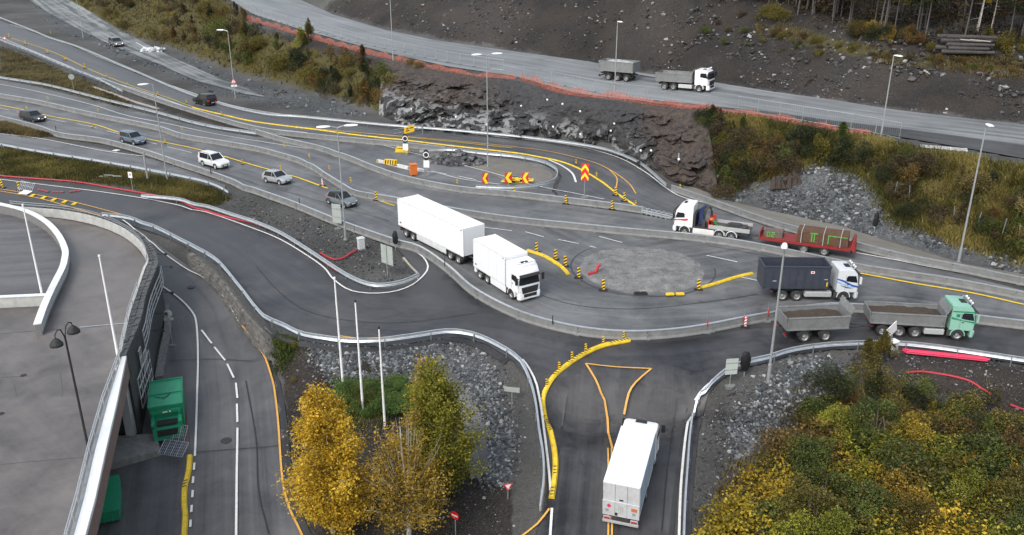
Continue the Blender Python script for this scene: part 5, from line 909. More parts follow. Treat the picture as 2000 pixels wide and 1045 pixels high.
# tipper bodies
def tipper(root, x0, x1, z0, z1, shield=True, m=TIPG, hw=1.25):
    q = MB(); q.box(x0, x1, -hw + .1, hw - .1, z0, z0 + .08); t = .07
    for s in (-1, 1):
        q.hexa([(x0, s * (hw - .16), z0 + .0), (x1, s * (hw - .16), z0), (x1, s * (hw - .1), z0), (x0, s * (hw - .1), z0)], [(x0, s * (hw - .07), z1), (x1, s * (hw - .07), z1), (x1, s * hw, z1), (x0, s * hw, z1)])
        q.box(x0 - .02, x1 + .02, s * (hw - .1), s * (hw + .05), z1 + .002, z1 + .11)
        for x in np.linspace(x0 + .05, x1 - .15, 2 if x1 - x0 < 4.5 else 2): q.hexa([(x, s * (hw - .1), z0), (x + .1, s * (hw - .1), z0), (x + .1, s * (hw - .03), z0), (x, s * (hw - .03), z0)], [(x, s * hw, z1), (x + .1, s * hw, z1), (x + .1, s * (hw + .05), z1), (x, s * (hw + .05), z1)])
        q.box(x0, x1, s * (hw - .1), s * (hw - .02), z0 - .02, z0 + .12)
    q.box(x1 - .07, x1, -hw + .1, hw - .1, z0 + .08, z1 + (.35 if shield else .1)); b = q.obj('tipper_body', m, root, .012)
    q = MB(); q.hexa([(x0 - .06, -hw + .1, z0), (x0, -hw + .1, z0), (x0, hw - .1, z0), (x0 - .06, hw - .1, z0)], [(x0 - .14, -hw + .03, z1 + .1), (x0 - .06, -hw + .03, z1 + .1), (x0 - .06, hw - .03, z1 + .1), (x0 - .14, hw - .03, z1 + .1)]); q.obj('tailgate', m, root, .01)
    if shield: q = MB(); q.hexa([(x1 - .02, -hw - .02, z1 + .25), (x1 + .05, -hw - .02, z1 + .25), (x1 + .05, hw + .02, z1 + .25), (x1 - .02, hw + .02, z1 + .25)], [(x1 + .2, -hw - .02, z1 + .85), (x1 + .27, -hw - .02, z1 + .85), (x1 + .27, hw + .02, z1 + .85), (x1 + .2, hw + .02, z1 + .85)]); q.obj('headboard', m, root, .01)
def heap(x0, x1, z, h, hw=1.1, n=26, seed=1):
    V = []; 
    for i in range(n):
        for j in range(12):
            u, v = i / (n - 1), j / 11; x = x0 + (x1 - x0) * u; y = -hw + 2 * hw * v
            V.append((x, y, z + h * (1 - abs(2 * v - 1) ** 2.5) * (1 - abs(2 * u - 1) ** 4) * (.55 + .9 * fbm(np.array([x * 1.6 + seed]), np.array([y * 1.6]), 3)[0]) + .12 * fbm(np.array([x * 5]), np.array([y * 5 + seed]), 2)[0]))
    mb = MB(); mb.add(V, [(i * 12 + j, i * 12 + j + 1, (i + 1) * 12 + j + 1, (i + 1) * 12 + j) for i in range(n - 1) for j in range(11)]); return mb
GRST = mat('dark_green_stripe', (.02, .20, .12), .4)
gt = truck('mint green four-axle tipper truck at the right edge', (1867, 665.4), (1722, 657.4), -1, [0, -3.55, -4.92, -6.35], (.24, .46, .36), 3.3, 2.15, stripes=[([(-.1, 1.72), (-.1, 1.86), (-1.2, 1.98), (-2.1, 2.25), (-2.1, 2.05)], GRST), ([(-.2, 2.72), (-.3, 2.84), (-2.1, 2.84), (-2.1, 2.72)], GRST), ([(-1.45, 2.25), (-1.45, 2.55), (-1.75, 2.55), (-1.75, 2.25)], GRST)], rims=RIM, bar=True, sc=(.9, 1.15))
tipper(gt, -7.5, -1.15, 1.2, 2.2); on(gt, heap(-7.3, -1.3, 1.85, .45), 'soil_load', SOIL, 'heap of brown soil in the green truck tipper body', 'soil', (-4.3, 0, 1.85), smooth_=True)
q = MB()
for s in (-1, 1):
    for k_ in range(9): q.box(-4.3 + k_ * .2, -4.3 + k_ * .2 + rng.uniform(.08, .17), s * 1.236, s * 1.246, 1.68, 1.68 + rng.uniform(.1, .2))
q2 = trailer('grey two-axle tipper trailer behind the green truck', (1610, 667), (1571.5, 671), -1, [0, -1.86], 5.6, 2.05, drawbar=2.6, sc=(.95, 1.1), yaw=5)
tipper(q2, -3.5, 2.0, 1.15, 2.25); on(q2, heap(-3.3, 1.8, 1.8, .5, seed=5), 'soil_load', SOIL, 'heap of brown soil in the grey two-axle trailer', 'soil', (-.7, 0, 1.8), smooth_=True)
ut = truck('white three-axle tipper truck on the upper haul road', (1362, 184), (1300, 173.5), -1, [0, -3.9, -5.27], (.75, .76, .77), 3.05, 2.1, rims=RIM, yaw=-33, sc=(1.0, 1.12), bar=True)
tipper(ut, -6.6, -1.1, 1.2, 2.3)
vt = trailer('grey three-axle tipper trailer loaded with pale stones on the haul road', (1222, 162), (1187.6, 156), -1, [0, -1.5, -3.0], 5.9, 1.2, drawbar=3.4, yaw=-33, sc=(1.0, 1.12))
tipper(vt, -4.6, 1.1, 1.35, 2.75, shield=False); on(vt, heap(-4.4, .9, 2.3, .6, seed=9), 'stone_load', mat('pale_stones', (.34, .35, .35), .9, var=.5, scale=3, bump=.8), 'heap of pale blasted stones in the three-axle trailer', 'stones', (-1.7, 0, 2.3))
# delivery truck seen from behind
dv = truck('white box truck seen from behind, driving up the side road at the bottom', (1292, 902), (1247, 1000), -1, [0, -3.9], (.74, .74, .75), 3.5, 2.2, rims=RIM, sc=(.88, 1.1), yaw=72)
a_, b_ = P(1216, 832, .95), P(1182, 920, .95); c_ = P(1254, 934, .95); hd_ = a_ - b_; yaw_ = math.atan2(hd_[1], hd_[0]); rc = (b_ + c_) / 2; s_ = np.linalg.norm(b_ - c_) / 2.52
LB = np.linalg.norm(hd_) / s_; xr_ = -.95 - LB; fz = np.array([math.cos(yaw_), math.sin(yaw_)]); fp = rc[:2] - fz * xr_ * s_; zf, zb = float(H(*fp)), float(H(*(rc[:2] + fz * 1.2)))
dv.location = (fp[0], fp[1], zf + .03); dv.rotation_euler = (0, -math.atan2(zf - zb, -xr_ * s_ - 1.2), yaw_); dv.scale = (s_,) * 3
b = MB(); b.box(xr_, -.95, -1.26, 1.26, 1.1, 3.9); b.obj('box_body', BOXW, dv, .03)
q = MB(); q.box(xr_ - .05, xr_ - .003, -1.24, 1.24, 2.35, 3.84); q.obj('rear_door', BOXG, dv, .01); q = MB(); q.box(xr_ - .14, xr_ - .03, -1.27, 1.27, 1.0, 2.33); lg = q.obj('tail_lift', BOXG, dv, .02)
q = MB()
for y in (-.42, .42): q.box(xr_ - .062, xr_ - .05, y - .014, y + .014, 2.36, 3.84)
q.box(xr_ - .15, xr_ - .14, -.43, -.41, 1.02, 2.32); q.box(xr_ - .15, xr_ - .14, .41, .43, 1.02, 2.32)
for y in (-.12, .0, .12): q.box(xr_ - .15, xr_ - .14, y - .008, y + .008, 1.25, 2.0)
q.obj('door_seams', mat('seam_grey', (.2, .2, .2), .6), dv)
q = MB(); q.add([(xr_ - .152, .82, 1.7), (xr_ - .152, .64, 1.9), (xr_ - .152, .82, 2.1), (xr_ - .152, 1.0, 1.9)], [(0, 1, 2, 3)]); q.obj('hazard_diamond', mat('red_diamond', (.62, .03, .10), .5), dv)
q = MB(); q.box(xr_ - .155, xr_ - .141, -1.12, -.72, 1.72, 2.02); q.obj('orange_plate', mat('orange_plate', (.52, .16, .06), .5), dv)
q = MB(); q.box(xr_ - .155, xr_ - .141, .84, 1.06, 1.36, 1.6); q.box(xr_ - .155, xr_ - .141, -1.02, -.8, 1.36, 1.6); q.obj('label_plates', mat('label_plate_grey', (.25, .29, .3), .5), dv); q = MB(); q.box(xr_ - .155, xr_ - .141, .22, .4, 1.1, 1.36); q.box(xr_ - .066, xr_ - .05, -.15, .12, 2.42, 2.55); q.obj('lift_lock', BLACK, dv)
for s in (-1, 1): q = MB(); q.box(xr_ - .2, xr_ - .1, s * .68, s * 1.2, .66, .9, 0); q.box(xr_ - .21, xr_ - .2, s * .74, s * 1.14, .7, .86, 1); q.obj('tail_lamp_box', [GREYP, TAIL], dv, 0)
q = MB(); q.box(xr_ - .26, xr_ - .08, -1.25, 1.25, .42, .6); q.obj('rear_bumper', GREYP, dv, .02); q = MB(); q.box(xr_ - .15, xr_ + .1, -.6, .6, .58, .95); q.obj('tow_hitch', CHAS, dv)
q = MB(); q.box(xr_ + .2, -1.0, -1.272, -1.262, 1.35, 3.7); q.obj('side_graphic', mat('blue_grey_side', (.30, .38, .46), .5, var=.25, scale=.8), dv)

# ------------------------------------------------------------------ street lamps, poles, signs
POLE = mat('lamp_pole_steel', (.40, .42, .43), .45, .5, var=.1); HEADM = mat('lamp_head_white', (.78, .79, .8), .35, var=.03)
def lamp(base, top, heads, label, z=None, group='grey street lamps', r=.11, hs=1.0):
    b = G(*base) if z is None else P(base[0], base[1], z); h = ztop(b, top) - b[2]; root = empty('street_lamp', b); tag(root, label, 'street lamp', group)
    q = MB(); q.tube([(0, 0, 0), (0, 0, 1.6), (0, 0, 1.62), (0, 0, h)], [r * 1.15, r * 1.1, r * .85, r * .55], 8); q.obj('pole', POLE, root, smooth_=True)
    q = MB(); q.box(-.24, .24, -.24, .24, -.05, .07); q.obj('foot', CONC, root)
    for a, ln in heads:
        d = Vector((math.cos(R(a)), math.sin(R(a)), 0)); n = Vector((-d.y, d.x, 0)); e = d * ln + Vector((0, 0, h + .12 * ln))
        if ln > .3: q = MB(); q.tube([(0, 0, h - .1), tuple(d * ln * .4 + Vector((0, 0, h + .02))), tuple(e)], .05, 6); q.obj('arm', POLE, root)
        q = MB(); secs = []
        for t, w_, th in ((-.1, .1, .05), (.15, .17, .09), (.5, .2, .1), (.85, .14, .05)):
            c = e + d * t * hs; secs.append([tuple(c + n * w_ * hs + Vector((0, 0, -th / 2))), tuple(c - n * w_ * hs + Vector((0, 0, -th / 2))), tuple(c - n * w_ * .7 * hs + Vector((0, 0, th))), tuple(c + n * w_ * .7 * hs + Vector((0, 0, th)))])
        q.loft(secs); q.obj('lamp_head', HEADM, root, .01)
    return root
lamp((460, 192), 60, [(165, .9)], 'street lamp with a warning triangle on its pole, beside the brown slope', hs=1.6)
lamp((163, 76), -20, [(190, .3)], 'street lamp on the gravel track, above the silver grey crossover'); 
lamp((327, 353), 164, [(215, .7)], 'street lamp rising from the green grass strip', hs=1.4)
lamp((675, 468), 248, [(195, .9), (15, .9)], 'double-headed street lamp on the dirt peninsula with the red hose', hs=1.5)
lamp((953, 326), 107, [(200, .9), (20, .9)], 'double-headed street lamp on the gravel tip beside the rubble heap', hs=1.5)
lamp((768, 122), -45, [(200, .5)], 'tall lamp pole cut by the top of the photo, by the orange net'); lamp((1200, 186), 42, [(300, .2)], 'street lamp in front of the haul road trailer with pale stones', hs=1.2)
lamp((1720, 270), 108, [(300, .2)], 'street lamp at the end of the mesh fence above the grassy slope', hs=1.2); lamp((1872, 512), 242, [(270, .1)], 'tallest street lamp, at the foot of the grassy slope far right', hs=1.3, r=.13)
lamp((1500, 746), 475, [(250, .2)], 'street lamp in front of the two-axle tipper trailer', hs=1.3, r=.13)
# sign on first lamp
TRI_R = mat('sign_red', (.6, .03, .04), .5, var=.05); SGN_W = mat('sign_white', (.75, .75, .74), .5, var=.05); SGN_B = mat('sign_back_grey', (.33, .36, .34), .55, var=.12); SGN_Y = mat('sign_yellow', (.80, .50, .02), .5, var=.04)
def plate(mb, out, y, t, m): mb.prism(out, y, y - t, m)       # faces -y (towards the photo viewer)
def tri(r, inv=False): s = -1 if inv else 1; return [(-r, -s * r * .577), (r, -s * r * .577), (0, s * r * 1.155)]
def circ(r, n=20, rz=None): return [(r * math.cos(2 * math.pi * k / n), (rz or r) * math.sin(2 * math.pi * k / n)) for k in range(n)]
def shift(o, x, z): return [(a + x, b + z) for a, b in o]
def rect(w_, h): return [(-w_, -h), (w_, -h), (w_, h), (-w_, h)]
def sign(base, top, face, label, rz=0., cat='road sign', foot=False, z=None, pr=.035, group=None, pole_m=None):
    """face: list of (part name, outline, z offset from top, thickness order, material)"""
    b = G(*base) if z is None else P(base[0], base[1], z); h = ztop(b, top) - b[2]; root = empty('road_sign', b, R(rz)); tag(root, label, cat, group)
    q = MB(); q.cyl((0, 0, 0), (0, 0, h), pr, n=8); q.obj('pole', pole_m or POLE, root)
    if foot: q = MB(); q.lathe_y([(.001, -.5), (.4, -.5), (.44, 0), (.001, .01)], 0, 0, 16); o = q.obj('foot', CONC, root); o.rotation_euler = (R(90), 0, 0); o.location = (0, 0, .02); o.scale = (1, .5, 1); 
    for i, (nm, out, dz, ly, mm) in enumerate(face):
        q = MB(); q.prism([(x, h + dz + zz) for x, zz in out], -.04 - ly * .012, -.052 - ly * .012); q.obj(nm, mm, root)
    return root
sign((460, 192), 158, [('sign_plate', tri(.62), -.1, 0, TRI_R), ('sign_face', tri(.4), -.1, 1, SGN_W), ('under_plate', rect(.55, .2), -.95, 0, SGN_W)], 'red and white warning triangle with a white plate on the lamp pole by the slope', 10)
sign((145, 181), 150, [('round_plate', circ(.55), 0, 0, SGN_B)], 'round grey sign back standing in the brown grass wedge', 20)
sign((11, 84), 74, [('sign_plate', tri(.6), -.1, 0, TRI_R), ('sign_face', tri(.36), -.1, 1, SGN_W)], 'small red warning triangle at the top left corner')
sign((660, 446), 400, [('sign_panel', rect(.62, 1.15), -1.05, 0, SGN_B), ('panel_rail', rect(.6, .03), -.5, 1, STEELD), ('panel_rail', rect(.6, .03), -1.5, 1, STEELD)], 'grey back of a tall board sign on a round foot, beside the double lamp', -25, foot=True)
sign((757, 540), 478, [('sign_panel', rect(.85, 1.0), -1.1, -9, SGN_B)], 'grey board sign back on the tip of the dirt peninsula', -40)
sign((890, 1046), 1000, [('sign_plate', circ(.33, 24), -.25, 0, mat('no_entry_red', (.72, .01, .015), .45, var=.02)), ('white_bar', rect(.25, .06), -.25, 1, SGN_W)], 'red no-entry sign at the bottom beside the yellow birch', -35, z=-4.0)
sign((992, 975), 944, [('sign_plate', tri(.36, True), -.2, 0, TRI_R), ('sign_face', tri(.22, True), -.2, 1, SGN_W)], 'small give-way triangle among the gravel left of the side road', 20)
sign((1000, 800), 756, [('sign_panel', rect(.62, .22), -.2, 0, SGN_B)], 'low grey panel sign beside the guardrail bend above the footpath', -12)
sign((1425, 752), 700, [('sign_panel', rect(.5, .7), -.7, 0, mat('pale_sign_back', (.42, .46, .43), .55, var=.1)), ('panel_rail', rect(.48, .025), -.4, 1, STEELD), ('panel_rail', rect(.48, .025), -1.0, 1, STEELD)], 'pale sign panel back on a round foot beside the black-bagged sign', 8, foot=True)
sign((337, 672), 612, [('round_plate', circ(.38), -.05, -7, SGN_B), ('under_plate', rect(.42, .14), -.6, -7, SGN_B)], 'grey round sign back on a loose foot by the dark stone wall', 10, foot=True)
sign((260, 375), 340, [('sign_panel', rect(.3, .4), -.1, 0, SGN_W), ('panel_text', rect(.16, .14), -.05, 1, SGN_B)], 'small white notice sign in the green grass strip', -15)
def bagged(base, top, label, w_=.45, hh=1.5):
    b = G(*base); h = ztop(b, top) - b[2]; root = empty('covered_sign', b); tag(root, label, 'covered sign', 'signs covered with black bags'); q = MB(); q.cyl((0, 0, 0), (0, 0, h - .2), .045, n=8); q.obj('pole', POLE, root)
    q = MB(); n = 14; secs = []
    for i, f in enumerate(np.linspace(0, 1, 9)):
        sc = (math.sin(math.pi * (.12 + .8 * f))) ** .5; secs.append([(w_ * sc * math.cos(2 * math.pi * k / n) * (1 + .18 * rng.uniform(-1, 1)), .2 * sc * math.sin(2 * math.pi * k / n), h - hh + f * hh) for k in range(n)])
    q.loft(secs); q.obj('black_bag', BAG, root)
bagged((773, 487), 451, 'road sign wrapped in a black bag behind the rear of the white trailer', .3, 1.5); bagged((1453, 735), 687, 'road sign wrapped in a black bag beside the guardrail bend right of the side road', .42, 1.7); bagged((1707, 455), 414, 'black-bagged sign on the sandy verge below the rubble', .3, 1.7)
# tilted information board with cabinet
b = G(1737, 682); root = empty('information_board', b, R(38)); tag(root, 'tilted white board on a post in front of the green truck wheels', 'sign board'); h = ztop(b, 640) - b[2]
q = MB(); q.cyl((0, 0, 0), (0, 0, h), .07, n=8); q.obj('pole', POLE, root); q = MB(); q.box(-1.0, 1.0, -.12, -.06, h - .55, h + .45); o = q.obj('board', SGN_W, root, .02); o.rotation_euler = (0, R(-18), 0)
def cabinet(px, w_, d_, h, m, label, rz=0., name='utility_cabinet'):
    b = G(*px); r = empty(name, b, R(rz)); tag(r, label, 'cabinet'); q = MB(); q.box(-w_ / 2, w_ / 2, -d_ / 2, d_ / 2, .1, h); q.obj('housing', m, r, .02); q = MB(); q.hexa([(-w_ / 2 - .05, -d_ / 2 - .05, h + .002), (w_ / 2 + .05, -d_ / 2 - .05, h + .002), (w_ / 2 + .05, d_ / 2 + .05, h + .002), (-w_ / 2 - .05, d_ / 2 + .05, h + .002)], [(-w_ / 2 + .02, -d_ / 2 + .02, h + .12), (w_ / 2 - .02, -d_ / 2 + .02, h + .12), (w_ / 2 - .02, d_ / 2 - .02, h + .12), (-w_ / 2 + .02, d_ / 2 - .02, h + .12)]); q.obj('lid', m, r)
    q = MB(); q.box(-w_ / 2 + .05, w_ / 2 - .05, -d_ / 2 - .012, -d_ / 2 - .001, .16, h - .06); q.obj('door', mat('cabinet_door', (.50, .51, .51), .5, var=.06), r); q = MB(); q.box(-w_ / 2 - .08, w_ / 2 + .08, -d_ / 2 - .08, d_ / 2 + .08, -.2, .1); q.obj('plinth', CONC, r)
cabinet((706, 487), .72, .5, 1.3, mat('cabinet_grey', (.50, .52, .53), .5, var=.08), 'grey utility cabinet on the dirt peninsula where the red hose ends', 30); cabinet((1743, 684), .62, .55, .85, WHITE, 'white cabinet at the foot of the tilted white board', 25)
# flagpoles
def flagpole(base, top, label, z=None, dark=True):
    b = G(*base) if z is None else P(base[0], base[1], z); h = ztop(b, top) - b[2]; r = empty('flagpole', b); tag(r, label, 'flagpole', 'white flagpoles'); q = MB(); q.tube([(0, 0, 0), (0, 0, h)], [.11, .055], 10); q.obj('pole', WHITE, r, smooth_=True); q = MB(); q.cyl((0, 0, h), (0, 0, h + .16), .085, n=10); q.obj('finial', BLACK if dark else WHITE, r)
flagpole((670, 750), 545, 'left flagpole of the three above the yellow birches', dark=False); flagpole((709, 798), 590, 'middle flagpole of the three above the yellow birches'); flagpole((752, 832), 642, 'right flagpole of the three, in front of the green shrubs')
flagpole((86, 592), 402, 'white flagpole at the tip of the curved ramp wall on the deck', DZ, False); flagpole((230, 693), 502, 'white flagpole where the stone side wall meets the roof edge', 3.0, False)
b = P(174, 882, DZ); h = ztop(b, 655) - DZ; root = empty('deck_lamp', b); tag(root, 'tall black lamp with two bowl heads on the parking deck', 'lamp'); q = MB(); q.tube([(0, 0, 0), (0, 0, h)], [.085, .06], 8); q.obj('pole', BLACK, root)
for s in (-1, 1):
    q = MB(); q.tube([(0, s * .02, h - .1), (s * .04, s * .25, h + .5), (s * .08, s * .55, h + .62), (s * .1, s * .85, h + .45), (s * .1, s * .9, h + .2)], .04, 6); q.obj('arm', BLACK, root); q = MB(); q.tube([(s * .1, s * .9, h + .25), (s * .1, s * .9, h + .12), (s * .1, s * .9, h - .12), (s * .1, s * .9, h - .25)], [.06, .22, .38, .39], 14); q.obj('lamp_bowl', BLACK, root)
# chevron boards
def chevron_board(base, top, pts_face, label, rz, wd, hh, vertical=False, foot_m=None):
    b = G(*base); h = ztop(b, top) - b[2]; r = empty('chevron_board', b, R(rz)); tag(r, label, 'chevron sign', 'yellow and red chevron boards'); q = MB(); q.cyl((0, .03, 0), (0, .03, h - .05), .045, n=8); q.obj('pole', POLE, r)
    n = 2 if vertical else 1
    q = MB(); q.prism([(-wd, h - hh), (wd, h - hh), (wd, h), (-wd, h)], -.03, .0, 0)
    def par(o): q.prism(o, -.04, -.032, 1)
    if vertical:
        e = hh / 2
        for k in range(2):
            z0 = h - hh + k * e
            for s in (-1, 1): par([(s * wd, z0), (s * wd, z0 + e * .38), (0, z0 + e * .98), (0, z0 + e * .56)][::s])
    else:
        s0 = pts_face
        for s in (-1, 1): par([(s0 * wd, h - hh / 2 + s * hh * .5), (s0 * wd * .0, h - hh / 2 + s * hh * .5), (-s0 * wd * .85, h - hh / 2), (-s0 * wd * .0, h - hh / 2)][::s])
    q.obj('board', [TRI_R, mat('chevron_yellow', (.85, .68, .02), .5, var=.03)], r); q = MB(); q.box(-.45, .45, -.35, .35, 0, .12); q.obj('foot', foot_m or BLACK, r)
chevron_board((948, 368), 338, 1, 'left chevron board pointing left, standing alone before the rubble heap', 15, .42, 1.45); chevron_board((993, 366), 337, 1, 'chevron board pointing left at the left end of the yellow pile', 10, .5, 1.4); chevron_board((1026, 366), 337, 1, 'chevron board pointing left at the right end of the yellow pile', -5, .42, 1.4)
chevron_board((1141, 386), 320, 1, 'tall double chevron board pointing up, between the yellow separator and the barrier', -12, .48, 2.2, True, CONC)
# lane signals on truss posts, and yellow direction board
def signal(base, top, label):
    b = G(*base); h = ztop(b, top) - b[2]; r = empty('lane_signal', b, R(-8)); tag(r, label, 'traffic signal', 'black-headed lane signals'); q = MB()
    for x in (-.3, .3): q.cyl((x, 0, 0), (x, 0, h - 1.2), .05, n=6)
    for k in range(8): z = k * (h - 1.4) / 8; q.tube([(-.3, 0, z), (.3, 0, z + (h - 1.4) / 8)], .025, 5)
    q.obj('truss_post', STEELD, r); q = MB(); q.prism(shift([(x * .6, z) for x, z in circ(.75, 20)], 0, h - .8), -.12, -.02); q.obj('signal_head', BLACK, r); q = MB(); q.prism(shift(circ(.42, 18), 0, h - .8), -.135, -.121); q.obj('signal_ring', SGN_W, r); q = MB(); q.prism(shift(circ(.3, 18), 0, h - .8), -.15, -.136); q.obj('signal_lens', BLACK, r); q = MB(); q.box(-.4, .4, -.1, -.04, h - 2.6, h - 1.6); q.obj('white_plate', SGN_W, r)
signal((793, 304), 260, 'lane signal with a black oval head below the yellow direction board'); signal((834, 345), 291, 'lane signal with a black oval head between the orange box and the rubble heap')
b = G(826, 262); h = ztop(b, 246) - b[2]; r = empty('direction_board', b); tag(r, 'yellow direction board carried on a steel truss arm over the guardrail', 'direction sign'); q = MB(); q.cyl((0, 0, 0), (0, 0, h + .3), .1, n=8)
for z in (0, .6): q.tube([(0, 0, h - .4 + z), (-4.6, -1.6, h - .9 + z)], .05, 6)
for k in range(8): q.tube([(-4.6 * k / 8, -1.6 * k / 8, h - .4 - .5 * k / 8), (-4.6 * (k + 1) / 8, -1.6 * (k + 1) / 8, h + .2 - .5 * (k + 1) / 8)], .03, 5)
q.obj('truss_arm', STEELD, r); q = MB(); q.hexa([(-2.9, -1.35, h - 1.0), (-1.3, -.8, h - .7), (-1.3, -.7, h - .7), (-2.9, -1.25, h - 1.0)], [(-2.9, -1.35, h + .05), (-1.3, -.8, h + .35), (-1.3, -.7, h + .35), (-2.9, -1.25, h + .05)], 0); q.obj('yellow_panel', SGN_Y, r); q = MB()
for f0, f1, z in ((.2, .45, .62), (.55, .9, .62), (.15, .5, .28)):
    a = np.array([-2.9, -1.36, h - 1.0]); c = np.array([-1.3, -.81, h - .7]); p0, p1 = a + (c - a) * f0, a + (c - a) * f1; q.add([tuple(p0 + [0, -.01, z]), tuple(p1 + [0, -.01, z]), tuple(p1 + [0, -.01, z + .16]), tuple(p0 + [0, -.01, z + .16])], [(0, 1, 2, 3)])
q.obj('panel_marks', BLACK, r)
# marker posts
def marker_mesh(w_, h, foot):
    q = MB(); q.box(-w_ / 2, w_ / 2, -.025, .025, .12, h, 0); n = max(3, int((h - .12) / (w_ * 1.1))); e = (h - .12) / n
    for k in range(n):
        for y in (-.028, .028): V = [(-w_ / 2, y, .12 + k * e), (-w_ / 2, y, .12 + k * e + e * .5), (w_ / 2, y, min(h, .12 + k * e + e * 1.0)), (w_ / 2, y, min(h, .12 + k * e + e * .5))]; q.add(V, [(0, 1, 2, 3)], 1)
    return q.mesh('panel', [SGN_Y, BLACK])
MKB = marker_mesh(.3, 1.15, True); MKS = marker_mesh(.2, .75, False); MKF = MB().box(-.42, .42, -.2, .2, 0, .12).mesh('foot', BLACK, .03); MKR = marker_mesh(.2, 1.0, True).copy(); MKR.materials[0] = SGN_W; MKR.materials[1] = TRI_R
def marker(px, py, kind, hint, lift=0., rz=-10):
    b = G(px, py); r = empty('marker_post', (b[0], b[1], b[2] + .04 + lift), R(rz)); tag(r, ('red and white' if kind == 'r' else 'yellow and black') + ' striped marker ' + hint, 'marker post', 'striped marker posts')
    link('panel', {'b': MKB, 's': MKS, 'r': MKR}[kind], r)
    if kind in 'br' and lift == 0: link('foot', MKF, r)
    elif lift == 0: link('foot', MKF, r, scale=.5)
for m_ in [(1048, 494, 'b', 'behind the white truck roof, first towards the roundabout'), (1085, 508, 'b', 'on the yellow separator left of the roundabout'), (1104, 521, 'b', 'with a reddish top beside the roundabout kerb'), (1130, 544, 'b', 'at the left edge of the roundabout island'), (1178, 568, 'b', 'at the near edge of the roundabout island'), (1364, 567, 'b', 'at the right edge of the roundabout by the separator end'),
           (1004, 384, 'b', 'at the barrier below the yellow pile'), (1105, 399, 'b', 'in front of the barrier below the tall double chevron'), (1195, 410, 'b', 'in front of the barrier near the crash cushion'), (1202, 383, 'b', 'on the yellow separator where the orange line ends'), (1219, 394, 'b', 'on the yellow separator, second from the crash cushion'), (1241, 404, 's', 'nearest the crash cushion'), (1165, 347, 's', 'on the yellow separator right of the tall double chevron'), (1125, 322, 's', 'on the yellow separator above the tall double chevron'),
           (735, 392, 'b', 'just left of the white trailer'), (686, 366, 's', 'by the barrier bend above the grey hatchback', .6), (644, 342, 's', 'on the barrier left of the double lamp', .6), (605, 318, 's', 'on the barrier behind the silver hatchback', .6), (556, 296, 's', 'on the barrier, second left of the silver hatchback', .6), (549, 333, 's', 'beside the roof of the silver hatchback'), (630, 364, 'r', 'on the yellow line ahead of the grey hatchback'), (738, 330, 's', 'on the barrier left of the orange box', .6), (893, 370, 's', 'on the barrier left of the yellow pile', .6),
           (53, 216, 's', 'next to the dark grey estate car'), (181, 250, 's', 'on the yellow line between the two left cars'), (323, 281, 's', 'on the yellow line behind the white off-road car'), (474, 322, 's', 'on the yellow line ahead of the white off-road car'), (95, 202, 's', 'on the barrier, leftmost one', .5), (193, 225, 's', 'on the barrier above the blue grey crossover', .5), (356, 262, 's', 'on the barrier above the white off-road car', .5),
           (18, 74, 'b', 'leftmost on the upper road'), (50, 88, 'b', 'second from the left on the upper road'), (93, 105, 'b', 'third from the left on the upper road'), (127, 119, 'b', 'fourth from the left on the upper road'), (166, 134, 'b', 'fifth from the left on the upper road'), (209, 151, 's', 'sixth from the left on the upper road'), (249, 168, 's', 'seventh from the left on the upper road'), (309, 187, 's', 'left of the black off-roader'), (365, 203, 's', 'right behind the black off-roader', .0), (433, 227, 's', 'at the left start of the longest yellow separator'),
           (1178, 674, 's', 'first on the separator curving down the side road'), (1144, 688, 's', 'second on the separator curving down the side road'), (1117, 704, 's', 'third on the separator curving down the side road'), (1092, 724, 's', 'fourth on the separator curving down the side road'), (1068, 757, 's', 'fifth on the separator curving down the side road'), (1218, 664, 's', 'at the upper end of the side road separator'),
           (5, 368, 'b', 'leftmost on the lower left road'), (38, 373, 'b', 'beside the tipped fence at left'), (100, 70, 's', 'on the upper barrier at far left', .5), (1455, 640, 'r', 'by the barrier left of the two-axle trailer'), (1328, 371, 's', 'at the start of the concrete barrier on the right')]: marker(*m_)
def stake(px, py, top, label):
    b = G(px, py); h = ztop(b, top) - b[2]; r = empty('stake', b); tag(r, label, 'stake'); q = MB(); q.cyl((0, 0, 0), (0, 0, h), .03, n=6); q.obj('rod', STEELD, r); q = MB(); q.cyl((0, 0, h * .3), (0, 0, h * .62), .05, n=6); q.obj('red_sleeve', RED, r); q = MB(); q.box(-.3, .3, -.2, .2, 0, .12); q.obj('foot', CONC, r)
stake(1380, 651, 606, 'thin stake with a red sleeve at the barrier, left one'); stake(1451, 638, 604, 'thin stake with a red sleeve at the barrier, middle one'); stake(1498, 629, 590, 'thin stake with a red sleeve behind the trailer tailgate')
for x, y, nm in ((1079, 645, 'below the white truck front'), (586, 408, 'near the grey hatchback rear'), (869, 530, 'beside the white trailer wheels'), (413, 347, 'below the white off-road car'), (111, 262, 'below the dark grey estate car')):
    b = G(x, y); q = MB(); q.box(-.04, .04, -.04, .04, .6, 1.45); q.box(-.06, .06, -.06, .06, .85, .9); o = q.obj('barrier_stub', BLACK); o.location = b; tag(o, 'short black stub post on the near barrier, ' + nm, 'post', 'black stub posts on the barrier')
b = G(289, 353); h = ztop(b, 297) - b[2]; q = MB(); q.tube([(0, 0, 0), (0, 0, h), (0, 0, h + .02)], [.14, .14, .02], 10); o = q.obj('grey_post', POLE); o.location = b; tag(o, 'thick grey post between the exit road guardrail and the street lamp in the grass', 'post')
b = G(1323, 343); h = ztop(b, 299) - b[2]; q = MB(); q.tube([(0, 0, 0), (0, 0, h), (0, 0, h + .02)], [.11, .11, .02], 10); o = q.obj('grey_post', POLE); o.location = b; tag(o, 'plain grey post at the foot of the rough brown rock', 'post')

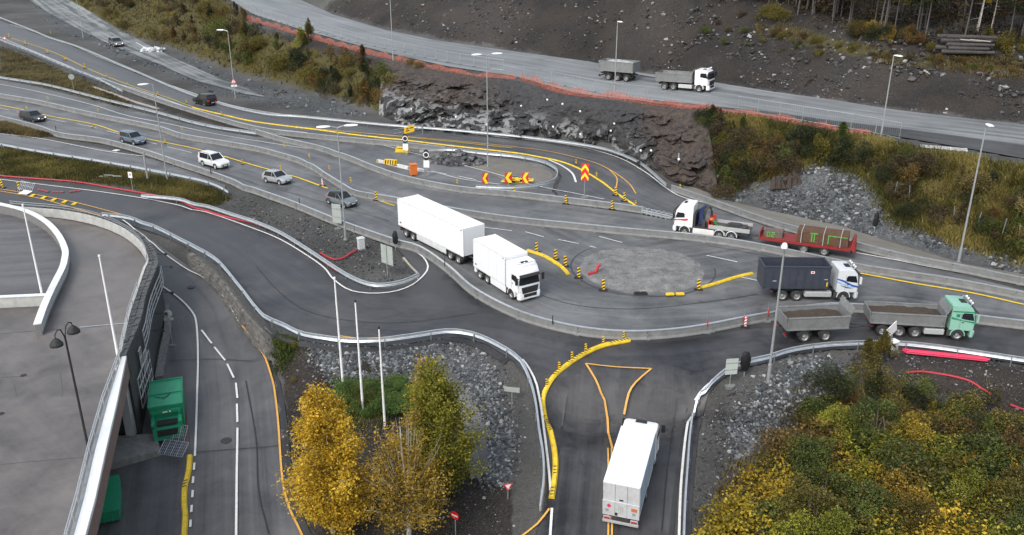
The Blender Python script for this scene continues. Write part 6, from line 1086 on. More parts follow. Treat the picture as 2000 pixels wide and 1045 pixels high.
# ------------------------------------------------------------------ loose site objects
def prop(mb, name, m, px, label, cat, rz=0., bevel=0., group=None, z=None, tilt=(0, 0), dz=.03):
    b = G(*px) if z is None else P(px[0], px[1], z); o = mb.obj(name, m, None, bevel); o.location = (b[0], b[1], b[2] + dz); o.rotation_euler = (tilt[0], tilt[1], R(rz)); tag(o, label, cat, group); return o
q = MB(); q.box(-.45, .45, -.45, .45, .12, 1.5); q.box(-.5, .5, -.5, .5, 1.502, 1.6); q.box(-.4, -.1, -.46, -.452, .5, 1.3); q.box(.02, .3, -.46, -.452, .7, 1.0); q.box(-.42, -.3, -.4, .4, 0, .12); q.box(.3, .42, -.4, .4, 0, .12); ob = prop(q, 'orange_box', ORNG, (808, 342), 'orange site box on skids beside the concrete barrier', 'site box', 20, .02)
q = MB()
for k in range(4): q.box(-1.0, 1.0, -.35 + k * .18, -.22 + k * .18, .1 + .05 * (k % 2), .5 + .04 * k)
q.box(-1.1, 1.1, -.45, .45, 0, .1); q.box(-.9, .9, -.3, .3, .66, .74); prop(q, 'folded_barrier_stack', YEL, (786, 297), 'stack of folded yellow barriers lying below the yellow direction board', 'barrier stack', -8, .02)
q = MB(); q.box(-.95, .95, -.2, .2, .05, .75, 0)
for k in range(5): q.add([(-.9 + k * .38, -.205, .08), (-.72 + k * .38, -.205, .08), (-.62 + k * .38, -.205, .73), (-.8 + k * .38, -.205, .73)], [(0, 1, 2, 3)], 1)
prop(q, 'striped_barrier', [SGN_Y, BLACK], (764, 322), 'short yellow and black striped barrier left of the orange box', 'barrier', -18)
for a, c, nm in (((737, 317), (752, 320), 'left of the striped barrier'), ((777, 326), (798, 331), 'between the striped barrier and the orange box'), ((815, 334), (830, 337), 'right of the orange box')):
    A_, B_ = G(*a), G(*c); p = np.array([A_, B_]) - A_; o = sweep([(-.2, 0), (-.2, .45), (.2, .45), (.2, 0)], p).obj('white_barrier_block', mat('white_barrier_plastic', (.62, .62, .6), .6, var=.1, dirt=.4), None, .04); o.location = A_; tag(o, 'low dirty white barrier block ' + nm, 'barrier block')
# crash cushion
A_, B_ = G(1256, 417), G(1312, 430); L_ = np.linalg.norm((B_ - A_)[:2]); r = empty('crash_cushion', A_, math.atan2(B_[1] - A_[1], B_[0] - A_[0])); tag(r, 'galvanised steel crash cushion at the end of the concrete barrier', 'crash cushion')
for s in (-1, 1):
    q = MB()
    for z in (.3, .55): q.loft([[(x, s * (.42 - .12 * (x / L_)) + u, z + v) for u, v in ((-.03, -.1), (.03, -.06), (-.01, 0), (.03, .06), (-.03, .1), (-.05, 0))] for x in np.linspace(0, L_, 8)])
    q.obj('side_rail', STEEL, r)
for k in range(6): q = MB(); x = k * L_ / 6; q.box(x, x + .12, -.4, .4, .05, .75); q.obj('frame', STEEL, r)
q = MB(); q.tube([(L_ * .98, -.3, .4), (L_ + .15, 0, .4), (L_ * .98, .3, .4)], .12, 8); q.obj('nose', STEEL, r)
# rubble heap and yellow pile
ROCKV = []
for k in range(10):
    bm = bmesh.new(); bmesh.ops.create_icosphere(bm, subdivisions=1, radius=1); sc = rng.uniform(.55, 1.1, 3); V = np.array([v.co for v in bm.verts]) * rng.uniform(.72, 1.2, (12, 1))[:len(bm.verts)] if len(bm.verts) == 12 else np.array([v.co for v in bm.verts]) * rng.uniform(.72, 1.2, (len(bm.verts), 1)); V = np.round(V * 1.6) / 1.6 * .6 + V * .4
    ROCKV.append((V * sc, np.array([[v.index for v in f.verts] for f in bm.faces]))); bm.free()
def rocks(name, xyz, size, m, flat=.75):
    Vs, Fs, T = [], [], []; n0 = 0
    kinds = rng.integers(0, 10, len(xyz))
    for k in range(10):
        i = np.where(kinds == k)[0]
        if not len(i): continue
        V, F = ROCKV[k]; q = rng.normal(size=(len(i), 4)); q /= np.linalg.norm(q, axis=1)[:, None]; w_, x, y, z = q.T
        M = np.stack([np.stack([1 - 2 * (y * y + z * z), 2 * (x * y - w_ * z), 2 * (x * z + w_ * y)], -1), np.stack([2 * (x * y + w_ * z), 1 - 2 * (x * x + z * z), 2 * (y * z - w_ * x)], -1), np.stack([2 * (x * z - w_ * y), 2 * (y * z + w_ * x), 1 - 2 * (x * x + y * y)], -1)], 1)
        vv_ = np.einsum('nij,vj->nvi', M, V) * size[i][:, None, None] * np.array([1, 1, flat]) + xyz[i][:, None, :]
        Vs.append(vv_.reshape(-1, 3)); Fs.append((F[None] + (np.arange(len(i)) * len(V))[:, None, None] + n0).reshape(-1, 3)); T.append(np.repeat(rng.random(len(i)), len(V))); n0 += len(i) * len(V)
    return np_mesh(name, np.vstack(Vs), np.vstack(Fs), [m], tint=np.concatenate(T))
def tint_mat(name, stops, rough=.85):
    m, t, b = new_mat(name); at = nn(t, 'Attribute', attribute_name='tint'); c = nn(t, 'ValToRGB'); e = c.color_ramp.elements; e[0].position, e[0].color = stops[0][0], rgb(stops[0][1]); e[1].position, e[1].color = stops[-1][0], rgb(stops[-1][1])
    for p, q in stops[1:-1]: k = e.new(p); k.color = rgb(q)
    t.links.new(at.outputs['Fac'], c.inputs[0]); tc = nn(t, 'TexCoord'); n = nn(t, 'TexNoise', Scale=5., Detail=5.); t.links.new(tc.outputs['Object'], n.inputs['Vector']); mr = nn(t, 'MapRange'); mr.inputs[3].default_value = .55; mr.inputs[4].default_value = 1.45; t.links.new(n.outputs[0], mr.inputs[0])
    v = nn(t, 'VectorMath', operation='SCALE'); t.links.new(c.outputs[0], v.inputs[0]); t.links.new(mr.outputs[0], v.inputs['Scale']); t.links.new(v.outputs[0], b.inputs['Base Color']); b.inputs['Roughness'].default_value = rough; return m
RUBM = tint_mat('rubble_stone', [(0, (.022, .025, .028)), (.5, (.06, .066, .071)), (.85, (.125, .132, .138)), (1, (.30, .30, .295))]); RUBD = tint_mat('dark_stone', [(0, (.016, .0145, .014)), (.5, (.042, .04, .039)), (.85, (.105, .104, .104)), (1, (.34, .335, .325))]); ASPH = tint_mat('asphalt_rubble', [(0, (.03, .03, .032)), (.7, (.075, .077, .08)), (1, (.16, .16, .16))])
c = G(892, 316); n = 420; a = rng.uniform(0, 2 * math.pi, n); rr = np.sqrt(rng.random(n)); hgt = 1.5 * (1 - rr ** 1.4) * rng.uniform(.2, 1, n); xyz = np.column_stack([c[0] + rr * np.cos(a) * 4.3, c[1] + rr * np.sin(a) * 2.4 - rr * np.cos(a) * .6, c[2] + hgt]); o = link('rubble_heap', rocks('rubble_heap', xyz - c, rng.uniform(.22, .6, n), ASPH), None, c); tag(o, 'heap of broken dark asphalt slabs between the lane signal and the double lamp', 'rubble heap')
c = G(1010, 357); q = MB(); 
for k in range(26):
    a = rng.uniform(-.5, .5); x, y = rng.uniform(-1.7, 1.7), rng.uniform(-.6, .6); z = rng.uniform(0, .9) * (1 - abs(x) / 2.6); l_ = rng.uniform(.5, .9); d = np.array([math.cos(a), math.sin(a), rng.uniform(-.2, .2)]) * l_; q.tube([(x - d[0], y - d[1], z + .12 - d[2] * .3), (x + d[0], y + d[1], z + .12 + d[2] * .3)], .11, 5, 0 if rng.random() < .85 else 1)
prop(q, 'yellow_barrier_pile', [YEL, BLACK], (1010, 357), 'messy pile of yellow separators between two chevron boards', 'barrier pile')
# hoses and pipes
def tube_on_ground(px, r_, name, m, label, cat, dz=.1, group=None):
    p = on_ground(px, .6); p[:, 2] += dz; o = MB().tube([tuple(v - p[0]) for v in p], r_, 6).obj(name, m, None, 0, True); o.location = p[0]; tag(o, label, cat, group); return o
tube_on_ground([(-30, 343), (0, 346), (75, 352), (150, 358), (226, 371), (301, 384), (360, 399), (426, 422), (500, 441), (550, 461), (600, 492), (640, 520), (660, 534)], .1, 'red_pipe', HOSE, 'long red pipe along the grass strip and the white guardrail', 'pipe', .18)
tube_on_ground([(625, 496), (640, 505), (655, 510), (672, 506), (684, 498), (698, 490)], .1, 'red_hose', HOSE, 'curved red hose leading to the grey cabinet', 'hose', .14)
tube_on_ground([(1770, 730), (1800, 728), (1850, 735), (1890, 745), (1912, 758), (1935, 773)], .09, 'red_hose', HOSE, 'thin red hose looping over the bare soil behind the thicket', 'hose', .08); tube_on_ground([(1972, 793), (1988, 799), (2010, 806)], .1, 'red_hose', HOSE, 'short red pipe end at the right edge beyond the thicket', 'pipe', .1)
A_, B_ = G(1767, 690), G(1925, 706); q = MB(); d = (B_ - A_); d[2] = 0
for k in range(9): y, z = (k % 5 - 2) * .13, .09 + .13 * (k // 5); s0 = rng.uniform(-.3, .3); n_ = np.array([-d[1], d[0], 0]) / np.linalg.norm(d); e_ = d / np.linalg.norm(d); q.tube([tuple(n_ * y + e_ * s0 + [0, 0, z]), tuple(d + n_ * y + e_ * s0 + [0, 0, z])], .065, 6)
o = q.obj('red_pipe_bundle', mat('crimson_pipe', (.60, .03, .09), .45, var=.1)); o.location = A_ + [0, 0, .1]; tag(o, 'bundle of straight crimson pipes lying beyond the guardrail', 'pipe bundle')
q = MB(); q.tube([(-.7, 0, .15), (.1, 0, .2), (.45, .1, .75), (.7, .1, .9)], .16, 8); prop(q, 'bent_pipe', HOSE, (1161, 536), 'short bent dark red pipe lying on the roundabout island', 'pipe', 25)
q = MB(); q.box(-.9, -.08, -.2, .2, 0, .2); q.box(.08, .9, -.2, .2, 0, .2); prop(q, 'yellow_kerb_piece', YEL, (1318, 579), 'two-piece yellow kerb lying on the near roundabout edge', 'kerb piece', 3, .05, dz=.16); q = MB(); q.box(-.65, .65, -.2, .2, 0, .14); q.box(-.5, -.1, -.15, .15, .14, .2); q.box(.1, .5, -.15, .15, .14, .2); prop(q, 'rubber_foot', BLACK, (1251, 577), 'black rubber foot lying on the near roundabout kerb', 'rubber foot', 0, .02, dz=.17)
for x, y, nm in ((374, 561), (442, 861)) and ((374, 561, 'near the bend of the lower road'), (442, 861, 'on the lower road beside the dashed line')):
    b = G(x, y); q = MB(); q.lathe_y([(.001, .0), (.3, 0), (.32, -.004), (.42, -.004), (.44, .01)], 0, 0, 20); o = q.obj('manhole_cover', mat('cast_iron', (.05, .047, .044), .6, .4, var=.3)); o.rotation_euler = (R(-90), 0, 0); o.location = (b[0], b[1], b[2] + .05); tag(o, 'round iron manhole cover ' + nm, 'manhole cover')
# tipped fence and flat barrier boards on the lower left road
b = G(46, 378); r = empty('tipped_fence', b, R(-30)); tag(r, 'mesh fence section tipped over a white board at the left edge', 'fence'); q = MB()
for k in range(9): q.tube([(-1.4 + k * .35, 0, 0), (-1.4 + k * .35, .9, 1.3)], .02, 4)
for f in (0, .33, .66, 1): q.tube([(-1.4, .9 * f, 1.3 * f), (1.4, .9 * f, 1.3 * f)], .025, 4)
q.obj('mesh_panel', STEEL, r); q = MB(); q.hexa([(.2, -.8, .25), (1.6, -.6, .25), (1.6, .3, .45), (.2, .1, .45)], [(.2, -.8, .29), (1.6, -.6, .29), (1.6, .3, .49), (.2, .1, .49)]); q.obj('white_board', SGN_W, r)
for a, c, nm in (((74, 371), (96, 376), 'left'), ((102, 376), (126, 376), 'middle'), ((136, 376), (159, 373), 'right')):
    A_, B_ = G(*a), G(*c); d = B_ - A_; q = MB(); L_ = np.linalg.norm(d[:2])
    for k in range(6): q.box(k * L_ / 6, (k + 1) * L_ / 6 - .01, -.14, .14, .02, .1, k % 2)
    o = q.obj('flat_barrier_board', [RED, mat('dark_board', (.1, .09, .09), .6)]); o.location = A_ + [0, 0, .04]; o.rotation_euler = (0, 0, math.atan2(d[1], d[0])); tag(o, 'red striped barrier board lying flat on the lower left road, %s one of three' % nm, 'barrier board')
for a, c, nm in (((183, 172), (212, 183), 'upper'), ((184, 170), (240, 200), 'lower')):
    pass
def beam_on(px, name, m, label, cat, w_=.25, h=.2): p = on_ground(px, 1., False); o = sweep([(-w_, 0), (-w_, h), (w_, h), (w_, 0)], p - p[0]).obj(name, m); o.location = p[0]; tag(o, label, cat)
beam_on([(183, 171), (215, 182), (262, 200), (310, 214)], 'loose_rail', mat('old_pale_beam', (.32, .28, .25), .7, var=.3), 'pale loose rail lying in the dirt between the upper road and the guardrail', 'rail')
beam_on([(266, 84), (288, 96)], 'plank', ALU, 'pale plank lying beside the white bags on the gravel track', 'plank', .15, .15)
beam_on([(788, 505), (803, 523), (815, 535)], 'stone_kerb', mat('pale_kerb', (.36, .33, .27), .8, var=.2), 'pale stone kerb at the tip of the dirt peninsula', 'kerb', .09, .14)
n = 40; c = G(300, 100); o = link('white_bag_heap', rocks('white_bag_heap', np.column_stack([rng.uniform(-2.6, 2.6, n), rng.uniform(-1.5, 1.5, n), rng.uniform(0, .8, n)]), rng.uniform(.4, .75, n), mat('white_bags', (.55, .58, .6), .6, var=.2)), None, c); tag(o, 'heap of crumpled white bags at the foot of the brown slope', 'bag heap')
# green compactor, skip, wire cages
zc = -3.95; c = P(331, 862, zc); r = empty('green_compactor', c, R(19)); tag(r, 'green waste compactor container by the dark stone wall', 'container'); hw = 1.22; Lc = 5.6
q = MB(); q.hexa([(-hw, 1.3, .25), (hw, 1.3, .25), (hw, Lc, .25), (-hw, Lc, .25)], [(-hw, 1.3, 2.45), (hw, 1.3, 2.45), (hw, Lc, 2.45), (-hw, Lc, 2.45)]); q.obj('container_body', GREEN, r, .03)
q = MB()
for y in (1.28, 3.3, Lc): q.box(-hw - .06, hw + .06, y - .06, y + .06, 2.4, 2.56)
for s in (-1, 1): q.box(s * hw, s * (hw + .07), 1.3, Lc, 2.36, 2.55)
q.obj('rim', GREEN, r, .01); q = MB(); q.hexa([(-1.1, 0, .15), (1.1, 0, .15), (1.1, 1.25, .15), (-1.1, 1.25, .15)], [(-1.1, .15, 1.15), (1.1, .15, 1.15), (1.1, 1.25, 1.5), (-1.1, 1.25, 1.5)]); q.obj('press_box', GREEN, r, .03); q = MB(); q.box(-.75, .75, .25, .9, 1.3, 1.47); q.box(-.75, .75, -.02, .1, .55, 1.05); q.obj('hopper_opening', BLACK, r)
q = MB()
for s in (-1, 1): q.box(s * .85, s * 1.12, -.05, 1.2, 1.45, 1.7); q.box(s * .9, s * 1.05, .95, 1.15, .3, 2.2)
q.box(-1.12, 1.12, 1.05, 1.25, 1.9, 2.2); q.obj('press_frame', GREEN, r, .02); q = MB(); q.box(-.25, .12, 1.035, 1.048, 2.0, 2.1); q.cyl((.3, 1.048, 2.05), (.3, 1.035, 2.05), .07, n=12); q.obj('white_label', SGN_W, r)
q = MB(); 
for k in range(3): q.tube([(-.8 + .3 * k, 3 - .3 * k, 2.475), (-.2 + .2 * k, 2.6 + .1 * k, 2.475), (.2 + .1 * k, 2.9 + .2 * k, 2.475)], .025, 4)
q.obj('scratches', CHAS, r); q = MB(); q.box(hw + .08, hw + .12, -1.8, Lc - 1.8, .05, .2); q.obj('rust_rail', mat('rust_red', (.30, .08, .05), .7), r)
c = P(205, 1022, -4.75); r = empty('green_skip', c, R(20)); tag(r, 'green skip half hidden under the roof edge at the bottom left', 'skip'); q = MB(); q.hexa([(-1.0, -.1, .1), (1.0, -.1, .1), (1.0, 3.0, .1), (-1.0, 3.0, .1)], [(-1.05, -.2, 1.0), (1.05, -.2, 1.0), (1.05, 3.1, 1.75), (-1.05, 3.1, 1.75)]); q.obj('skip_body', GREEN, r, .03); q = MB()
for x in (-.55, 0, .55): q.box(x - .03, x + .03, -.21, -.02, .15, 1.0)
q.box(-1.08, 1.08, -.26, -.2, .95, 1.06); q.obj('ribs', GREEN, r)
WIRE = mat('cage_wire', (.34, .37, .42), .4, .6)
for (x, y), rz, tl, nm in (((332, 892), -12, 62, 'front'), ((337, 862), -14, 38, 'rear')):
    c = P(x, y, -3.9); r = empty('wire_cage', (c[0], c[1], c[2] + .1), R(rz)); r.rotation_euler = (R(-tl), 0, R(rz)); tag(r, '%s grey wire cage panel leaning at the compactor mouth' % nm, 'wire cage'); q = MB()
    for k in range(13): q.tube([(-1.0 + k * .167, 0, 0), (-1.0 + k * .167, 0, 1.25)], .016 if k % 3 else .032, 4)
    for k in range(6): q.tube([(-1.0, 0, k * .25), (1.0, 0, k * .25)], .016 if k % 5 else .035, 4)
    q.obj('mesh_panel', WIRE, r)
# upper terrace: orange net, mesh fence, log pile, frame
NET = bpy.data.materials.new('orange_net'); NET.use_nodes = True; t = NET.node_tree; b = t.nodes['Principled BSDF']; b.inputs['Base Color'].default_value = (.34, .085, .05, 1); b.inputs['Roughness'].default_value = .7
tp = nn(t, 'BsdfTransparent'); ms = nn(t, 'MixShader'); uvn = nn(t, 'TexCoord'); nz = nn(t, 'TexNoise', Scale=3., Detail=4.); t.links.new(uvn.outputs['Object'], nz.inputs['Vector']); mr = nn(t, 'MapRange'); mr.inputs[1].default_value = .35; mr.inputs[2].default_value = .65; mr.inputs[3].default_value = .2; mr.inputs[4].default_value = .7; t.links.new(nz.outputs[0], mr.inputs[0]); t.links.new(mr.outputs[0], ms.inputs[0]); t.links.new(tp.outputs[0], ms.inputs[1]); t.links.new(b.outputs[0], ms.inputs[2]); t.links.new(ms.outputs[0], t.nodes['Material Output'].inputs[0])
def net(px, label, hgt, sag):
    p = on_ground(px, .9); r = empty('orange_safety_net', p[0]); tag(r, label, 'safety net', 'orange safety nets on the upper terrace'); q = p - p[0]; V = []; n = len(q)
    for i in range(n):
        hh = hgt * (1 - sag * (.5 + .5 * math.sin(i * 1.1 + len(px)) + .6 * (vnoise(np.array([i * .35]), np.array([3.]), 5)[0] - .5))); d = q[min(i + 1, n - 1)] - q[max(i - 1, 0)]; d /= np.linalg.norm(d) + 1e-9; nx, ny = d[1], -d[0]
        for k in range(5): f = k / 4; bl_ = .35 * math.sin(f * 3.1) * (vnoise(np.array([i * .5]), np.array([f * 2]), 8)[0] - .2) + (1 - f) * .5; V.append((q[i][0] + nx * bl_, q[i][1] + ny * bl_, q[i][2] + .02 + f * hh))
    mb = MB(); mb.add(V, [(i * 5 + k, i * 5 + k + 1, i * 5 + 5 + k + 1, i * 5 + 5 + k) for i in range(n - 1) for k in range(4)]); mb.obj('net', NET, r, 0, True)
    tt, aa = arc_pts(q, 3.5)
    for c in tt: m_ = MB(); m_.cyl((0, 0, -.2), (0, 0, hgt * 1.02), .035, n=5); o = m_.obj('stake', mat('wood_stake', (.25, .17, .1), .8), r); o.location = c
net([(482, 36), (500, 44), (540, 55), (583, 68), (625, 80), (675, 94), (720, 106), (751, 113), (788, 122)], 'long orange safety net at the terrace edge, from the left to the tall lamp pole', 1.2, .5); net([(788, 120), (830, 131), (876, 140), (939, 151), (1008, 154)], 'drooping orange safety net above the grey rock', .9, .5)
net([(1020, 156), (1050, 166), (1075, 176), (1125, 187), (1188, 193), (1235, 198)], 'orange safety net bunched under the mesh fence below the trailer', 1.3, .5); net([(1235, 199), (1276, 205), (1330, 211), (1376, 215), (1430, 222), (1489, 229), (1540, 240), (1600, 252), (1700, 266)], 'dull orange safety net along the terrace edge above the grassy slope', .9, .45)
FEN = mat('fence_wire', (.45, .48, .49), .4, .6)
def fence(px, label, hgt=2.0, w_=3.4):
    p = on_ground(px, .5); tt, aa = arc_pts(p, w_); r = empty('mesh_fence', tt[0]); tag(r, label, 'fence', 'mesh site fences on the upper terrace')
    for i in range(len(tt) - 1):
        a, c = tt[i] - tt[0], tt[i + 1] - tt[0]; m_ = MB(); 
        for f in (0, 1): e = a + (c - a) * (.015 + .97 * f); m_.tube([tuple(e), tuple(e + [0, 0, hgt])], .028, 5)
        for z in (.12, hgt): m_.tube([tuple(a + [0, 0, z]), tuple(c + [0, 0, z])], .026, 5)
        for k in range(1, 12): e = a + (c - a) * k / 12; m_.tube([tuple(e + [0, 0, .12]), tuple(e + [0, 0, hgt])], .007, 3, caps=False)
        m_.obj('fence_panel', FEN, r); f_ = MB(); f_.box(-.3, .3, -.12, .12, 0, .13); o = f_.obj('fence_foot', CONC, r); o.location = a; o.rotation_euler = (0, 0, aa[i] + 1.57)
fence([(470, 14), (500, 30), (540, 42), (583, 53), (640, 68), (700, 84), (765, 98), (830, 112), (876, 122), (950, 134), (1010, 142)], 'thin mesh site fence along the haul road, left half'); fence([(1022, 152), (1065, 160), (1110, 170), (1155, 179), (1240, 192), (1320, 202)], 'mesh site fence in front of the haul road trailer'); fence([(1440, 216), (1500, 226), (1560, 236), (1620, 246), (1680, 256), (1730, 266), (1775, 276)], 'mesh site fence along the haul road right of the truck, ending at a brace')
q = MB(); 
for y in (-.4, .4): q.box(-2.6, 2.6, y - .06, y + .06, .1, .25)
for x in (-2.4, -.6, .7, 2.4): q.box(x, x + .15, -.7, .7, .1, .2)
prop(q, 'metal_frame', ALU, (1842, 292), 'pale metal ladder frame lying on the haul road shoulder', 'frame', -22)
b = G(1885, 104); r = empty('log_pile', b, R(-12)); r.scale = (1.3, 1.3, 1.45); tag(r, 'pile of dark grey logs at the forest edge', 'log pile')
for k in range(26):
    lv = min(k // 6, 4); i = k - 6 * lv; y = (i - 2.5 + .25 * lv) * .42 + rng.uniform(-.08, .08); z = .22 + lv * .36; x0 = rng.uniform(-.7, .5); ln = rng.uniform(4, 6.2); m_ = MB(); m_.tube([(x0 - ln / 2, y, z), (x0, y + rng.uniform(-.1, .1), z + .03), (x0 + ln / 2, y + rng.uniform(-.25, .25), z)], [.2, .18, .14], 8); m_.obj('log', mat('log_grey', (.055, .05, .048), .9, var=.5, scale=4), r)
for k in range(2): m_ = MB(); m_.tube([(-1 + k, -.9, 1.45), (1.2 + k, -.8, 1.3)], .07, 6); m_.obj('log', mat('log_pale', (.33, .30, .27), .8), r)
b = G(1538, 368); r = empty('stump_pile', b); tag(r, 'dark brown uprooted stumps at the foot of the grassy slope', 'stumps')
for k in range(6): m_ = MB(); x = -1.8 + k * .65; m_.tube([(x, 0, 0), (x + rng.uniform(-.2, .2), .2, 1.0), (x + rng.uniform(-.5, .5), .3, rng.uniform(1.4, 2.4))], [.42, .28, .14], 7); m_.obj('stump', mat('stump_bark', (.05, .035, .027), .9, var=.5, scale=5, bump=.5), r)
for px, nm in (((1745, 390), 'left'), ((1775, 398), 'second'), ((1862, 440), 'third'), ((1905, 452), 'fourth'), ((1955, 465), 'fifth'), ((1988, 478), 'last')):
    b = G(*px); m_ = MB(); m_.tube([(0, 0, 0), (rng.uniform(-.3, .3), 0, 2.2)], .05, 5); o = m_.obj('fence_stake', STEELD); o.location = b; tag(o, 'thin grey stake in the scrub below the grassy slope, %s in its row' % nm, 'stake', 'grey stakes in the scrub')
b = G(215, 348); r = empty('scrap_frame', b, R(-8)); tag(r, 'tangle of pale metal frames lying in the green grass strip', 'scrap metal'); q = MB()
for k in range(7): a = rng.uniform(-.4, .4); q.box(-2 + k * .5, -2 + k * .5 + 1.3, a, a + .1, .1 + .1 * (k % 3), .2 + .1 * (k % 3))
q.obj('frame_pieces', ALU, r)

# ------------------------------------------------------------------ stones
def scatter(polys, n, avoid=True):
    """n random points in world polygons (weighted by area in the picture)"""
    out = []
    for z in polys:
        b0, b1 = z.min(0), z.max(0); k = 0; got = []
        while sum(map(len, got)) < n / len(polys) and k < 40:
            x = rng.uniform(b0[0], b1[0], 4000); y = rng.uniform(b0[1], b1[1], 4000); m = in_poly(x, y, z)
            x, y = x[m], y[m]; pm_ = rng.random(len(x)) < np.clip(55 / np.hypot(x, y), .12, 1) ** 1.2; got.append(np.column_stack([x[pm_], y[pm_]])); k += 1
        if got: out.append(np.vstack(got)[:int(n / len(polys))])
    p = np.vstack(out); p = p + rng.normal(0, .55, p.shape)
    if avoid:
        bad = np.zeros(len(p), bool)
        for rd in ROADS:
            lo, hi = rd.min(0), rd.max(0); c = np.where((p[:, 0] > lo[0]) & (p[:, 0] < hi[0]) & (p[:, 1] > lo[1]) & (p[:, 1] < hi[1]))[0]
            if len(c): bad[c] |= in_poly(p[c, 0], p[c, 1], rd)
        p = p[~bad]
    return p
def stones(polys, n, s0, s1, m, name, label, keep=None):
    p = scatter(polys, n); d = fbm(p[:, 0] * .35, p[:, 1] * .35, 3, 4); 
    if keep: p = p[d > keep]
    sz = s0 * (s1 / s0) ** (rng.random(len(p)) ** 2.2); xyz = np.column_stack([p, H(p[:, 0], p[:, 1]) + sz * .15]); o = link(name, rocks(name, xyz, sz, m)); tag(o, kind='stuff', label=label, cat='stones')
stones([Zr[1]], 17000, .075, .24, RUBM, 'rubble_stones', 'blue grey blasted stones on the bank below the guardrail bend'); stones([Zr[2]], 8000, .07, .24, RUBM, 'rubble_stones', 'blue grey stones between the lamp and the dark thicket'); stones([Zr[3]], 7000, .06, .32, RUBM, 'rubble_stones', 'grey rubble fan under the grassy slope at right', .4); stones([Zr[0]], 4500, .12, .45, RUBM, 'rubble_stones', 'pale stones along the gravel track under the brown slope', .44)
stones([Zr[4]], 15000, .1, .4, RUBD, 'slope_stones', 'dark broken stones on the slope just above the haul road', .38); stones([Zd[0]], 5000, .1, .55, RUBD, 'slope_stones', 'dark stones higher on the slope below the forest', .42); stones([Zd[1], Zd[2], Zd[3], Zd[4], Zd[5]], 9000, .04, .15, RUBD, 'small_stones', 'small stones strewn over the bare soil')

# ------------------------------------------------------------------ vegetation
def leaves(C_, size, tint, up=.35, asp=.6):
    """one small rhombic leaf face per centre"""
    n = len(C_); a = rng.normal(size=(n, 3)); a[:, 2] *= .6; a /= np.linalg.norm(a, axis=1)[:, None]; nn_ = rng.normal(size=(n, 3)); nn_[:, 2] = np.abs(nn_[:, 2]) + up; b = np.cross(a, nn_); b /= np.linalg.norm(b, axis=1)[:, None] + 1e-9
    s = (size * rng.uniform(.6, 1.35, n))[:, None]; V = np.stack([C_ - a * s, C_ + b * s * asp, C_ + a * s, C_ - b * s * asp], 1).reshape(-1, 3); F = np.arange(4 * n).reshape(n, 4); return V, F, np.repeat(tint, 4)
def blob(cx, cy, cz, rx, ry, rz_, n, shell=.55):
    d = rng.normal(size=(n, 3)); d /= np.linalg.norm(d, axis=1)[:, None]; r = (shell + (1 - shell) * rng.random(n)) ** .8; r = r * (1 + .35 * (vnoise(d[:, 0] * 2.2 + cx * 3 + 50, d[:, 1] * 2.2 + d[:, 2] * 1.7 + cy * 3 + 50, 3) - .5) * 2); return np.array([cx, cy, cz]) + d * r[:, None] * np.array([rx, ry, rz_])
LM = {'olive': leaf_mat('leaf_olive', (.045, .043, .012), (.115, .098, .022), (.21, .165, .036), .32), 'green': leaf_mat('leaf_green', (.034, .048, .014), (.08, .10, .024), (.165, .18, .042), .36), 'dark': leaf_mat('leaf_dark_green', (.012, .018, .009), (.028, .036, .014), (.06, .066, .022)),
      'yellow': leaf_mat('leaf_yellow', (.13, .10, .014), (.34, .245, .022), (.55, .39, .045), .4), 'gold': leaf_mat('leaf_gold', (.20, .12, .016), (.49, .305, .026), (.74, .50, .065), .42), 'rust': leaf_mat('leaf_rust', (.04, .027, .012), (.105, .064, .02), (.20, .12, .03)), 'brown': leaf_mat('leaf_brown', (.03, .023, .015), (.065, .048, .026), (.125, .092, .045)),
      'lime': leaf_mat('leaf_lime', (.065, .075, .014), (.19, .195, .026), (.38, .345, .045), .4), 'straw': leaf_mat('leaf_straw', (.07, .057, .02), (.15, .118, .04), (.27, .21, .08)), 'bed_green': leaf_mat('leaf_bed_green', (.045, .08, .022), (.11, .18, .045), (.2, .29, .08), .4), 'ochre': leaf_mat('leaf_ochre', (.10, .072, .016), (.28, .19, .026), (.50, .34, .05), .4),
      'grass_olive': leaf_mat('grass_olive', (.055, .052, .014), (.115, .098, .028), (.19, .15, .045)), 'grass_green': leaf_mat('grass_green', (.035, .05, .012), (.075, .095, .022), (.13, .14, .035)), 'grass_brown': leaf_mat('grass_brown', (.05, .038, .018), (.10, .075, .032), (.17, .13, .055)), 'grass_straw': leaf_mat('grass_straw', (.09, .075, .025), (.18, .145, .045), (.28, .22, .075))}
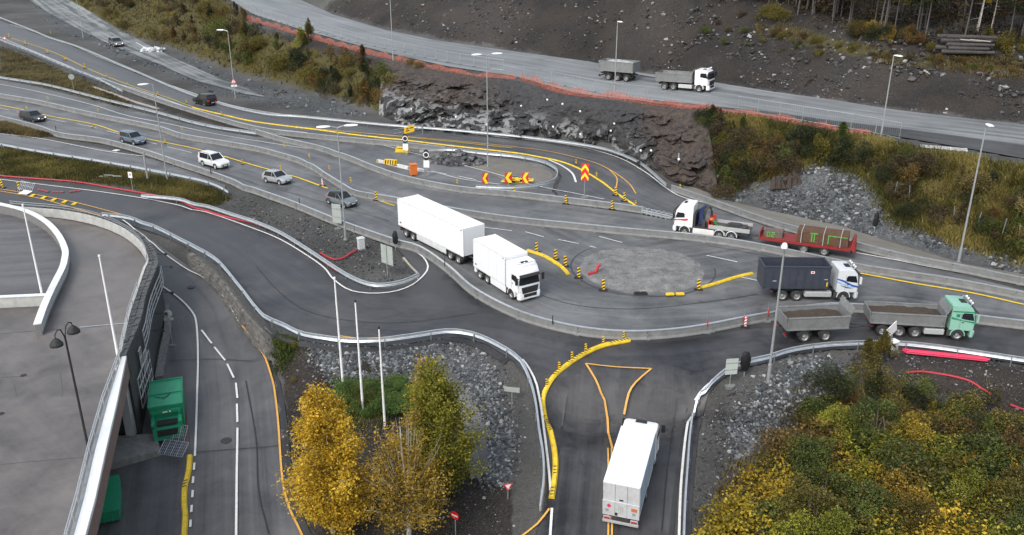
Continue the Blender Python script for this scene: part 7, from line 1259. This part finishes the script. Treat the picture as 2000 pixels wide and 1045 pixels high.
def bush_mesh(nm, kind, n, size):
    pts_, tt = [], []; k = {'dome': 9, 'tall': 8, 'loose': 7, 'tree': 14}[kind]
    for i in range(k):
        a = rng.uniform(0, 2 * math.pi); r = math.sqrt(rng.random())
        if kind == 'dome': c = (r * .62 * math.cos(a), r * .62 * math.sin(a), .25 + .5 * rng.random() * (1 - r * .7)); q = rng.uniform(.3, .48); e = (q, q, q * .85)
        elif kind == 'tall': z = .15 + .8 * rng.random(); w_ = .42 * (1.15 - z); c = (r * w_ * math.cos(a), r * w_ * math.sin(a), z); e = (.24 * (1.3 - z), .24 * (1.3 - z), .26)
        elif kind == 'loose': c = (r * .6 * math.cos(a), r * .6 * math.sin(a), .2 + .55 * rng.random()); q = rng.uniform(.2, .34); e = (q, q, q * 1.1)
        else: z = .28 + .66 * rng.random(); w_ = .5 * math.sin(min(1, (z - .1) / .9) * math.pi) ** .6; c = (r * w_ * math.cos(a), r * w_ * math.sin(a), z); q = rng.uniform(.15, .25); e = (q, q, q * .95)
        m_ = n // k; p = blob(*c, *e, m_); pts_.append(p); tt.append(np.clip(rng.normal(.5, .16) + rng.normal(0, .22, m_), 0, 1))
    p = np.vstack(pts_); t_ = np.concatenate(tt); ok = p[:, 2] > -.02; V, F, T = leaves(p[ok], size, t_[ok]); return np_mesh(nm, V, F, [LM['olive']], tint=T)
def stems_mesh(k, h, tree=False):
    mb = MB()
    if tree: mb.tube([(0, 0, -.05), (.01, .01, .4), (.0, .02, .85)], [.022, .016, .006], 6)
    for i in range(k):
        a = rng.uniform(0, 6.28); z0 = .25 + .3 * rng.random() if tree else -.02; r = rng.uniform(.12, .3); mb.tube([(0, 0, z0), (r * .5 * math.cos(a), r * .5 * math.sin(a), z0 + h * .45), (r * math.cos(a), r * math.sin(a), min(.72, z0 + h * rng.uniform(.4, .7)))], [.008, .006, .002], 4)
    return mb.mesh('stems', BARK)
BM = {k: [(bush_mesh('shrub', k, nf, sz), stems_mesh(9, .9, k == 'tree')) for _ in range(cnt)] for k, nf, sz, cnt in (('dome', 4600, .025, 4), ('tall', 3200, .026, 3), ('loose', 2300, .026, 4), ('tree', 8000, .0165, 4))}
def plant(name, xy, kind, col, scale, label, cat, group, sx=1.0):
    me, st = BM[kind][rng.integers(len(BM[kind]))]; z = float(H(*xy)); r = link(name, None, None, (xy[0], xy[1], z - .05), (0, 0, rng.uniform(0, 6.28)), (scale * sx, scale * sx, scale)); r.empty_display_size = .2; tag(r, label, cat, group)
    o = link('crown' if kind == 'tree' else 'foliage', me, r); o.material_slots[0].link = 'OBJECT'; o.material_slots[0].material = LM[col]; link('trunk' if kind == 'tree' else 'stems', st, r)
    return r
def poly_points(px, n, mind, dens=True):
    z = GL(densify(np.array(px + px[:1], float), 25))[:, :2]; c = np.column_stack([rng.uniform(z[:, 0].min(), z[:, 0].max(), 6000), rng.uniform(z[:, 1].min(), z[:, 1].max(), 6000)]); c = c[in_poly(c[:, 0], c[:, 1], z)]; out = np.zeros((0, 2))
    for p in c:
        if len(out) >= n: break
        if not len(out) or np.min(np.hypot(out[:, 0] - p[0], out[:, 1] - p[1])) > mind: out = np.vstack([out, p])
    return list(out)
CN = {'olive': 'olive brown', 'green': 'green', 'dark': 'dark green', 'yellow': 'yellow', 'gold': 'golden yellow', 'rust': 'rust brown', 'brown': 'bare brown', 'lime': 'yellow green', 'straw': 'straw coloured', 'ochre': 'ochre', 'bed_green': 'low fresh green'}
def shrubs(px, n, mind, cols, smin, smax, where, name='shrub', kinds=('dome', 'loose', 'tall'), group=None, sx=1.0):
    for p in poly_points(px, n, mind):
        col = cols[rng.integers(len(cols))]; k = kinds[rng.integers(len(kinds))]; plant(name, p, k, col, rng.uniform(smin, smax), '%s %s %s' % (CN[col], name.replace('_', ' '), where), name.replace('_', ' '), group or 'shrubs ' + where, sx)
# slope left of the rock face
shrubs([(130, -15), (200, 42), (270, 68), (380, 100), (440, 122), (500, 130), (520, 80), (480, 40), (430, 0), (360, -30)], 75, 2.0, ['brown', 'olive', 'dark', 'brown', 'rust', 'olive', 'straw'], 2.2, 4.6, 'on the brown slope above the gravel track')
shrubs([(430, 60), (500, 70), (560, 95), (600, 110), (590, 150), (500, 140), (440, 120)], 14, 2.2, ['dark', 'green', 'olive'], 2.6, 5.0, 'on the slope below the orange net')
shrubs([(600, 130), (660, 125), (740, 140), (775, 165), (770, 195), (730, 212), (660, 200), (610, 175)], 26, 1.8, ['dark', 'green', 'olive', 'brown', 'rust', 'olive'], 2.2, 4.4, 'on the dark slope just left of the grey rock')
for x, y, c in ((590, 92, 'lime'), (604, 84, 'olive')): plant('shrub', G(x, y)[:2], 'tall', c, 4.5, 'tall yellow green shrub against the orange net' if c == 'lime' else 'olive shrub beside the tall yellow green one', 'shrub', None)
for x, y in ((800, 128), (822, 134)): plant('shrub', G(x, y)[:2], 'dome', 'straw', 1.8, 'straw coloured tuft above the grey rock', 'shrub', 'tufts above the grey rock')
# grassy slope on the right
RS = [(1378, 236), (1420, 262), (1489, 268), (1600, 284), (1708, 302), (1776, 318), (1800, 345), (1740, 395), (1700, 345), (1620, 318), (1560, 315), (1515, 345), (1470, 345), (1420, 300)]
shrubs(RS, 46, 1.7, ['dark', 'olive', 'green', 'olive', 'brown'], 1.6, 3.4, 'on the grassy slope below the mesh fence')
shrubs([(1376, 228), (1400, 236), (1450, 280), (1480, 330), (1460, 358), (1436, 380), (1412, 388), (1396, 340), (1386, 280)], 34, 1.0, ['dark', 'olive', 'brown', 'green'], 1.8, 3.2, 'where the brown rock meets the grassy slope')
shrubs([(1470, 300), (1530, 290), (1560, 320), (1520, 350), (1475, 350)], 8, 1.6, ['rust', 'brown', 'olive'], 2.0, 3.2, 'above the uprooted stumps')
shrubs([(1790, 335), (1876, 348), (2060, 380), (2060, 490), (1950, 480), (1850, 445), (1760, 420), (1750, 385), (1790, 340)], 55, 1.7, ['olive', 'brown', 'olive', 'rust', 'straw', 'dark', 'brown'], 1.4, 3.2, 'in the scrub round the tallest lamp')
shrubs([(2010, 440), (1930, 450), (1940, 475), (2010, 490)], 4, 1.8, ['green'], 1.8, 2.4, 'at the right edge below the scrub')
# slope above the haul road
shrubs([(1490, 60), (1600, 80), (1720, 108), (1850, 120), (2060, 130), (2060, 150), (1900, 138), (1700, 112), (1560, 92)], 36, 1.6, ['olive', 'straw', 'green', 'rust', 'brown'], .8, 1.9, 'along the forest edge', kinds=('dome', 'loose'))
shrubs([(1330, 60), (1480, 110), (1600, 110), (1560, 60), (1450, 20)], 14, 2.5, ['brown', 'olive', 'green'], .7, 1.5, 'on the dark slope above the haul road truck', kinds=('dome', 'loose'))
for x, y in ((1502, 34), (1520, 42)): plant('shrub', G(x, y)[:2], 'dome', 'olive', 3.0, 'olive yellow shrub at the left end of the forest edge', 'shrub', 'yellow green shrubs at the forest edge')
shrubs([(1640, 52), (1760, 72), (1850, 89), (2060, 93), (2060, 112), (1850, 104), (1700, 90)], 24, 1.4, ['olive', 'brown', 'rust', 'dark', 'ochre'], 1.6, 3.4, 'between the front trunks of the forest')
# thicket at lower right
shrubs([(1560, 790), (1620, 765), (1690, 745), (1760, 765), (1850, 800), (1960, 850), (2080, 860), (2080, 900), (1900, 890), (1700, 850), (1570, 830)], 62, 1.25, ['olive', 'olive', 'brown', 'dark', 'rust', 'green', 'olive', 'dark', 'ochre'], 1.9, 3.0, 'at the upper edge of the thicket', kinds=('tall', 'loose', 'dome', 'loose'))
shrubs([(1500, 1150), (1480, 1040), (1520, 940), (1580, 880), (1700, 890), (1900, 920), (2080, 930), (2080, 1150)], 52, 1.55, ['green', 'olive', 'lime', 'ochre', 'green', 'lime', 'olive', 'olive', 'rust', 'yellow'], 3.4, 5.0, 'in the middle of the thicket', name='young_tree', kinds=('tree', 'dome', 'tree', 'loose'), group='young trees of the thicket', sx=.95)
for x, y, c, s_, k, nm in ((1500, 1000, 'yellow', 4.4, 'dome', 'big yellow bush at the left edge of the thicket'), (1462, 1075, 'yellow', 4.6, 'dome', 'bright yellow bush at the bottom left corner of the thicket'), (1585, 1010, 'ochre', 4.4, 'dome', 'broad ochre bush in the left part of the thicket'), (1820, 1130, 'gold', 5.2, 'dome', 'glowing golden bush at the bottom of the thicket'), (1700, 900, 'green', 4.6, 'tree', 'rounded green tree in the centre of the thicket'), (1740, 1010, 'green', 5.2, 'tree', 'large mid green tree low in the thicket'), (1940, 960, 'gold', 3.6, 'loose', 'small orange yellow tree at the right of the thicket'), (1640, 870, 'yellow', 3.4, 'loose', 'yellow shrub left of the green tree in the thicket'), (1900, 1115, 'gold', 3.8, 'dome', 'orange gold bush right of the glowing golden bush'), (1975, 1000, 'ochre', 3.8, 'dome', 'ochre bush beside the nearly bare pale-stemmed tree'), (1990, 1080, 'rust', 4.2, 'loose', 'rust coloured tree in the bottom right corner')):
    plant('thicket_tree', G(x, y)[:2], k, c, s_, nm, 'tree', None)
# garden by the flagpoles
shrubs([(665, 800), (672, 757), (700, 748), (750, 745), (790, 750), (790, 790), (720, 810)], 30, .75, ['bed_green', 'bed_green', 'green'], .9, 1.4, 'in the green bed round the flagpoles', kinds=('dome',), sx=1.3)
shrubs([(572, 720), (600, 730), (640, 760), (700, 840), (720, 1000), (640, 1050), (580, 900)], 12, 1.2, ['rust', 'brown', 'straw'], .5, .9, 'under the left yellow birch', kinds=('loose',)); shrubs([(540, 660), (575, 672), (572, 690), (548, 690)], 5, .7, ['olive', 'green'], .5, .8, 'at the end of the stone wall', kinds=('dome',))
for x, y in ((1690, 722), (1712, 712), (1725, 704)): plant('shrub', G(x, y)[:2], 'tall', 'olive', 2.5, 'tall olive shrub beside the white cabinet', 'shrub', 'olive shrubs beside the white cabinet')
# birches
def birch(base, z, top, wd, col, label, n_limb, bare=0., bark=BIRCH, lean=0., low=.16, leaf=.12, per=300, vase=False):
    b = P(base[0], base[1], z); h = ztop(b, top) - z; r = empty('birch_tree', b); tag(r, label, 'tree'); tr_ = MB(); k = 9; tk = [(lean * f * f + .12 * math.sin(f * 5), .1 * math.sin(f * 4 + 1), h * f * .93) for f in np.linspace(0, 1, k)]; tr_.tube(tk, [.17 * (1 - .92 * f) + .012 for f in np.linspace(0, 1, k)], 8)
    C_, T = [], []
    for i in range(n_limb):
        f = low + (1 - low) * ((i + rng.random()) / n_limb) ** 1.05; a = i * 2.4 + rng.uniform(-.5, .5); env = wd / 2 * (math.sin(math.pi * min(1, (f - low * .6) / (1.06 - low * .6)) ** .6) ** .75) * rng.uniform(.55, 1.15); f0 = rng.uniform(.2, .42) * min(1, f * 1.6) if vase else max(.1, f - rng.uniform(.16, .32)); j = f0 * (k - 1); j0 = int(j); s0 = np.array(tk[j0]) + (np.array(tk[min(j0 + 1, k - 1)]) - np.array(tk[j0])) * (j - j0)
        e = np.array([s0[0] + env * math.cos(a), s0[1] + env * math.sin(a), h * f - .25 * env * .3]); m_ = (s0 + e) / 2 + np.array([0, 0, .12 * env]); tr_.tube([tuple(s0), tuple(m_), tuple(e)], [.045 * (1.1 - f) + .01, .017, .005], 5)
        ct = np.clip(rng.normal(.5, .12), 0, 1)
        if rng.random() < (bare if f > .5 or bare > 1 else bare * .3): continue
        for q in range(6):
            u = rng.uniform(.3, 1.08); c = s0 * (1 - u) ** 2 + 2 * m_ * u * (1 - u) + e * u * u; m2 = per // 6; sp = .2 + .2 * env * .35; d = rng.normal(0, sp, (m2, 3)); d[:, 2] = d[:, 2] * .75 - np.abs(rng.normal(0, .22, m2)); C_.append(c + d); T.append(np.clip(ct + rng.normal(0, .2, m2), 0, 1))
    tr_.obj('trunk', bark, r, 0, True); V, F, T = leaves(np.vstack(C_), leaf, np.concatenate(T)); o = link('crown', np_mesh('crown', V, F, [LM[col]], tint=T), r)
    return r
birch((650, 1040), -4.4, 752, 5.9, 'gold', 'left yellow birch with a dense golden crown, below the flagpoles', 84, per=420, leaf=.09); birch((798, 1066), -4.3, 812, 6.5, 'ochre', 'middle birch with a thin ochre crown and a visible pale trunk', 80, bare=.36, low=.36, per=240, leaf=.085, vase=True); birch((862, 962), -3.6, 700, 5.4, 'lime', 'right birch with a yellow green crown beside the footpath', 80, per=380, lean=-.5, leaf=.088); birch((842, 935), -3.4, 695, 2.6, 'gold', 'slender golden birch top rising behind the middle birch', 34, per=260, low=.4, leaf=.085)
birch((1990, 1060), -4.6, 890, 3.2, 'straw', 'nearly bare pale-stemmed tree at the right edge of the thicket', 26, bare=.9, per=60)
# forest at the upper right
def trunk_mesh(bare, bark):
    mb = MB(); h = 14.; ln = rng.uniform(-.5, .5); tk = [(ln * f * f, .15 * math.sin(4 * f + ln), h * f - .3) for f in np.linspace(0, 1, 6)]; mb.tube(tk, [.125, .115, .1, .085, .06, .03], 7)
    for k in range(22 if bare else 12):
        f = rng.uniform(.12, .95); a = rng.uniform(0, 6.28); l_ = rng.uniform(.5, 1.7) * (1.1 - f * .5); x = ln * f * f; mb.tube([(x, 0, h * f), (x + l_ * .6 * math.cos(a), l_ * .6 * math.sin(a), h * f + rng.uniform(-.15, .2)), (x + l_ * math.cos(a), l_ * math.sin(a), h * f + rng.uniform(-.4, .4))], [.022, .014, .005], 4)
    return mb.mesh('trunk', bark, smooth_=True)
GBARK = mat('grey_bark', (.085, .078, .075), .9, var=.4, scale=5); TM = [trunk_mesh(True, GBARK) for _ in range(4)] + [trunk_mesh(False, BIRCH) for _ in range(2)]
def crown_mesh(n, z0, z1, w_, size):
    P_, T = [], []
    for k in range(26): z = z0 + (z1 - z0) * rng.random(); r = w_ * (1.1 - (z - z0) / (z1 - z0)) * rng.uniform(.3, 1); a = rng.uniform(0, 6.28); P_.append(blob(r * math.cos(a), r * math.sin(a), z, .75, .75, .4, n // 26)); T.append(np.clip(rng.normal(.45, .15) + rng.normal(0, .2, n // 26), 0, 1))
    V, F, T = leaves(np.vstack(P_), size, np.concatenate(T)); return np_mesh('crown', V, F, [LM['dark']], tint=T)
CM = [crown_mesh(2600, 3.5, 14.5, 2.2, .16) for _ in range(3)] + [crown_mesh(1800, 5.5, 14., 1.9, .14) for _ in range(2)]
fl = resample(smooth(np.array([P(*q) for q in FE if q[0] >= 1300] + [P(2250, 98, 15.5)]), 1.), 200); nt_ = 0
for k in range(150):
    u = rng.random(); p = fl[int(u * 199)]; back = 1.0 + 26 * (k / 150.) ** 1.3; y = p[1] + back + rng.uniform(-1, 1); x = p[0] + back * .12; px_ = 1000 + FPX * x / y
    bi = rng.random() < (.45 if px_ > 1880 else 0); ti = rng.integers(4, 6) if bi else rng.integers(0, 4); col = ['yellow', 'rust', 'olive'][rng.integers(3)] if bi else ['dark', 'brown', 'dark', 'olive'][rng.integers(4)]
    r = link('forest_tree', None, None, (x, y, float(H(x, y))), (R(rng.uniform(-2, 2)), R(rng.uniform(-2.5, 2.5)), rng.uniform(0, 6.28)), rng.uniform(.8, 1.2)); row = 'at the front edge of the forest' if back < 9 else 'deeper in the forest'; tag(r, ('pale-stemmed birch with %s leaves %s' if bi else 'tall grey-stemmed tree with a %s crown %s') % (CN[col], row), 'tree', 'trees of the forest at upper right'); link('trunk', TM[ti], r); o = link('crown', CM[rng.integers(3, 5) if bi or back < 6 else rng.integers(0, 3)], r); o.material_slots[0].link = 'OBJECT'; o.material_slots[0].material = LM[col]
P_ = []; T = []
for k in range(620):
    p = fl[rng.integers(200)]; back = rng.uniform(3, 34); x, y = p[0] + rng.uniform(-2, 8), p[1] + back; P_.append(blob(x, y, float(H(x, y)) + rng.uniform(.2, 5.0 if back > 16 else 2.6 if back > 9 else .8), 2.0, 1.6, 1.1, 80)); T.append(np.clip(rng.normal(.35, .15) + rng.normal(0, .18, 80), 0, 1))
V, F, T = leaves(np.vstack(P_), .19, np.concatenate(T)); tag(link('forest_undergrowth', np_mesh('forest_undergrowth', V, F, [LM['brown']], tint=T)), 'dark brown undergrowth between the forest trunks', 'undergrowth', kind='stuff')
# grass and ground cover
def grass(polys, n, h0, h1, col, name, label, keep=0., bw=.05):
    p = scatter(polys, n); d = fbm(p[:, 0] * .25, p[:, 1] * .25, 3, 11); p = p[d > keep]; m_ = len(p); z = H(p[:, 0], p[:, 1]); B = 4; a = rng.uniform(0, 6.28, (m_, B)); off_ = rng.normal(0, .18, (m_, B, 2)); hh = rng.uniform(h0, h1, (m_, B)); ln = rng.normal(0, .35, (m_, B, 2)) * hh[..., None]
    bx = np.stack([p[:, None, 0] + off_[..., 0], p[:, None, 1] + off_[..., 1], np.repeat(z[:, None], B, 1) - .03], -1).reshape(-1, 3); dv_ = np.stack([np.cos(a), np.sin(a), np.zeros_like(a)], -1).reshape(-1, 3) * bw; tp_ = bx + np.concatenate([ln.reshape(-1, 2), hh.reshape(-1, 1)], 1)
    V = np.stack([bx - dv_, bx + dv_, tp_ + dv_ * .3, tp_ - dv_ * .3], 1).reshape(-1, 3); F = np.arange(len(V)).reshape(-1, 4); t_ = np.clip(np.repeat((d[d > keep] - .47) * 2.2 + .5, B) + rng.normal(0, .18, m_ * B), 0, 1); tag(link(name, np_mesh(name, V, F, [LM[col]], tint=np.repeat(t_, 4))), label, 'grass', kind='stuff')
grass([Zg[0]], 11000, .2, .5, 'grass_olive', 'grass', 'brownish grass of the strip between the exit road and the lower left road'); grass([Zg[0]], 4500, .15, .4, 'grass_green', 'grass', 'green patches of the strip between the exit road and the lower left road', .5); grass([Zg[1], Zg[2]], 5000, .2, .5, 'grass_brown', 'grass', 'brown grass wedges between the left roads')
grass([Zg[3]], 15000, .3, .8, 'grass_brown', 'grass', 'brown grass of the slope above the gravel track', 0, .09); grass([Zg[3]], 7000, .3, .9, 'olive', 'grass', 'olive grass of the slope above the gravel track', .47, .09); grass([Zg[4]], 18000, .25, .7, 'grass_olive', 'grass', 'olive grass of the slope at right', 0, .07); grass([Zg[4]], 9000, .3, .8, 'grass_straw', 'grass', 'straw grass of the slope at right', .47, .07)
grass([Zg[7]], 12000, .2, .6, 'grass_brown', 'grass', 'ground cover under the thicket'); grass([Zg[8]], 5000, .2, .5, 'grass_brown', 'grass', 'dry grass along the forest edge', .4, .07); grass([Zg[5], Zg[6]], 3000, .1, .3, 'grass_green', 'grass', 'grass of the green bed round the flagpoles')
# fallen leaves
p = scatter([zone([(570, 720), (640, 760), (720, 850), (900, 940), (920, 1060), (620, 1090), (585, 900)])], 5000); V, F, T = leaves(np.column_stack([p, H(p[:, 0], p[:, 1]) + .06]), .055, rng.random(len(p)), 3.); tag(link('fallen_leaves', np_mesh('fallen_leaves', V, F, [LM['rust']], tint=T)), 'fallen rust coloured leaves under the birches', 'leaves', kind='stuff')
